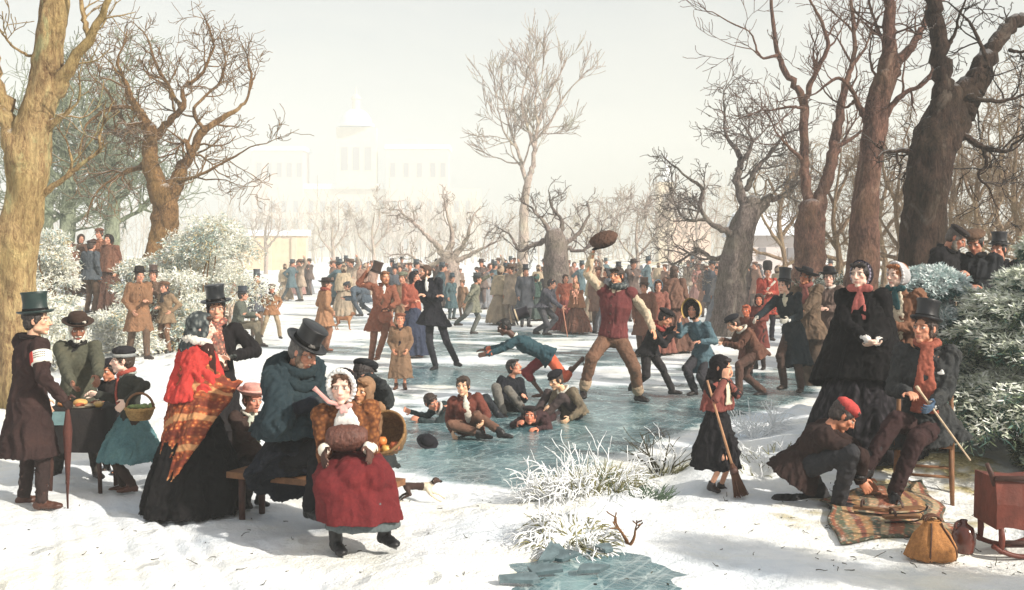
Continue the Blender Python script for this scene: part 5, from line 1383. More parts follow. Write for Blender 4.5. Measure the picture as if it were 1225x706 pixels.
p = Fig('boy in a teal apron and fur cap holding out his hand at the stall', (158, 588), top=413, yaw=-70, hyaw=-70, wR=(116, 472, .12), wL=(152, 480, .26), eL=(182, 462, .25), aL=(158, 580, .08), aR=(148, 580, -.06), neck=(153, 448), pel=(158, 503))
p.body(PALE).hair((60, 46, 36)).boots((88, 52, 38), .2).trousers((70, 52, 44)).coat((58, 60, 54), short=True, fit=1.05, collar=(160, 168, 160)).skirt((84, 132, 138), r=.25, top=.12, hemz=.26, ripple=.10, n=5, name='apron').scarf(None, .36, mat=M_REDSCARF, w=.05).cap((44, 42, 46), visor=False, puff=1.1)
mb = MB(); c, A = p.hatframe(0, 0, .045); mb.lathe(c, [(.085, -.01), (.102, -.006), (.104, .022), (.085, .028)], A, 24, (.93, 1.1)); me = mb.mesh('fur_band', p.B); smooth(me); wrinkle(me, .004, 30, 3, 1); link('fur_band', me, cloth((150, 154, 152)), p.o)
APRON = p

p = Fig('woman seen from behind in a scarlet shawl over a long paisley shawl and black skirt', (234, 612), top=373, yaw=142, hyaw=105, hpitch=6, wR='chest', wL='chest', width=.92)
p.body(PALE).hair((70, 44, 30)).skirt((22, 20, 22), r=.385, ripple=.10, n=8, train=.03, hemz=.02).coat((70, 40, 34), short=True, fit=.90)
p.cape(None, .90, .43, 'paisley_shawl', M_PAISLEY, .05, low=.50, fr=1.0, big=.92, lowa=-.85)
p.cape((206, 44, 32), .46, .265, 'scarlet_shawl', None, .05, low=.06, top=1.075, fr=1.0, big=1.02)
p.headscarf(None, .03, M_PLAID := pattern_mat('plaid_scarf', [(.2, lin((128, 132, 128))), (.45, lin((50, 58, 62))), (.8, lin((26, 30, 34)))], 30, (1, 1, .6)))
mb = MB(); a_ = np.linspace(0, 2 * math.pi, 18); mb.tube([p.neck + p.sp * .02 + p.sl * math.cos(x) * .088 + p.sf * math.sin(x) * .082 - p.up * .02 * math.sin(x) for x in a_], [.034] * 18, 8); p.done('fur_collar', mb, cloth((226, 218, 204), var=.12), .010, 2, .010, 18)
RED_WOMAN = p

p = Fig('man in a black coat, printed neckerchief and black top hat standing behind the scarlet shawl', (258, 580), d=9.7, top=352, yaw=22, hyaw=18, wL=(281, 426, .22), eL=(296, 412, 0), wR='pocket')
p.body((222, 168, 138)).hair((48, 38, 34)).beard((60, 46, 40), 0, False).trousers((40, 36, 38)).boots().coat((34, 31, 33), hem=.48, fit=1.08, collar=(24, 22, 24)).scarf(None, .42, mat=M_SCARFP, w=.06, thick=.036).tophat((28, 32, 36), roll=6, tilt=3, brim=.150, hgt=.160, shine=.34).gloves((70, 76, 74), 'L')

# ---------- the family on the bench
p = Fig('small child in a pink-brimmed hat and brown coat sitting on the bench', (300, 603), H=1.16, yaw=38, pel=(292, 545), neck=(298, 494), aL=(310, 596, .10), aR=(296, 598, .16), wL=(316, 517, .22), wR=(308, 522, .28), hyaw=45, hpitch=6)
p.body((228, 160, 134), mouth_open=1).hair((110, 70, 44)).trousers((50, 46, 50), 1.0, .8).boots((34, 28, 28), .14).coat((70, 52, 46), fit=1.08, hem=.34, hemc=(299, 560, .12), collar=(214, 210, 190)).front((190, 196, 176), .07, 1, .55, 'bib').roundhat((210, 146, 132), brim=.15, hgt=.09, band=(226, 176, 160), curl=.03).gloves((120, 120, 92))
p = Fig('man in a black top hat hunched in a big teal cape on the bench', (368, 632), d=8.05, H=1.78, yaw=58, hyaw=70, hpitch=28, pel=(348, 548), neck=(352, 441, .12), head=(363, 421, .2), wR=(374, 482, .35), wL=(400, 490, -.05), eR=(338, 496, .4), aR=(372, 606, .30), aL=(392, 610, .1), kR=(398, 545, .4), kL=(410, 545, .1))
p.body(RUDDY).hair((96, 92, 88)).beard((120, 100, 84), .5).trousers((32, 32, 36), 1.1).boots((24, 22, 22)).coat(NAVY, fit=1.15, belly=.04, hem=.4, hemc=(352, 570, .1), flare=.12)
p.cape((40, 57, 64), .46, .36, 'teal_cape', None, .06, fwd=.06, fr=.95, top=1.06, n=5)
mb = MB(); mb.capsule(p.S['R'], .12, p.E['R'] + (p.W['R'] - p.E['R']) * .12, .105); mb.capsule(p.S['L'], .12, p.E['L'], .10); mb.ell(p.E['R'] - UPV * .04, (.12, .10, .12)); p.done('cape_fold', mb, cloth((40, 57, 64)), None, 2, .018, 6)
mb = MB()
for j, (uu, rr) in enumerate(((.03, .115), (-.03, .155), (-.10, .20))):
    a_ = np.linspace(0, 2 * math.pi, 24); mb.tube([p.neck + p.sp * uu + p.sl * math.cos(x) * rr + p.f * (math.sin(x) * rr * .95 + .02) - p.up * .05 * math.sin(x) * (1 + j) for x in a_], [(.05, .038)] * 24, 8)
p.done('cape_collar', mb, cloth((36, 52, 58)), .012, 2, .010, 6, .7)
p.tophat((22, 22, 24), tilt=6, brim=.150, hgt=.145, shine=.4).gloves((66, 72, 74), 'R')
TEAL = p
p = Fig('seated woman in a white frilled bonnet and crimson skirt with a fur muff', (432, 640), d=7.55, H=1.66, yaw=6, pel=(421, 556), neck=(413, 484, .10), hyaw=-4, hpitch=6, wR=(388, 538, .34), wL=(441, 536, .34), eR=(386, 514, -.05), eL=(446, 514, -.05), aR=(402, 645, .34), aL=(460, 636, .34), kR=(392, 560, .6), kL=(452, 560, .6), fyR=25, fyL=35, curl=.35, hR=(.1, -.85, -.5), hL=(.25, -.85, -.45))
p.body((236, 196, 176), lips=(196, 110, 104)).hair((90, 60, 42)).boots((22, 20, 22), .2, skate=True).coat((156, 92, 50), short=True, fit=.98, mat=pattern_mat('brown_plaid', [(.2, lin((150, 98, 58))), (.5, lin((108, 64, 40))), (.8, lin((72, 44, 32)))], 34, (1, 1, 1)))
seated_skirt(p, (112, 28, 32), (432, 622, .40), .27, lap=.155)
p.front((236, 228, 220), .10, .99, .42, 'blouse', off=.012).sleeve((232, 224, 206), 'R', 1.0, 0, 1.0, 'white_sleeve') if False else p.front((236, 228, 220), .10, .99, .42, 'blouse', off=.012)
for c in 'LR':
    mb = MB(); v = unit(p.W[c] - p.E[c]); mb.capsule(p.W[c] - v * .15, .052, p.W[c] + v * .01, .046); p.done('white_cuff', mb, cloth((230, 222, 204), var=.12), .010, 2, .005, 10)
p.gloves((86, 60, 52), cuff=.02).bonnet((30, 28, 32), (240, 236, 232), None, 1.0, .022, 1.0)
p.bowtie((226, 168, 160), .75, .05)
mb = MB(); n0 = p.neck + p.sp * .04 + p.sf * .1; mb.tube([n0 - p.sl * .03, n0 - p.sl * .10 + p.up * .03 + p.f * .03, n0 - p.sl * .17 + p.up * .10, n0 - p.sl * .20 + p.up * .13], [(.013, .006), (.015, .006), (.013, .006), (.018, .006)], 8, flat=(p.up,)); me = mb.mesh('ribbon_end', p.B); smooth(me); link('ribbon_end', me, cloth((228, 160, 150)), p.o)
MUFF_AT = p.pel + p.sp * .24 + p.f * .24; BENCHW = p
# grey petticoat under the crimson skirt
mb = MB(); hc = at(434, 640, 7.55 - .38); a_ = np.arange(40) * 2 * math.pi / 40; rr = [hc + np.array([0, 0, z + .05]) + np.outer(np.cos(a_) * r, p.pl) + np.outer(np.sin(a_) * r * .75, p.pf) for z, r in ((.22, .20), (.1, .235), (0.0, .245))]
mb.loft(rr + [hc + (rr[-1] - hc) * .9, hc + (rr[1] - hc) * .6]); p.done('petticoat', mb, cloth((96, 106, 108)), .012, 2, .008, 6, .4)
p = Fig('child with a brown hood and yellow muffler peeping over the bonneted woman\'s shoulder', (438, 600), d=8.1, top=456, yaw=-8, hyaw=-22, hroll=-14, hpitch=4, wL='chest', wR='chest')
p.body((218, 160, 118)).hair((120, 84, 52)).trousers((60, 50, 44)).boots().coat((150, 110, 72), hem=.3, fit=1.1).headscarf((150, 112, 78), .03).scarf((222, 186, 84), .14)
p = Fig('dark-clad man with his back turned and hand to his cap, behind the bench', (458, 596), d=8.7, H=1.55, yaw=150, hyaw=150, hpitch=20, pel=(443, 540), neck=(442, 470, .0), head=(436, 449, .0), wR=(440, 452, .12), eR=(462, 476, .15), wL='front', aL=(432, 592, .0), aR=(446, 592, .0), kL=(436, 570, -.6), kR=(446, 570, -.6))
p.body(RUDDY).hair((40, 32, 30)).trousers((40, 40, 42)).boots().coat((48, 52, 54), fit=1.08, hem=.3, collar=(36, 38, 40)).cap((34, 36, 40))

# ================================================================== the skaters in the middle
p = Fig('man in a maroon waistcoat and rolled trousers waving his cap', (734, 481), H=1.93, yaw=-14, hyaw=-38, hpitch=-4, hroll=6, pel=(733, 404), neck=(739, 344), wR=(709, 304, .05), eR=(694, 336, 0), wL=(781, 394, .22), eL=(776, 370, -.1), aR=(698, 468, .25), aL=(764, 472, .05), kR=(704, 426, .5), kL=(758, 430, .4), fyR=-5, fyL=35, curl=.5, hR=(.25, 0, .97))
p.body((222, 158, 122), (50, 34, 26), mouth_open=1).hair((50, 36, 28), puff=.06).trousers((124, 88, 66), 1.12, .80, (176, 148, 118)).coat((204, 182, 150), short=True, fit=.90, name='shirt', cuff=.97).coat((118, 54, 54), sleeves=False, short=True, fit=1.12, name='waistcoat', wr=.008).placket((84, 36, 38), .018, .95, .05, 5, (60, 40, 30)).scarf(None, 0, mat=M_PLAID, thick=.05)
for c in 'LR':
    mb = MB(); v = unit(p.Kn[c] - p.A[c]); mb.capsule(p.A[c], .048 * p.k, p.A[c] + v * .13, .054 * p.k); p.done('sock', mb, cloth((224, 216, 204)), .010, 2, .003, 12)
p.boots((34, 28, 28), .06, skate=True); WAVER = p
p = Fig('boy in a dark jacket and red muffler leaning forward right behind the waving man', (783, 475), H=1.42, yaw=62, hyaw=75, hpitch=25, pel=(775, 418), neck=(787, 392, .12), head=(796, 380, .2), aL=(804, 466, .1), aR=(756, 462, -.05), kL=(795, 440, .3), kR=(775, 444, .2), wL=(808, 392, -.1), wR=(806, 398, .2), fyL=85, fyR=70)
p.body((216, 150, 118)).hair((40, 30, 28)).trousers((50, 46, 48), 1.05).boots(skate=True).coat((38, 36, 40), hem=.62, hemc=(774, 425, 0), fit=1.1).scarf((160, 52, 46), 0, .05).cap((38, 34, 36), size=1.15)
p = Fig('girl in a deep straw-lined poke bonnet and teal jacket pulled along the ice', (835, 475), H=1.46, yaw=-38, hyaw=-25, pel=(842, 424), neck=(834, 386, .1), head=(829, 371, .12), wR=(813, 386, .25), wL=(838, 409, .3), eR=(815, 400, .1), eL=(858, 405, .2), aL=(845, 468, 0), aR=(831, 467, .1))
p.body((214, 156, 130)).hair((50, 38, 34)).trousers((58, 56, 62), 1.15).boots().coat((78, 108, 120), hem=.42, flare=.09, fit=1.05, ripple=.14).headscarf((40, 36, 40), .0).bonnet((52, 44, 42), None, None, 2.2, .02, 1.28)
mb = MB()
th = np.linspace(-.25 * math.pi, 1.25 * math.pi, 22); q = p.hk
V0 = [np.array([p.hp(f, r * math.cos(x), .008 + r * 1.22 * math.sin(x)) for x in th]) for f, r in ((.135, .150), (.10, .146), (.02, .134), (-.06, .124), (-.10, .10), (-.06, .118), (.02, .127), (.10, .139))]
k_ = len(th); Fs = []
for i in range(8):
    for j in range(k_ - 1): a0, b0 = i * k_, ((i + 1) % 8) * k_; Fs.append((a0 + j, a0 + j + 1, b0 + j + 1, b0 + j))
mb.add(np.concatenate(V0), Fs); me = mb.mesh('straw_brim', p.B); smooth(me); link('straw_brim', me, plain('straw', (206, 168, 98), .85, .25, 60), p.o)
p = Fig('boy in a brown jacket and dark peaked cap stooping behind the sweeper girl', (900, 474), H=1.46, yaw=-72, hyaw=-78, hpitch=24, pel=(905, 420), neck=(888, 394, .05), head=(877, 387, .08), wL=(866, 411, .15), wR=(866, 407, -.1), eL=(884, 418, .25), aL=(884, 467, .18), aR=(913, 468, -.12), kL=(880, 446, .2), kR=(902, 446, -.1), fyL=-85, fyR=-80)
p.body((232, 180, 150)).hair((52, 38, 30)).trousers((98, 70, 60), 1.1).boots((36, 28, 28), skate=True).coat((112, 72, 56), fit=1.08, hem=.68, hemc=(908, 428, 0), collar=(220, 212, 196)).cap((36, 36, 44), size=1.05)
p = Fig('man in a very tall black top hat and long blue-black coat leaning back', (952, 471), top=334, yaw=-36, hyaw=-48, pel=(950, 398), neck=(941, 353), wR=(903, 382, .25), wL=(943, 383, .30), eR=(915, 372, 0), eL=(966, 378, .05), aL=(958, 463, .05), aR=(938, 459, .1), fyL=-30, fyR=-45)
p.body((232, 184, 160)).hair((44, 34, 30)).trousers((84, 64, 56), 1.0).boots((56, 42, 34), .24, skate=True).coat((34, 44, 50), hem=.36, hemc=(953, 438, .1), flare=.06, collar=(28, 34, 38)).front((206, 198, 170), .05, 1.02, .78, 'cravat', off=.01).tophat((20, 24, 32), hgt=.205, brim=.115, shine=.35, tilt=-6).gloves((212, 206, 190)).cuffs()
p = Fig('man in a broad floppy black hat gripping the blue-black coat from behind', (972, 470), d=16.9, top=324, yaw=-30, hyaw=-34, hpitch=-6, hroll=-8, pel=(970, 394), neck=(965, 343), wR=(947, 371, .35), wL=(955, 380, .35), eR=(955, 378, -.1), aL=(972, 462), aR=(966, 463), fyR=-25)
p.body((188, 122, 88), mouth_open=1).hair((36, 28, 26)).trousers((86, 70, 58), 1.1).boots((62, 48, 42), .30).coat((112, 90, 70), hem=.72, flare=.09, fit=1.12).scarf((150, 84, 76), .25).roundhat((36, 34, 38), brim=.205, hgt=.10, roll=-10, curl=.035)
p = Fig('man in a mauve coat and low black hat left of the black-caped lady', (992, 470), d=17.4, top=321, yaw=-34, hyaw=-20, wR='front', wL='front')
p.body((232, 186, 166)).hair((50, 40, 34)).trousers((70, 60, 56)).boots().coat((116, 94, 84), hem=.55, fit=1.1, collar=(210, 200, 190)).roundhat((28, 27, 32), brim=.15, hgt=.12)
p = Fig('child in a russet coat low between the stooping boy and the top-hatted skater', (894, 430), d=18.3, top=366, yaw=-40, hyaw=-30, wL='reach', wR='reach')
p.body((212, 120, 84)).hair((150, 72, 44)).trousers((80, 60, 52)).boots().coat((112, 66, 52), hem=.4)
p = Fig('taller child in a dark hood and red coat behind the child in the russet coat', (909, 430), d=19.2, top=352, yaw=-40, hyaw=-20, wL='reach', wR='front', det='mid')
p.body((216, 132, 100)).hair((70, 44, 36)).trousers((60, 50, 48)).boots().coat((128, 62, 54), hem=.5).headscarf((70, 52, 48), 0)

p = Fig('man in a russet coat raising his top hat on the ice', (446, 436), top=323, det='mid', yaw=16, hyaw=28, wR=(439, 326, .15), eR=(432, 340, .1), wL=(465, 370, .25), eL=(478, 358, 0), pel=(455, 377), neck=(459, 341), aR=(444, 429, .0), aL=(452, 425, .15), kL=(460, 410, .4), fyR=20, fyL=-10, hR=(.3, 0, 1))
p.body((226, 160, 124), mouth_open=1).hair((120, 78, 46)).beard((130, 80, 44)).trousers((136, 86, 62), .95).boots((120, 76, 52), .22, skate=True).coat((140, 80, 56), hem=.62, flare=.08, fit=1.08, ripple=.12, collar=(120, 62, 42)).front((110, 80, 60), .05, .98, .4).shirtfront()
HATMAN = p
p = Fig('small child in a long light brown coat standing before the arms-folded man', (479, 466), top=377, yaw=4, det='near', wL='pocket', wR='pocket', hpitch=-8)
p.body((222, 150, 116)).hair((120, 70, 46)).boots((84, 54, 40), .04).coat((136, 104, 76), hem=.27, flare=.07, fit=1.15, collar=(84, 60, 46)).front((50, 46, 58), .055, .9, -.5, 'dark_smock', off=.02).cap((140, 84, 58), visor=False, puff=.7)
p = Fig('man in a black frock coat gliding with folded arms', (533, 443), top=318, d=19.3, yaw=-16, hyaw=-62, pel=(520, 378), neck=(512, 335), wL='fold', wR='fold', eL=(532, 372, .0), eR=(500, 370, .0), aR=(521, 437, .05), aL=(546, 432, -.05), fyR=-20, fyL=30)
p.body((226, 172, 144)).hair((70, 48, 34)).beard((78, 50, 34)).trousers((46, 46, 54), .9).boots((30, 28, 32), .1, skate=True).coat((34, 34, 42), hem=.72, flare=.12, hemc=(519, 389, 0), collar=(28, 28, 34)).shirtfront()
p = Fig('tan-coated man in a wide dark hat and brick red muffler turned away', (388, 420), top=334, det='mid', yaw=125, hyaw=110, wR='pocket', wL='pocket')
p.body(RUDDY).hair((80, 56, 40)).trousers((158, 106, 76), 1.05).boots((124, 78, 58), .2).coat((172, 122, 82), hem=.60, flare=.08, fit=1.12).scarf((150, 66, 50), 0, .05).roundhat((56, 44, 42), brim=.17, hgt=.10)
p = Fig('woman with an orange-red bodice and dark blue skirt behind the russet-coated man', (494, 428), d=21.4, top=323, det='mid', yaw=30, hyaw=60, wL=(487, 365, .2), wR='front')
p.body((222, 158, 130)).hair((44, 34, 32), long=.5).skirt((54, 62, 84), r=.36, hemz=.06).coat((170, 84, 60), short=True).bonnet((40, 40, 50), None, None, .8)
p = Fig('person in a mossy cap and tan jacket half hidden by the russet-coated man', (483, 424), d=22.6, top=325, det='mid', yaw=-20)
p.body(RUDDY).hair((70, 52, 40)).trousers((90, 80, 66)).boots().coat((156, 122, 92), hem=.6).cap((120, 124, 104))

# tumbled boys
p = Fig('boy in a teal jacket and red breeches diving over the fallen boys', (640, 480), d=15.1, H=1.46, yaw=-76, hyaw=-74, hpitch=22, pel=(655, 425), neck=(616, 405, .0), head=(603, 391, .02), wL=(582, 424, .22), wR=(571, 421, -.22), eL=(606, 424, .25), eR=(594, 418, -.2), aL=(697, 429, .15), aR=(648, 470, -.05), kL=(664, 447, .15), kR=(622, 450, -.1), fyL=0, curl=.35, hL=(-.9, -.1, -.15), hR=(-.95, -.1, -.1))
p.toe = {'L': 1.2}; p.fdir['L'] = unit(np.array([.3, -.1, -1])); p.toe = {}
p.body(BLACKSKIN, (18, 14, 14), (110, 60, 54), mouth_open=1, barelegs=True).hair((20, 17, 17)).coat((44, 78, 88), fit=1.06, hem=.5, hemc=(660, 428, 0), flare=.02, collar=(230, 222, 208))
k = p.k
for c, col in (('L', (224, 92, 46)), ('R', (150, 42, 48))):
    mb = MB(); mb.capsule(p.Hp[c], .108 * k, p.Kn[c], .082 * k); e = p.Kn[c] + (p.A[c] - p.Kn[c]) * (.18 if c == 'L' else .3); mb.capsule(p.Kn[c], .082 * k, e, .07 * k); p.done('breeches', mb, cloth(col), None, 2, .010, 6, .9)
for c in 'LR':
    mb = MB(); v = unit(p.W[c] - p.E[c]); mb.capsule(p.W[c] - v * .05, .045, p.W[c] - v * .02, .043); p.done('shirt_cuff', mb, cloth((220, 110, 70)), .009, 2, .003)
p = Fig('boy in a rust brown jacket and white neckcloth sitting on the ice', (568, 522), H=1.36, yaw=8, hyaw=-12, pel=(561, 508), neck=(556, 474, .08), wR=(541, 516, .15), wL=(577, 506, .34), eR=(538, 495, 0), eL=(588, 490, 0), aL=(600, 517, .40), aR=(575, 518, .30), kL=(572, 488, .5), kR=(535, 508, .5), fyL=70, fyR=80)
p.body((238, 188, 152), lips=(190, 96, 84)).hair((56, 40, 30), puff=.03).trousers((118, 82, 64), 1.05, .75).boots((30, 26, 26)).coat((120, 60, 46), fit=1.08, hem=.1, hemc=(560, 512, .05), flare=.05, collar=(90, 44, 36)).front((226, 216, 198), .06, 1.03, .25, 'neckcloth', off=.02)
for c in 'L':
    mb = MB(); v = unit(p.Kn[c] - p.A[c]); mb.capsule(p.A[c], .044 * p.k, p.A[c] + v * .12, .05 * p.k); p.done('sock', mb, cloth((226, 218, 206)), .010, 2, .003, 12)
p = Fig('boy in a dark green jacket lying flat on the ice', (524, 500), d=13.4, H=1.35, yaw=-70, hyaw=38, hpitch=10, hroll=20, pel=(556, 494, -.1), neck=(526, 488, .05), head=(516, 481, .08), wR=(492, 493, -.1), wL=(503, 503, .22), eL=(520, 503, .2), eR=(508, 497, -.15), aL=(600, 501, -.2), aR=(598, 502, -.3), kL=(580, 470, -.2), kR=(580, 500, -.5))
p.body((214, 146, 118)).hair((50, 34, 28), puff=.05).trousers((44, 48, 54)).boots().coat((46, 60, 62), fit=1.1, hem=.1, hemc=(562, 497, -.1), collar=(210, 208, 200))
p = Fig('black-jacketed boy with his head thrown back, sitting under the diving boy', (606, 492), d=14.1, H=1.40, yaw=32, hyaw=62, hpitch=-18, pel=(606, 486), neck=(611, 452, 0), wL=(627, 474, .22), wR=(620, 485, .26), eR=(602, 478, .25), aR=(602, 494, .36), aL=(628, 492, .3), kR=(594, 466, .5), kL=(622, 470, .5), fyR=20)
p.body((226, 158, 128), mouth_open=1).hair((38, 30, 28)).trousers((116, 112, 104), 1.1).boots().coat((30, 32, 40), fit=1.1, hem=.1, hemc=(605, 492, .05))
p = Fig('boy in a dark cap and drab jacket sitting propped on his hand', (680, 501), d=13.5, H=1.38, yaw=-42, hyaw=-50, hpitch=16, pel=(686, 492), neck=(674, 466, .08), head=(665, 455, .14), wL=(682, 500, .35), wR=(655, 488, .2), eL=(698, 486, .25), aL=(650, 500, .25), aR=(640, 497, .05), kL=(660, 472, .3), kR=(660, 472, -.1), fyL=-60)
p.body((238, 190, 152)).hair((56, 42, 34)).trousers((74, 62, 62), 1.05).boots().coat((120, 106, 84), fit=1.1, hem=.1, hemc=(688, 498, 0), collar=(228, 220, 204)).front((214, 206, 184), .05, 1, .6, 'shirt_front').cap((34, 32, 38), tilt=8)
p = Fig('boy face down at the bottom of the heap, chin lifted off the ice', (636, 508), d=12.9, H=1.30, yaw=-8, hyaw=-6, hpitch=-4, pel=(652, 499, -.50), neck=(638, 503, -.05), head=(634, 497, .06), wR=(620, 506, .22), wL=(643, 513, .30), eR=(616, 508, -.1), eL=(656, 510, .1), aL=(670, 494, -1.1), aR=(660, 494, -1.1), kL=(660, 500, -.8), kR=(655, 500, -.8))
p.body((222, 140, 108)).hair((44, 30, 28)).trousers((60, 50, 52)).boots().coat((70, 46, 48), fit=1.1).cap((44, 34, 36), visor=False, puff=.8)

# ================================================================== right bank
p = Fig('sweeper girl in a black skirt and reddish shawl blowing on her clasped hands', (857, 588), top=426, yaw=42, hyaw=62, hpitch=8, wL=(868, 452, .02), wR=(867, 455, .20), eR=(856, 480, .25), eL=(880, 480, -.05), curl=1.0, pel=(857, 508), neck=(858, 455), aL=(862, 582, -.05), aR=(851, 580, .05), fyL=70, fyR=30, hL=(.1, 0, 1), hR=(.1, 0, 1))
p.body((228, 168, 136), barelegs=True).hair((40, 32, 32)).boots((44, 34, 32), .01).coat((46, 42, 44), short=True, fit=1.0).skirt((34, 32, 36), r=.19, top=.35, hemz=.19, ripple=.16, n=6).cape((138, 70, 62), .40, .25, 'reddish_shawl', None, .05).headscarf((34, 30, 34), .07, face=-.012).scarf((226, 208, 176), .30, .024, w=.04, name='kerchief', out=.045)
for c in 'LR':
    mb = MB(); v = unit(p.W[c] - p.E[c]); mb.capsule(p.E[c], .039, p.W[c] - v * .01, .031); p.done('sleeve', mb, cloth((142, 78, 68), var=.15), .009, 2, .004)
SWEEP = p
p = Fig('lady in a full black cape and dark skirt with a coral ribbon', (1032, 556), d=9.75, top=309, yaw=-30, hyaw=-42, wR=(1036, 406, .32), wL=(1049, 409, .30), eR=(1004, 396, .1), eL=(1070, 400, .1), curl=.9, hR=(.85, -.2, -.45), hL=(-.9, -.2, -.3))
p.body(PALE, (40, 28, 24), (196, 96, 92)).hair((34, 26, 24)).skirt(None, r=.52, ripple=.06, n=10, mat=pattern_mat('dark_plaid', [(.2, lin((60, 56, 60))), (.5, lin((26, 24, 28))), (.8, lin((16, 15, 18)))], 22, (1, 1, .4))).coat((26, 24, 26), short=True).cape((23, 21, 23), .86, .46, 'black_cape', None, .05, fr=.7, low=.10, sh=False).bonnet((44, 38, 48), (170, 160, 178), None, .10, .013, .98).cuffs((224, 218, 212)).bowtie((196, 100, 90), 1.35, .20)
p = Fig('lady in a pale bonnet, teal ribbon and brown jacket behind the black cape', (1077, 548), d=10.25, top=311, yaw=-42, hyaw=-62, wR='front', wL='front')
p.body((240, 204, 184), (110, 76, 50), (196, 100, 92)).hair((150, 92, 50)).skirt((74, 60, 54), r=.42, n=8).coat((132, 88, 62), fit=1.06, hem=.75, flare=.1).front((222, 206, 176), .10, .99, .2, 'cream_front', off=.012).bonnet((186, 184, 186), (228, 222, 222), None, .4, .018).bowtie((42, 88, 92), 1.2, .16)
p = Fig('gentleman in a grey coat and long rust scarf seated on the wooden chair', (1075, 596), d=8.8, H=1.80, yaw=-22, hyaw=-52, hpitch=-6, pel=(1106, 508), neck=(1109, 415), wL=(1117, 484, .36), wR=(1086, 470, .22), eL=(1140, 476, .05), eR=(1074, 460, .0), aR=(1037, 558, .42), aL=(1070, 588, .38), kR=(1050, 485, .7), kL=(1092, 490, .7), fyR=-40, fyL=-15)
p.body((206, 146, 116)).hair((52, 38, 30)).beard((66, 46, 34), 0, False).trousers((60, 40, 40), 1.02).boots((22, 20, 22), skate=False).coat((58, 60, 61), fit=1.10, hem=.3, hemc=(1110, 528, 0), flare=.10, collar=(40, 38, 40)).front((34, 32, 36), .09, .8, -.05, off=.006).scarf(None, .50, mat=cloth((172, 88, 64), var=.5), w=.065, thick=.034).tophat((22, 22, 26), tilt=-8, hgt=.165, brim=.13, shine=.3).gloves((74, 100, 128), 'L').cuffs(only='L')
mb = MB(); q = p.neck + p.sp * -.19 + p.sl * .11 + p.sf * .15; mb.ell(q, (.03, .012, .014), np.array([p.sl, p.sf, p.sp])); mb.ell(q + p.sp * .012 + p.sl * .008, (.014, .01, .02), np.array([p.sl, p.sf, p.sp])); p.done('handkerchief', mb, cloth((230, 228, 222), var=.1), .005, 1)
SEATED = p
p = Fig('skate fitter in a red knitted cap and dark brown coat kneeling at the gentleman\'s foot', (985, 606), d=8.5, H=1.70, yaw=76, hyaw=82, hpitch=40, pel=(958, 555), neck=(992, 511, .06), head=(1009, 497, .06), wR=(1029, 574, .16), wL=(1034, 573, -.10), eR=(1022, 545, .28), eL=(1024, 540, -.15), aR=(1003, 599, .18), aL=(930, 600, -.12), kR=(1012, 545, .3), kL=(962, 606, -.2), fyR=82, hR=(.5, -.1, -.7), hL=(.6, -.1, -.6))
p.fdir['L'] = unit(np.array([-.35, 0, -1]))
p.body((198, 132, 100)).hair((60, 50, 46)).trousers((52, 52, 56), 1.05).boots((32, 28, 30)).coat((54, 38, 35), fit=1.10, hem=.2, hemc=(946, 572, -.02), flare=.05, ripple=.14).cap((202, 62, 56), visor=False, puff=1.15, size=.92, u=.045)
for lb, fp, d_, kw, g in [
    ('stooping man in a dark fur-collared coat peering down under the dark oak', (1122, 420), 12.4, dict(top=258, yaw=48, hyaw=62, hpitch=35, pel=(1118, 352), neck=(1133, 298, .1), head=(1144, 285, .15), wL='front', wR='front'), 0),
    ('man in a flat brown cap and dark coat beside the stooping man under the oak', (1168, 420), 12.5, dict(top=272, yaw=-28, hyaw=-40, hpitch=22, wL='front', wR='front'), 1),
    ('shadowy man in a dark top hat at the right edge behind the snowy yew', (1197, 420), 12.9, dict(top=285, yaw=-40, hyaw=-50, wL='pocket', wR='front'), 2)]:
    p = Fig(lb, fp, d=d_, det='mid', **kw); p.body((196, 134, 108)).hair((90, 80, 74) if g == 0 else (40, 34, 32)).trousers((34, 32, 34)).boots().coat([(32, 30, 33), (42, 44, 48), (34, 33, 37)][g], hem=.5, fit=1.12, collar=(28, 26, 28))
    if g == 0: p.beard((120, 110, 100), .8).cap((48, 42, 42), visor=False, puff=.7)
    if g == 1: p.cap((110, 82, 62), size=1.1)
    if g == 2: p.tophat((26, 25, 30))
# ================================================================== people of the middle distance
def man(label, foot, top, yaw=0, coat=(90, 70, 58), hem=.55, tr=(70, 60, 54), hat=None, skin=RUDDY, det='mid', hairc=(60, 46, 38), scarf=None, beard=None, fit=1.08, **kw):
    p = Fig(label, foot, top=top, yaw=yaw, det=det, **kw)
    p.body(skin).hair(hairc).trousers(tr, 1.02).boots((50, 40, 36), .12).coat(coat, hem=hem, fit=fit, flare=.07)
    if beard: p.beard(beard)
    if det == 'mid': p.placket(tuple(int(c * .6) for c in coat), .014, .97, 0, 4)
    if scarf: p.scarf(scarf, .2, .04)
    if hat: getattr(p, hat[0])(*hat[1:2], **(hat[2] if len(hat) > 2 else {}))
    return p
def woman(label, foot, top, yaw=0, body=(120, 80, 60), skirt=(90, 60, 54), head=(60, 50, 48), shawl=None, skin=(222, 162, 134), det='mid', bon=True, r=.38, **kw):
    p = Fig(label, foot, top=top, yaw=yaw, det=det, **kw)
    p.body(skin).hair((70, 50, 38), long=.3).skirt(skirt, r=r, hemz=.05).coat(body, short=True)
    if shawl: p.cape(shawl, .6, .32)
    if bon: p.bonnet(head, None, None, .8)
    return p
man('man in a long ochre overcoat and low dark hat by the snowy bushes', (166, 431), 321, 38, (142, 100, 66), .55, (104, 80, 62), ('roundhat', (44, 36, 34), dict(brim=.125, hgt=.125)), wL='front', wR='pocket', aL=(176, 427, .2), aR=(154, 424, -.1), fyL=60)
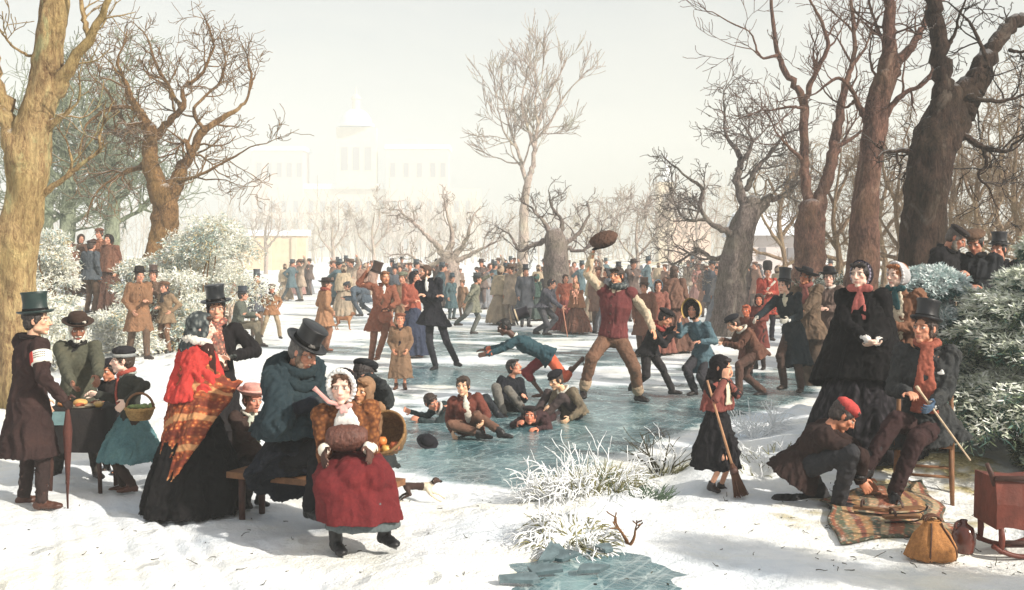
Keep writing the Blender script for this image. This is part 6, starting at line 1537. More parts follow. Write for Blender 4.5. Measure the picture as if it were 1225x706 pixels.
man('man in a brown top hat between the ochre overcoat and the cap on the left', (184, 424), 321, 5, (104, 80, 64), .6, (96, 78, 64), ('tophat', (74, 58, 52)), wL='chest', wR='chest', d=22)
man('man in a brown cap and sandy jacket by the snowy bushes', (199, 424), 338, -28, (140, 114, 84), .75, (138, 98, 70), ('cap', (112, 76, 52)), wL='hip', wR='front', scarf=(70, 64, 62), d=21.6)
p = man('man in a grey green coat and top hat sitting on a stool on the ice', (300, 416), None, 92, (92, 98, 88), None, (112, 104, 86), ('tophat', (48, 54, 64)), d=24, H=1.68, pel=(284, 388), neck=(288, 361), hyaw=100, aR=(312, 411, .15), aL=(308, 409, -.1), kR=(306, 380, .2), kL=(306, 380, -.2), wR=(304, 376, .3), wL=(306, 378, -.1)); STOOL_AT = p.pel
man('man in a blue-grey coat and grey top hat standing behind the stool', (307, 403), 326, 15, (92, 96, 106), .7, (112, 92, 76), ('tophat', (84, 88, 94)), wL='front', wR='front', d=26.5, scarf=(160, 130, 90))
man('man in a tan jacket and cream trousers bending his knees beside the stool', (325, 406), 341, 18, (160, 110, 68), .8, (166, 144, 112), ('cap', (112, 84, 64)), aR=(313, 400, .1), aL=(335, 402, 0), wL='hip', wR='hip', d=25.5, scarf=(90, 76, 70))
p = man('pale-clad pedlar carrying a wicker basket on the head', (279, 394), 333, 5, (206, 178, 158), .5, (180, 150, 130), None, wR='raise', wL='down', d=29, scarf=(196, 96, 80)); PEDLAR = p
man('faint pale figure just left of the pedlar', (262, 394), 344, 20, (214, 190, 170), .5, (196, 176, 160), ('cap', (170, 130, 110)), d=31)
# the group under the trees on the mound
man('leftmost person, in a russet coat, of the group on the snowy mound', (84, 352), 290, 20, (118, 76, 56), .4, (84, 64, 54), ('cap', (96, 70, 56)), d=27)
woman('figure in a grey hood and brown shawl on the snowy mound', (96, 352), 280, 40, (104, 82, 66), (96, 70, 56), (112, 104, 96), (112, 80, 62), d=28)
man('man in a blue-grey jacket in front of the others on the snowy mound', (108, 358), 287, 160, (78, 86, 94), .8, (110, 84, 66), ('cap', (74, 58, 52)), d=25.5)
man('tall man in an orange-brown coat on the snowy mound', (120, 352), 272, -15, (150, 96, 66), .5, (96, 74, 60), ('cap', (120, 74, 54)), d=27.5)
woman('woman with a dark hood at the right of the group on the snowy mound', (132, 352), 277, -25, (124, 78, 58), (104, 70, 56), (46, 42, 44), (128, 84, 62), d=27)
# right and centre
p = man('soldier in a scarlet coat and black bearskin hat on the far ice', (918, 400), 319, -5, (184, 66, 46), .62, (48, 44, 54), None, d=25.5, wL='front', wR='front'); p.busby()
mb = MB(); mb.tube([p.S['L'] + p.f * .09, p.pel + p.sp * .3 + p.f * .15, p.pel - p.pl * .15 + p.f * .12], [(.025, .008)] * 3, 8, flat=(p.sl,)); link('white_belt', mb.mesh('white_belt', p.B), cloth((222, 214, 196)), p.o)
man('man in a bowler hat, hands on hips, far off beside the grey oak', (876, 366), 325, 4, (104, 82, 72), .75, (92, 72, 64), ('roundhat', (84, 64, 60), dict(brim=.13, hgt=.12)), wL='hip', wR='hip', det='far')
woman('bareheaded woman seen from behind in a wide brown cloak, right of the waving man', (806, 410), 316, 160, (120, 86, 70), (112, 78, 64), (120, 86, 70), (130, 92, 74), d=22.5, bon=False, r=.46)
man('man in a brown top hat peering out just right of the waving man', (771, 405), 337, -20, (130, 86, 66), .5, (96, 72, 60), ('tophat', (92, 68, 58)), d=21.5)
woman('small woman in a pale blue bonnet beside the wide brown cloak', (787, 410), 335, 0, (150, 90, 74), (140, 84, 70), (130, 166, 190), None, d=22)
p = man('stooping man in a slate suit leaning on a cane left of the russet dress', (646, 400), None, 58, (78, 78, 88), .7, (76, 76, 82), None, d=27, H=1.74, pel=(649, 367), neck=(657, 346, .1), hyaw=75, hpitch=12, wR=(675, 371, .2), wL=(672, 368, -.1), aR=(640, 396, -.1), aL=(652, 397, .1), hairc=(44, 36, 36)); CANE_AT = p.W['R'] + p.hd['R'] * .05
woman('woman in a russet dress between the slate suit and the woman with the baby', (676, 402), 328, 12, (178, 96, 70), (134, 64, 58), (150, 90, 64), None, d=28.2, bon=False)
p = woman('woman in an amber shawl with a baby on her arm, left of the waving man', (690, 402), 337, -22, (160, 108, 74), (128, 84, 66), (150, 104, 74), None, d=27.6, wL='chest', wR='chest'); p.cape((166, 112, 76), .6, .32)
b = Fig('baby bundled in an amber shawl on the woman\'s arm', (695, 402), d=27.25, H=.62, yaw=-20, det='far', base=p.pel + p.f * .26 + p.sp * .05 + p.l * .06, name='person'); b.body((232, 168, 140)).cape((186, 138, 98), .45, .16).headscarf((190, 140, 104), .0)
woman('woman in a dark green cloak in the knot of people left of the pollarded oak', (641, 388), 328, 150, (64, 84, 76), (70, 84, 80), (64, 96, 88), (66, 92, 84), d=33, bon=True)
man('brown-cloaked man at the left of the knot of people by the pollarded oak', (628, 388), 327, 40, (122, 94, 76), .2, (100, 82, 70), ('cap', (120, 90, 72)), d=34)
man('grey man on the right of the dark green cloak by the pollarded oak', (653, 388), 325, -30, (112, 108, 110), .5, (100, 98, 100), ('tophat', (96, 90, 92)), d=35.5)
p = man('skater doubled over in a blue-grey jacket left of the raised hat', (431, 379), None, -82, (82, 96, 110), .6, (84, 92, 102), ('cap', (62, 70, 80)), d=32, H=1.72, pel=(438, 350), neck=(421, 346), hpitch=20, aL=(432, 375, .2), aR=(446, 374, -.4), kL=(424, 362, .2), wL=(414, 358, .2), wR=(412, 356, -.2))
p = man('skater in a teal coat and top hat right of the arms-folded man', (540, 384), 330, 40, (72, 98, 104), .45, (78, 92, 96), ('tophat', (60, 74, 82)), d=33.5, wL='hip', wR='down')
p = man('skater in an olive coat flinging up one arm, balanced on one leg', (566, 400), 324, 105, (128, 128, 110), .62, (104, 106, 100), ('tophat', (72, 72, 72), dict(hgt=.12)), d=27.2, wL=(588, 328, 0), wR=(556, 362, .2), pel=(566, 361), neck=(569, 341), aL=(565, 396), aR=(546, 386, .1), kR=(556, 378, .3))
man('brown-coated figure just behind the skater with the raised arm', (554, 384), 336, -30, (150, 116, 88), .5, (120, 96, 80), ('cap', (130, 100, 80)), d=34)

# ================================================================== the far crowd: ten kinds, copied along the far shore
index = {}
KINDS = [('dark coat and top hat', lambda f: man('x', f, None, 10, (92, 96, 104), .55, (96, 94, 98), ('tophat', (56, 56, 62)), det='tiny', d=50, H=1.72)),
    ('russet coat and cap', lambda f: man('x', f, None, -30, (156, 122, 104), .55, (130, 112, 104), ('cap', (120, 86, 70)), det='tiny', d=50, H=1.68)),
    ('full reddish dress', lambda f: woman('x', f, None, 30, (160, 110, 100), (164, 122, 114), (120, 84, 74), None, det='tiny', d=50, H=1.6)),
    ('grey dress and shawl', lambda f: woman('x', f, None, -40, (116, 118, 124), (126, 128, 134), (96, 92, 94), (140, 136, 136), det='tiny', d=50, H=1.6)),
    ('blue-green coat, skating sideways', lambda f: man('x', f, None, 85, (84, 108, 116), .6, (84, 96, 100), ('tophat', (66, 76, 82)), det='tiny', d=50, H=1.72, aL=(.12, .35, .1, 'L'), aR=(-.1, -.4, .14, 'L'), wL='out', wR='back')),
    ('tan coat, one arm raised', lambda f: man('x', f, None, -60, (174, 154, 134), .6, (150, 134, 120), ('roundhat', (112, 88, 72)), det='tiny', d=50, H=1.7, wL='raise')),
    ('ochre cloak and hood', lambda f: woman('x', f, None, 150, (182, 162, 132), (168, 148, 124), (170, 146, 120), (184, 164, 134), det='tiny', d=50, H=1.6)),
    ('child-sized brown coat', lambda f: man('x', f, None, 20, (136, 112, 98), .4, (114, 98, 90), ('cap', (110, 80, 66)), det='tiny', d=50, H=1.2)),
    ('dark brown suit, arms folded', lambda f: man('x', f, None, -15, (108, 92, 86), .75, (108, 94, 90), ('roundhat', (74, 60, 56)), det='tiny', d=50, H=1.75, wL='fold', wR='fold'))]
protos = [fn((600 + 3 * k, 355)) for k, (nm, fn) in enumerate(KINDS)]
index_kids()
SEG = [('by the low ochre wall', 340, 372, 9, 44, 58), ('left of the doubled over skater', 396, 418, 7, 42, 60), ('behind the raised top hat', 424, 446, 5, 48, 64), ('behind the woman in the orange bodice', 466, 505, 6, 40, 56), ('near the teal coated skater', 522, 552, 6, 46, 62),
       ('right of the skater with the raised arm', 582, 622, 9, 44, 62), ('at the foot of the pollarded oak', 640, 700, 7, 40, 50), ('behind the waving man', 704, 728, 4, 44, 60), ('left of the wide brown cloak', 752, 800, 6, 40, 60), ('left of the grey oak', 820, 862, 8, 40, 60), ('between the grey oak and the soldier', 884, 912, 6, 36, 48), ('right of the soldier', 926, 1010, 9, 34, 50), ('nearer, left of the pollarded oak', 592, 630, 5, 29, 36), ('nearer, right of the pollarded oak', 704, 762, 6, 27, 36), ('nearer, before the grey oak', 838, 872, 4, 30, 38), ('nearer, left of the raised top hat', 398, 432, 4, 33, 40), ('nearer, by the pedlar', 236, 262, 3, 30, 36), ('beyond the woman in the orange bodice', 470, 500, 5, 32, 40), ('beside the brown figure and the olive coat', 572, 594, 4, 34, 42), ('left of the teal coated skater', 520, 536, 3, 36, 44)]
rng = np.random.default_rng(31); first = [True] * len(protos)
for nm, x0, x1, n, d0, d1 in SEG:
    ks = rng.permutation(len(protos))[:n]
    for j, kk in enumerate(ks):
        px = x0 + (x1 - x0) * (j + rng.uniform(.2, .8)) / n; d = rng.uniform(d0, d1)
        src = protos[kk].o
        if first[kk]: o = src; first[kk] = False
        else: o = copy_tree(src)
        x = (px - CX) * d / F; o.location = (x, d, zg(x, d)); o.rotation_euler = (0, 0, rng.uniform(-.7, .7)); s_ = rng.uniform(.95, 1.06); o.scale = (s_, s_, s_)
        o['label'] = 'far figure: ' + KINDS[kk][0] + ', ' + nm; o['category'] = 'person'; o['group'] = 'people on the far ice'
# ================================================================== props
M_WOOD = plain('old_wood', (118, 82, 54), .7, .35, 14, .3)
M_WOODD = plain('dark_wood', (70, 44, 36), .6, .35, 14, .3)
M_MAHOG = plain('red_wood', (98, 46, 34), .55, .35, 8, .3)
M_IRON = plain('iron', (60, 58, 58), .4, .3, 30, .2, .8)
def thing(name, loc, label, cat, group=None): return empty(name, loc, label, cat, group)
def add(name, mb, mat, o, sm=True, fu=None, wr=0):
    off = np.array(o.location)
    if fu: me = fuse(mb, fu, 2, off, name)
    else:
        me = mb.mesh(name, off)
        if sm: smooth(me)
    if wr: wrinkle(me, wr, 12, 5, 1)
    return link(name, me, mat, o)
UP = np.array([0, 0, 1.0])
# umbrella of the man at the far left
h = UMB_HAND; t = ground_hit(81, 609); t[1] = min(t[1], h[1] + .1)
o = thing('umbrella', t, 'rolled brown umbrella propped on the snow by the man with armbands', 'umbrella')
ax = unit(h - t); L = np.linalg.norm(h - t)
mb = MB(); mb.tube([t, t + ax * .10, t + ax * .2, t + ax * .6, t + ax * (L - .10), t + ax * (L - .04)], [.005, .008, .017, .036, .022, .012], 10); q = add('canopy', mb, cloth((92, 52, 44)), o, wr=.006)
mb = MB(); mb.tube([t + ax * (L - .1), t + ax * (L + .03), t + ax * (L + .07) + np.array([.03, 0, 0]), t + ax * (L + .05) + np.array([.06, 0, 0])], [.009, .010, .011, .009], 8); add('handle', mb, M_WOODD, o)
# stall: a board on trestle legs, with its food
sx, sy = (100 - CX) * 9.2 / F, 9.2; sz = zg(sx, sy); zt = at(100, 487, 9.2)[2]
o = thing('food_stall', (sx, sy, sz), 'small food stall board covered with a dark cloth between stall keeper and boy', 'stall')
mb = MB(); mb.box((sx, sy, zt), (.46, .42, .025)); add('tabletop', mb, M_WOOD, o, False)
for ax_, ay_ in ((-.18, -.16), (.18, -.16), (-.18, .16), (.18, .16)):
    mb = MB(); mb.tube([(sx + ax_, sy + ay_, zt - .01), (sx + ax_ * 1.15, sy + ay_ * 1.1, sz - .02)], [.02, .018], 8); add('leg', mb, M_WOODD, o)
mb = MB(); n = 56; a_ = np.arange(n) * 2 * math.pi / n
def sq(a, w, dd): m = max(abs(math.cos(a)) / w, abs(math.sin(a)) / dd); return np.array([math.cos(a) / m, math.sin(a) / m, 0])
rings = [np.array([np.array([sx, sy, z]) + sq(x, .235 + f * (1 + .2 * math.sin(9 * x)), .215 + f * (1 + .2 * math.sin(9 * x))) for x in a_]) for z, f in ((zt + .014, -.1), (zt + .016, .0), (zt + .0, .012), (zt - .15, .016), (zt - .34, .022))]
mb.loft(rings, cap=False); mb.add(np.concatenate([rings[0]]), [tuple(range(n))]); add('dark_cloth', mb, cloth((46, 42, 42)), o)
mb = MB(); mb.box((sx - .15, sy - .236, zt - .06), (.2, .006, .11)); add('paper', mb, plain('teal_paper', (112, 140, 142), .9, .2, 20), o, False)
rng = np.random.default_rng(3)
FOOD = [('round golden loaf on the food stall', -.02, -.02, .05, (206, 160, 96)), ('flat brown bun at the left of the food stall', -.14, -.08, .04, (170, 112, 66)), ('reddish pastry at the front of the food stall', .02, -.13, .034, (176, 92, 58)), ('pale roll at the right end of the food stall', .14, -.04, .036, (214, 180, 126)), ('dark cake in the middle of the food stall', .08, .04, .032, (112, 64, 44)), ('small yellow bun nearest the boy', .17, -.12, .026, (210, 170, 92))]
for lb, dx, dy, r, c in FOOD:
    mb = MB(); mb.ell((0, 0, r * .5), (r * 1.2, r, r * .6)); me = mb.mesh('bread'); smooth(me); wrinkle(me, .004, 20, 4, 1)
    f_ = link('bread', me, plain('crust', c, .7, .3, 30)); f_.location = (sx + dx, sy + dy, zt + .016); tag(f_, lb, 'bread', 'food on the stall')
mb = MB(); mb.lathe((0, 0, 0), [(.01, 0), (.11, 0), (.13, .015), (.126, .018), (.1, .006), (.01, .006)]); me = mb.mesh('plate'); smooth(me); f_ = link('plate', me, plain('pewter', (150, 140, 120), .4, .2, 20)); f_.location = (sx + .03, sy - .10, zt + .017); tag(f_, 'round plate of food on the stall board', 'plate')
# baskets
def basket(label, loc, r, h_, A=np.eye(3), col=(150, 112, 66), handle=False, fill=None, name='basket'):
    o = thing(name, loc, label, 'basket'); mb = MB(); loc = np.array(loc)
    prof = [(.01, 0), (r * .72, 0), (r * .9, h_ * .5), (r, h_ * .95), (r * 1.03, h_), (r * .95, h_), (r * .84, h_ * .5), (r * .66, .02), (.01, .02)]
    n = 40; th = np.arange(n) * 2 * math.pi / n; mb.lathe(loc, prof, A, n); me = mb.mesh('body', loc); V = coords(me)
    wv = Waves(8, 8, 12); Nn = normals(me); setco(me, V + Nn * (.006 * np.sign(np.sin(V @ A[2] * 260)) * np.sin(np.arctan2(V @ A[1], V @ A[0]) * 22))[:, None]); smooth(me)
    link('wicker_body', me, plain('wicker', col, .85, .4, 60, .6), o)
    mb = MB(); mb.tube([loc + np.array([r * math.cos(x), r * math.sin(x), h_ + .004 * math.sin(x * 14)]) @ A for x in np.linspace(0, 2 * math.pi, 33)], [.011] * 33, 7); add('rim', mb, plain('wicker', tuple(int(c * 1.15) for c in col), .85, .4, 60, .6), o)
    if handle:
        mb = MB(); mb.tube([loc + np.array([r * math.cos(x), 0, h_ + r * 1.1 * math.sin(x)]) @ A for x in np.linspace(0, math.pi, 13)], [.010] * 13, 7); add('handle', mb, M_WOOD, o)
    return o, loc, A
p = APRON; c = p.E['L'] + (p.W['L'] - p.E['L']) * .35 - UP * .16 - p.f * .0 + np.array([.03, -.06, -.06])
basket('flat basket heaped with greens hanging on the boy\'s arm', c, .11, .09, np.eye(3), (146, 116, 70), True)
mb = MB(); rng = np.random.default_rng(12)
for i in range(16): mb.ell(np.array([rng.normal() * .045, rng.normal() * .045, .0 + rng.uniform(0, .04)]), (.028, .024, .018))
me = fuse(mb, .008, 1); wrinkle(me, .006, 25, 2, 1); g = link('greens', me, plain('greens', (128, 146, 92), .8, .4, 25)); g.location = c + UP * .075; tag(g, 'heap of green leaves in the boy\'s basket', 'greens')
t_ = R(58); Ab = np.array(Matrix.Rotation(t_, 3, 'X')).T; Ab = np.array(Matrix.Rotation(R(-20), 3, 'Z') @ Matrix.Rotation(t_, 3, 'X')).T
gh = ground_hit(470, 545); bl = at(467, 522, 8.0)
o, loc, A = basket('round wicker basket tipped on its side full of apples at the end of the bench', bl + np.array([0, .06, -.04]), .165, .15, Ab, (120, 92, 58), False)
AP = [('red apple lowest in the tipped basket', -.05, -.12), ('yellow apple in the tipped basket', .03, -.11), ('rosy apple leftmost in the tipped basket', -.10, -.07), ('orange apple in the middle of the tipped basket', -.02, -.05), ('small apple at the right of the tipped basket', .09, -.08)]
for k, (lb, u, v) in enumerate(AP):
    mb = MB(); mb.lathe((0, 0, 0), [(.004, -.030), (.02, -.034), (.036, -.014), (.038, .008), (.026, .03), (.006, .024), (.002, .022)], n=14); me = mb.mesh('apple'); smooth(me)
    f_ = link('apple', me, plain('apple_skin', [(190, 84, 54), (206, 160, 84), (196, 104, 74), (206, 124, 66), (176, 96, 62)][k], .4, .3, 20)); f_.location = loc + np.array([u, v, .10]) @ A * 1.0; tag(f_, lb, 'apple', 'apples of the tipped basket')
p = PEDLAR; c = p.head + UP * .13
basket('wide wicker basket carried on the pedlar\'s head', c, .27, .20, np.eye(3), (176, 146, 96), True)
# muff
p = BENCHW; c = MUFF_AT; o = None
mb = MB(); mb.tube([c - p.l * .135, c - p.l * .11, c - p.l * .04, c + p.l * .04, c + p.l * .11, c + p.l * .135], [.05, .074, .09, .09, .074, .05], 20)
me = fuse(mb, .009, 2, c); wrinkle(me, .006, 22, 5, .6); o = link('fur_muff', me, hairmat((88, 50, 38))); o.location = c; tag(o, 'thick brown fur muff in the lap of the woman with the crimson skirt', 'muff')
# bench
bz = BENCHW.pel[2] - .17; b0 = BENCHW.pel; 
x0, x1 = (282 - CX) * 8.2 / F, (470 - CX) * 7.75 / F
o = thing('bench', ((x0 + x1) / 2, 7.95, zg((x0 + x1) / 2, 7.95)), 'low wooden bench under the family in the left foreground', 'bench')
yb0, yb1 = 8.35, 7.8; dv = unit(np.array([x1 - x0, yb1 - yb0, 0])); nv = np.array([-dv[1], dv[0], 0]); A = np.array([dv, nv, UP]); mid = np.array([(x0 + x1) / 2, (yb0 + yb1) / 2, bz - .03]); Lb = np.hypot(x1 - x0, yb1 - yb0)
mb = MB(); mb.box(mid, (Lb, .34, .045), A); add('seat', mb, M_WOOD, o, False)
for sx_ in (-.42, .42):
    for sy_ in (-.12, .12):
        a = mid + dv * sx_ * Lb + nv * sy_; mb = MB(); mb.tube([a, np.array([a[0], a[1], zg(a[0], a[1]) - .02])], [.028, .024], 8); add('leg', mb, M_WOODD, o)
# hats held or fallen
p = WAVER; c = p.W['R'] + p.hd['R'] * .10
A = np.array(Matrix.Rotation(R(-20), 3, 'Y') @ Matrix.Rotation(R(18), 3, 'X')).T; q = at(722, 286, p.d - .1)
o = thing('cap', q, 'brown cap waved high by the man in the maroon waistcoat', 'cap'); mb = MB(); mb.ell(q, (.20, .20, .085), A, 20, 9); add('crown', mb, cloth((96, 68, 54)), o, fu=.010, wr=.012)
mb = MB(); mb.tube([q + np.array([.125 * math.cos(x), .125 * math.sin(x), -.06]) @ A for x in np.linspace(0, 2 * math.pi, 20)], [(.022, .035)] * 20, 8); add('hat_band', mb, cloth((58, 42, 36)), o); mb = MB(); mb.ell(q + np.array([-.13, -.06, -.07]) @ A, (.075, .06, .012), A); add('peak', mb, cloth((50, 38, 34)), o)
p = HATMAN; c = at(449, 322, p.d - .15); A = np.array(Matrix.Rotation(R(18), 3, 'Y')).T * 1.1
o = make_tophat(c - np.array([0, 0, .06]), A, (58, 40, 34), .19, .12, (40, 28, 24), np.zeros(3), None); tag(o, 'dark brown top hat held up by the man in russet', 'top hat')
c = at(615, 378, 15.2); A = np.array(Matrix.Rotation(R(72), 3, 'Y')).T * 1.05
o = make_tophat(c, A, (34, 28, 34), .20, .15, (196, 176, 140), np.zeros(3), None); tag(o, 'black top hat with a pale band tumbling off the diving boy', 'top hat')
h = ground_hit(511, 535); A = np.array(Matrix.Rotation(R(30), 3, 'Z') @ Matrix.Rotation(R(35), 3, 'X')).T
o = thing('felt_hat', h + UP * .05, 'black felt hat lying on the ice in front of the fallen boys', 'hat'); mb = MB(); mb.lathe(h + UP * .05, [(.015, -.004), (.10, -.008), (.118, .012), (.114, .018), (.072, .006), (.068, .055), (.045, .08), (.004, .076)], A, 28); add('crown', mb, cloth((30, 29, 36)), o, wr=.006)
mb = MB(); mb.lathe(h + UP * .05, [(.066, .008), (.0745, .009), (.073, .028), (.066, .029)], A, 28); add('hat_band', mb, cloth((18, 17, 20)), o)
# skate bag in the russet man's hand
p = HATMAN; c = p.W['L'] + p.hd['L'] * .10 - UP * .10; o = thing('leather_bag', c, 'small brown leather bag in the left hand of the russet-coated man', 'bag'); mb = MB(); mb.ell(c, (.13, .06, .11)); mb.ell(c + UP * .07, (.09, .045, .05)); add('pouch', mb, plain('bag_leather', (128, 70, 46), .5, .3, 14), o, fu=.014, wr=.006)
mb = MB(); mb.tube([c + np.array([.07 * math.cos(x), 0, .09 + .07 * math.sin(x)]) for x in np.linspace(0, math.pi, 9)], [.010] * 9, 6); add('handle', mb, M_WOODD, o)
# cane of the slate suit
t = ground_hit(681, 406); h = CANE_AT; t[1] = h[1] - .1; t[2] = zg(t[0], t[1]); o = link('walking_cane', (lambda mb: mb.tube([t, (t + h) / 2, h, h + np.array([.02, 0, .06]), h + np.array([.08, 0, .06])], [.012, .014, .015, .015, .013], 8).mesh('walking_cane', t))(MB()), plain('reddish_cane', (176, 116, 92), .6)); o.location = t; tag(o, 'reddish walking cane under the hand of the stooping slate-suited man', 'cane')
# stool under the seated man on the ice
c = STOOL_AT; g_ = zg(c[0], c[1]); o = thing('stool', (c[0], c[1], g_), 'small three-legged stool under the grey green coat on the ice', 'stool'); z = c[2] - .15; mb = MB(); mb.lathe((c[0], c[1], z), [(.01, -.02), (.17, -.02), (.17, .02), (.01, .02)]); add('seat', mb, M_WOODD, o, False)
for k in range(3):
    a = k * 2.1 + .4; mb = MB(); mb.tube([(c[0] + .1 * math.cos(a), c[1] + .1 * math.sin(a), z - .01), (c[0] + .19 * math.cos(a), c[1] + .19 * math.sin(a), g_)], [.018, .014], 8); add('leg', mb, M_WOODD, o)
# broom
t = ground_hit(889, 597); h = SWEEP.loc(-.12, .10, .93); h = at(846, 455, SWEEP.d - .22); t[1] = SWEEP.d - .25; t[2] = zg(t[0], t[1]); t = at(887, 594, SWEEP.d - .25); t[2] = max(t[2], zg(t[0], t[1])); ax = unit(h - t); L = np.linalg.norm(h - t)
o = thing('broom', t, 'birch broom with a long pale handle leaning on the sweeper girl', 'broom'); mb = MB(); mb.tube([t + ax * .2, t + ax * L * .6, t + ax * L], [.011, .010, .009], 8); add('handle', mb, plain('pale_wood', (170, 128, 96), .7), o)
rng = np.random.default_rng(4); out = []
for i in range(70):
    a, q = rng.uniform(0, 6.28), math.sqrt(rng.uniform()); s1_ = np.array([math.cos(a), math.sin(a), 0]); s1_ -= ax * (s1_ @ ax)
    pts = np.array([t + ax * .27 + s1_ * .012 * q, t + ax * .2 + s1_ * .028 * q, t + ax * .15 + s1_ * .034 * q, t + ax * .09 + s1_ * .045 * q, t + ax * .04 + s1_ * .055 * q, t + ax * .005 + s1_ * .065 * q]); out.append((pts, np.linspace(.005, .0025, 6)))
V, Fq = sweep([a for a, _ in out], [b for _, b in out], 4); link('bristles', tri_mesh('bristles', V - t, Fq), plain('birch_twig', (92, 60, 44), .85), o)
mb = MB(); mb.tube([t + ax * .19, t + ax * .235], [.036, .030], 12); add('binding', mb, M_WOODD, o)
# walking stick of the gentleman, his chair
p = SEATED; h = p.W['L'] + p.hd['L'] * .05; v = unit(at(1151, 548, h[1] - .02) - at(1092, 467, h[1] - .06)); a0 = h - v * .20; b0 = h + v * .52
o = link('walking_stick', (lambda mb: mb.tube([a0, a0 + v * .03, a0 + v * .05, h, b0], [.014, .015, .010, .009, .007], 8).mesh('walking_stick', h))(MB()), plain('pale_cane', (190, 168, 140), .5)); o.location = h; tag(o, 'slim pale walking stick in the blue-gloved hand of the seated gentleman', 'walking stick')
c = p.pel + np.array([.02, .06, 0]); g_ = zg(c[0], c[1]); zs = c[2] - .14; yw = R(-22); A = rotz(yw)
o = thing('wooden_chair', (c[0], c[1], g_), 'plain wooden chair under the top-hatted gentleman', 'chair'); mb = MB(); mb.box((c[0], c[1], zs), (.44, .42, .04), A); add('seat', mb, M_WOOD, o, False)
LG = {}
for ax_, ay_ in ((-.2, -.19), (.2, -.19), (-.2, .19), (.2, .19)):
    q = np.array([ax_, ay_, 0]) @ A; top = zs - .01 if ay_ < 0 else zs + .46; a = np.array([c[0] + q[0], c[1] + q[1], top]); b = np.array([c[0] + q[0] * 1.06, c[1] + q[1] * 1.06, zg(c[0] + q[0], c[1] + q[1]) - .02]); LG[(ax_, ay_)] = (a, b); mb = MB(); mb.tube([a, (a + b) / 2, b], [.017, .021, .016], 10); add('leg' if ay_ < 0 else 'back_leg', mb, M_WOOD, o)
for k1, k2, z in (((-.2, -.19), (.2, -.19), .20), ((.2, -.19), (.2, .19), .26), ((-.2, -.19), (-.2, .19), .26), ((-.2, .19), (.2, .19), .2), ((-.2, .19), (.2, .19), .2 + zs - g_), ((-.2, .19), (.2, .19), .36 + zs - g_)):
    a = LG[k1]; b = LG[k2]; mb = MB(); mb.tube([np.array([*(a[1] + (a[0] - a[1]) * ((z) / (a[0][2] - a[1][2])))[:2], g_ + z]), np.array([*(b[1] + (b[0] - b[1]) * ((z) / (b[0][2] - b[1][2])))[:2], g_ + z])], [.012, .012], 8); add('rail', mb, M_WOOD, o)
# the rug with skates, the bag, the jug, the rocking chair
RP = [(997, 618), (1040, 584), (1088, 578), (1118, 612), (1140, 640), (1088, 652), (1012, 650)]
rq = [ground_hit(*q) for q in ((1006, 656), (1150, 650), (1106, 578), (984, 604))]
nu, nv_ = 60, 50; V = []
wv = Waves(70, 8, .5, 2); wv2 = Waves(71, 8, 1.3, 2)
for i in range(nv_ + 1):
    for j in range(nu + 1):
        u, v = j / nu, i / nv_; q = (rq[0] * (1 - u) + rq[1] * u) * (1 - v) + (rq[3] * (1 - u) + rq[2] * u) * v
        e = np.array([q[:2]]); q = np.array([q[0] + .03 * float(wv2(e)[0]), q[1] + .03 * float(wv(e)[0]), 0]); V.append([q[0], q[1], zg(q[0], q[1]) + .022 + .012 * float(wv(e * 1.3)[0]) + .007 * float(wv2(e)[0])])
V = np.array(V); ii = np.array([[i * (nu + 1) + j for j in range(nu)] for i in range(nv_)]).ravel(); Q = np.stack([ii, ii + 1, ii + nu + 2, ii + nu + 1], 1)
me = tri_mesh('rug', V - rq[0], Q); smooth(me)
uvn = np.array([[j / nu, i / nv_, 0] for i in range(nv_ + 1) for j in range(nu + 1)])
C = np.zeros((len(V), 3)); pal = [lin(c_) for c_ in ((176, 98, 66), (112, 120, 92), (206, 172, 122), (150, 70, 54), (196, 150, 96), (92, 98, 84), (214, 190, 150), (164, 84, 60))]
for i in range(len(V)):
    u, v = uvn[i][:2]; C[i] = pal[int(u * 16) % 8]
    if u < .03 or u > .97 or v < .03 or v > .97: C[i] = lin((70, 78, 62))
setcol(me, C)
m, nt, b = nodes('rug_wool'); a = N(nt, 'ShaderNodeAttribute'); a.attribute_name = 'col'
n1 = noise(nt, 9, 5, .7); n2 = noise(nt, 45, 4, .7); v_ = N(nt, 'ShaderNodeTexVoronoi'); v_.inputs['Scale'].default_value = 26; tc = N(nt, 'ShaderNodeTexCoord'); nt.links.new(tc.outputs['Object'], v_.inputs['Vector'])
col = mix(nt, .45, a.outputs['Color'], ramp(nt, v_.outputs['Distance'], [(.15, lin((224, 200, 156))), (.35, lin((168, 84, 58))), (.55, lin((82, 86, 70)))])); col = mix(nt, math_(nt, 'MULTIPLY', ramp(nt, n1, [(.56, 0), (.68, 1)]), .6), col, lin((222, 214, 196))); col = mix(nt, .35, col, ramp(nt, n2, [(.3, .05), (.7, .5)]), 'OVERLAY')
nt.links.new(col, b.inputs['Base Color']); b.inputs['Roughness'].default_value = .95; bump(nt, b, n2, .6, .02)
o = link('rug', me, m); o.location = rq[0]; tag(o, 'faded red and green striped rug spread on the ground under the skates', 'rug')
sm_ = o.modifiers.new('thick', 'SOLIDIFY'); sm_.thickness = .012; sm_.offset = 1
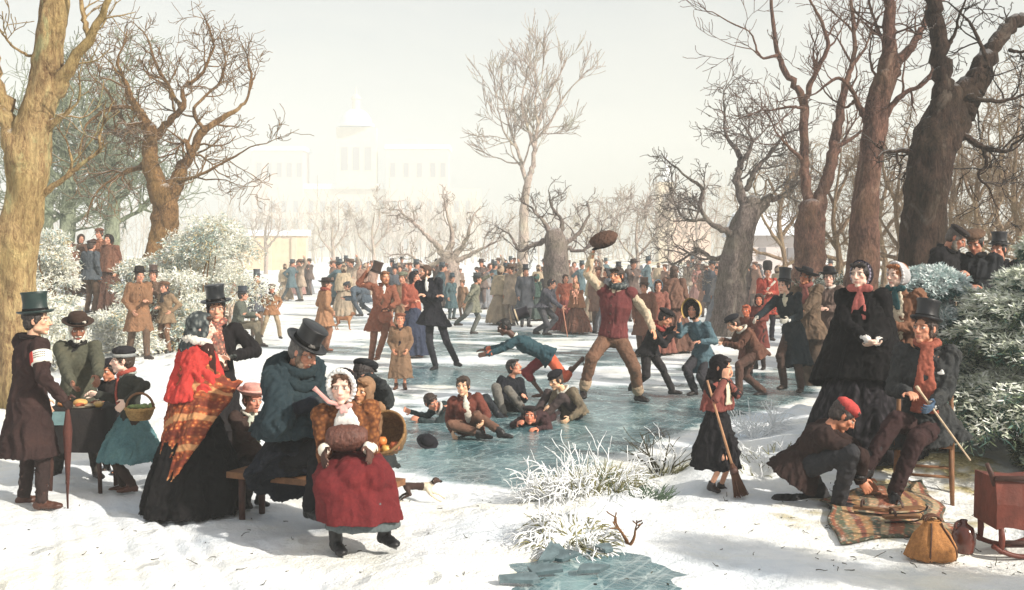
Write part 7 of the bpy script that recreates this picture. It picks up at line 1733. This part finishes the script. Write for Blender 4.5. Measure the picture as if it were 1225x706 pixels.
def skate(label, px, py, az, up=.045):
    h = ground_hit(px, py) + UP * up; A = rotz(az); o = thing('ice_skate', h, label, 'skate', 'loose skates on the rug')
    mb = MB(); mb.box(h + np.array([0, 0, .035]), (.25, .06, .02), A); mb.ell(h + np.array([.09, 0, .035]) @ A * 1 if False else h + (np.array([.09, 0, .035]) @ A), (.05, .038, .012), A); add('sole', mb, M_WOOD, o, False)
    mb = MB(); mb.tube([h + np.array(q) @ A for q in ((-.12, 0, .0), (.10, 0, .0), (.15, 0, .015), (.165, 0, .04), (.15, 0, .055))], [(.004, .012)] * 5, 6, flat=((0, 0, 1),)); add('blade', mb, M_IRON, o)
    mb = MB(); mb.tube([h + np.array([-.06, .045 * math.cos(x), .05 + .045 * math.sin(x)]) @ A for x in np.linspace(0, math.pi, 9)], [(.010, .003)] * 9, 6); add('strap', mb, plain('strap', (74, 50, 40), .6), o)
skate('wooden ice skate lying in the middle of the rug', 1085, 622, .2); skate('ice skate with a dark strap at the left end of the rug', 1042, 622, -.5)
skate('ice skate nearest the wicker bag on the rug', 1078, 632, .1)
h = ground_hit(1044, 599) + UP * .05; o = thing('hand_drill', h, 'iron gimlet with a wooden grip lying by the kneeling man\'s hands', 'tool'); mb = MB(); mb.tube([h + np.array([-.06, 0, 0]), h + np.array([.06, -.02, 0])], [.014, .012], 8); add('grip', mb, M_WOOD, o); mb = MB(); mb.tube([h, h + np.array([.01, -.05, -.02]), h + np.array([.02, -.11, -.03])], [.006, .006, .003], 6); add('bit', mb, M_IRON, o)
h = ground_hit(1115, 670); o = thing('wicker_bag', h, 'bulging tan rush bag with a drawn-in top at the front corner of the rug', 'bag'); Hk = .72
n = 36; a_ = np.arange(n) * 2 * math.pi / n; rings = []
for z, r, sx_ in ((.0, .17, 1.15), (.03, .205, 1.15), (.12, .20, 1.08), (.22, .155, 1.0), (.29, .10, 1.0), (.32, .07, 1.1), (.345, .078, 1.1)): rings.append(h + Hk * np.column_stack([np.cos(a_) * r * sx_ * (1 + .05 * np.sin(5 * a_)), np.sin(a_) * r * .8 * (1 + .05 * np.sin(6 * a_ + 1)), np.full(n, z)]))
mb = MB(); mb.loft(rings); bm_ = add('rush_body', mb, plain('rush', (164, 112, 64), .85, .35, 40, .6), o, wr=.012)
for aa in (-1.9, -.75):
    mb = MB(); mb.tube([h + Hk * np.array([math.cos(aa) * r * sx_ * 1.03, math.sin(aa) * r * .83, z]) for z, r, sx_ in ((.01, .19, 1.15), (.06, .208, 1.12), (.12, .203, 1.08), (.22, .158, 1.0), (.29, .103, 1.0), (.33, .08, 1.1))], [.006] * 6, 6); add('seam', mb, plain('dark_cord', (84, 54, 38), .8), o)
for sg in (-1, 1):
    mb = MB(); mb.tube([h + Hk * np.array([.07 * math.cos(x), sg * .03, .34 + .05 * math.sin(x)]) for x in np.linspace(0, math.pi, 9)], [.008] * 9, 6); add('handle', mb, plain('dark_cord', (84, 54, 38), .8), o)
h = ground_hit(1153, 661); o = thing('stoneware_jug', h, 'glossy dark brown stoneware jug standing between the rush bag and the rocking chair', 'jug'); s = .8
mb = MB(); mb.lathe(h, [(.005 * s, 0), (.072 * s, 0), (.08 * s, .012), (.093 * s, .07), (.094 * s, .12), (.075 * s, .164), (.035 * s, .188), (.026 * s, .196), (.030 * s, .214), (.024 * s, .216), (.018 * s, .20), (.003 * s, .198)], n=32); add('body', mb, plain('glaze', (84, 40, 30), .16, .35, 6, .1, 0, .6), o)
mb = MB(); mb.tube([h + np.array([-.02 - .045 * math.sin(x), -.02 * math.sin(x), .15 + .056 * (1 - math.cos(x)) / 2]) for x in np.linspace(0, math.pi, 10)], [.010] * 10, 8); add('handle', mb, plain('glaze', (84, 40, 30), .16, .35, 6, .1, 0, .6), o)
# rocking chair half out of the frame
h = ground_hit(1217, 664); o = thing('rocking_chair', h, 'red-brown wooden rocking chair cut by the right edge of the picture', 'chair')
def rp(x, y, z): return h + .80 * np.array([x, y, z])
for y in (-.18, .22):
    mb = MB(); mb.tube([rp(-.27 + .54 * t_, y, .03 + .16 * (t_ - .48) ** 2 * 2.2) for t_ in np.linspace(-.02, 1.25, 14)], [(.016, .022)] * 14, 8); add('rocker', mb, M_MAHOG, o)
for x in (-.215, .25):
    for y in (-.18, .22):
        mb = MB(); mb.tube([rp(x, y, .06), rp(x + .01, y, .18), rp(x + .0, y, .30)], [.018, .022, .018], 8); add('leg', mb, M_MAHOG, o)
mb = MB(); mb.tube([rp(-.215, -.18, .15), rp(.0, -.18, .14), rp(.25, -.18, .15)], [.012, .020, .012], 8); add('rail', mb, M_WOODD, o); mb = MB(); mb.tube([rp(-.215, -.18, .115), rp(.25, -.18, .115)], [.008, .008], 8); add('rail', mb, M_WOODD, o)
# deep seat box with slightly bowed boards
mb = MB(); rings = []
for t_ in np.linspace(0, 1, 9):
    x = -.26 + .56 * t_; zt_ = .66 - .03 * math.sin(math.pi * t_); zb = .255 + .02 * math.sin(3 * math.pi * t_); rings.append(np.array([rp(x, -.205, zb), rp(x, -.215, (zb + zt_) / 2), rp(x, -.19, zt_), rp(x, .22, zt_), rp(x, .24, zb)]))
mb.loft(rings); add('seat_box', mb, M_MAHOG, o, False, wr=.006); mb = MB(); mb.tube([rp(-.255, -.16, .60), rp(-.285, -.16, .70), rp(-.32, -.16, .78)], [.016, .018, .014], 8); add('arm_post', mb, M_WOODD, o)
mb = MB(); mb.tube([rp(-.27, -.20, .665), rp(.30, -.20, .665)], [.018, .018], 8); add('top_rail', mb, M_WOODD, o)
# snowball
h = ground_hit(261, 618); mb = MB(); mb.ell((0, 0, .02), (.034, .032, .030)); me = mb.mesh('snowball'); smooth(me); wrinkle(me, .003, 18, 3, 1); o = link('snowball', me, M_SNOW); o.location = h; tag(o, 'white snowball lying at the hem of the black skirt', 'snowball')

# ================================================================== dogs
def dog(label, px, py, d, L, pose, cols, flip=1, z0=0):
    "L = body length; colours by region in vertex colour"
    x = (px - CX) * d / F; h = np.array([x, d, zg(x, d) + z0]); o = thing('dog', h, label, 'dog'); mb = MB(); s = L / .5
    def q(a, b, c): return h + np.array([a * flip * s, b * s, c * s])
    J = pose
    mb.capsule(q(*J['hip']), .075 * s, q(*J['mid']), .068 * s); mb.capsule(q(*J['mid']), .070 * s, q(*J['chest']), .092 * s)
    mb.capsule(q(*J['chest']), .075 * s, q(*J['neck']), .05 * s); mb.ell(q(*J['head']), (.068 * s, .055 * s, .056 * s)); a, b = np.array(q(*J['head'])), np.array(q(*J['nose'])); mb.capsule(a, .042 * s, b, .024 * s)
    for leg in J['legs']:
        R_ = [.055, .034, .020, .016, .020]
        for i in range(len(leg) - 1): mb.capsule(q(*leg[i]), R_[i] * s, q(*leg[i + 1]), R_[i + 1] * s)
    mb.tube([q(*t) for t in J['tail']], [.024 * s, .022 * s, .02 * s, .008 * s], 8)
    hd_ = np.array(q(*J['head']))
    for sg in (-1, 1): mb.tube([hd_ + np.array([-.01 * flip, sg * .045, .035]) * s, hd_ + np.array([-.03 * flip, sg * .068, .0]) * s, hd_ + np.array([-.02 * flip, sg * .066, -.05]) * s], [(.022 * s, .010 * s), (.034 * s, .010 * s), (.018 * s, .008 * s)], 8)
    me = fuse(mb, .011 * s, 2, h); V = coords(me); wrinkle(me, .005 * s, 22, 6, 1)
    C = np.tile(np.array(lin(cols[0])), (len(V), 1)); X = V[:, 0] * flip / s; Z = V[:, 2] / s; w = Waves(9, 6, 5)(V)
    C[((X < .06 + .06 * w) & (Z > .16)) | ((X < -.1) & (Z > .05))] = lin(cols[1]); hm = np.linalg.norm(V / s - (np.array(J['head']) * np.array([flip, 1, 1])), axis=1) < .095; C[hm] = lin(cols[1]); n_ = np.linalg.norm(V / s - (np.array(J['nose']) * np.array([flip, 1, 1])), axis=1) < .03; C[n_] = lin((30, 26, 26)); setcol(me, C)
    link('body', me, vcol('dog_fur', .8, .35, 30), o); return o
RUN = dict(hip=(-.20, 0, .30), mid=(0, 0, .30), chest=(.17, 0, .29), neck=(.27, 0, .36), head=(.33, 0, .41), nose=(.43, 0, .385), tail=[(-.25, 0, .33), (-.34, 0, .33), (-.42, 0, .31), (-.50, 0, .30)],
    legs=[[(-.2, .06, .27), (-.17, .06, .17), (-.30, .06, .12), (-.38, .06, .03), (-.41, .06, .01)], [(-.2, -.06, .27), (-.14, -.06, .16), (-.26, -.06, .10), (-.33, -.06, .02), (-.36, -.06, .0)], [(.18, .05, .26), (.27, .05, .18), (.38, .05, .14), (.46, .05, .08), (.49, .05, .07)], [(.18, -.05, .26), (.24, -.05, .16), (.32, -.05, .09), (.40, -.05, .04), (.43, -.05, .03)]])
STAND = dict(hip=(-.18, 0, .36), mid=(0, 0, .36), chest=(.17, 0, .37), neck=(.25, 0, .45), head=(.29, 0, .51), nose=(.39, 0, .49), tail=[(-.23, 0, .39), (-.30, 0, .46), (-.33, 0, .54), (-.32, 0, .60)],
    legs=[[(-.18, .06, .33), (-.14, .06, .22), (-.22, .06, .14), (-.2, .06, .03), (-.17, .06, .01)], [(-.18, -.06, .33), (-.16, -.06, .22), (-.25, -.06, .14), (-.23, -.06, .03), (-.2, -.06, .01)], [(.17, .06, .33), (.16, .06, .19), (.17, .06, .10), (.17, .06, .03), (.20, .06, .01)], [(.17, -.06, .33), (.19, -.06, .19), (.20, -.06, .10), (.20, -.06, .03), (.23, -.06, .01)]])
SIT = dict(hip=(-.10, 0, .10), mid=(-.04, 0, .22), chest=(.06, 0, .36), neck=(.10, 0, .46), head=(.13, 0, .53), nose=(.22, 0, .51), tail=[(-.16, 0, .06), (-.24, 0, .04), (-.31, 0, .04), (-.37, 0, .05)],
    legs=[[(-.06, .08, .13), (.08, .09, .16), (-.04, .09, .04), (.06, .09, .02), (.10, .09, .02)], [(-.06, -.08, .13), (.08, -.09, .16), (-.04, -.09, .04), (.06, -.09, .02), (.10, -.09, .02)], [(.07, .05, .33), (.09, .05, .2), (.10, .05, .10), (.10, .05, .03), (.13, .05, .01)], [(.07, -.05, .33), (.09, -.05, .2), (.10, -.05, .10), (.10, -.05, .03), (.13, -.05, .01)]])
dog('small brown and white spaniel racing over the snow right of the crimson skirt', 500, 614, 8.9, .22, RUN, [(226, 212, 188), (66, 44, 36)])
dog('little tawny dog standing behind the tan-coated man on the ice', 411, 394, 29, .42, STAND, [(176, 124, 82), (140, 92, 60)], 1)
dog('small reddish dog sitting on the snowy slope behind the stall keeper', 117, 398, 17.5, .34, SIT, [(166, 106, 74), (140, 88, 62)], -1)

bpy.data.scenes.remove(TMP)
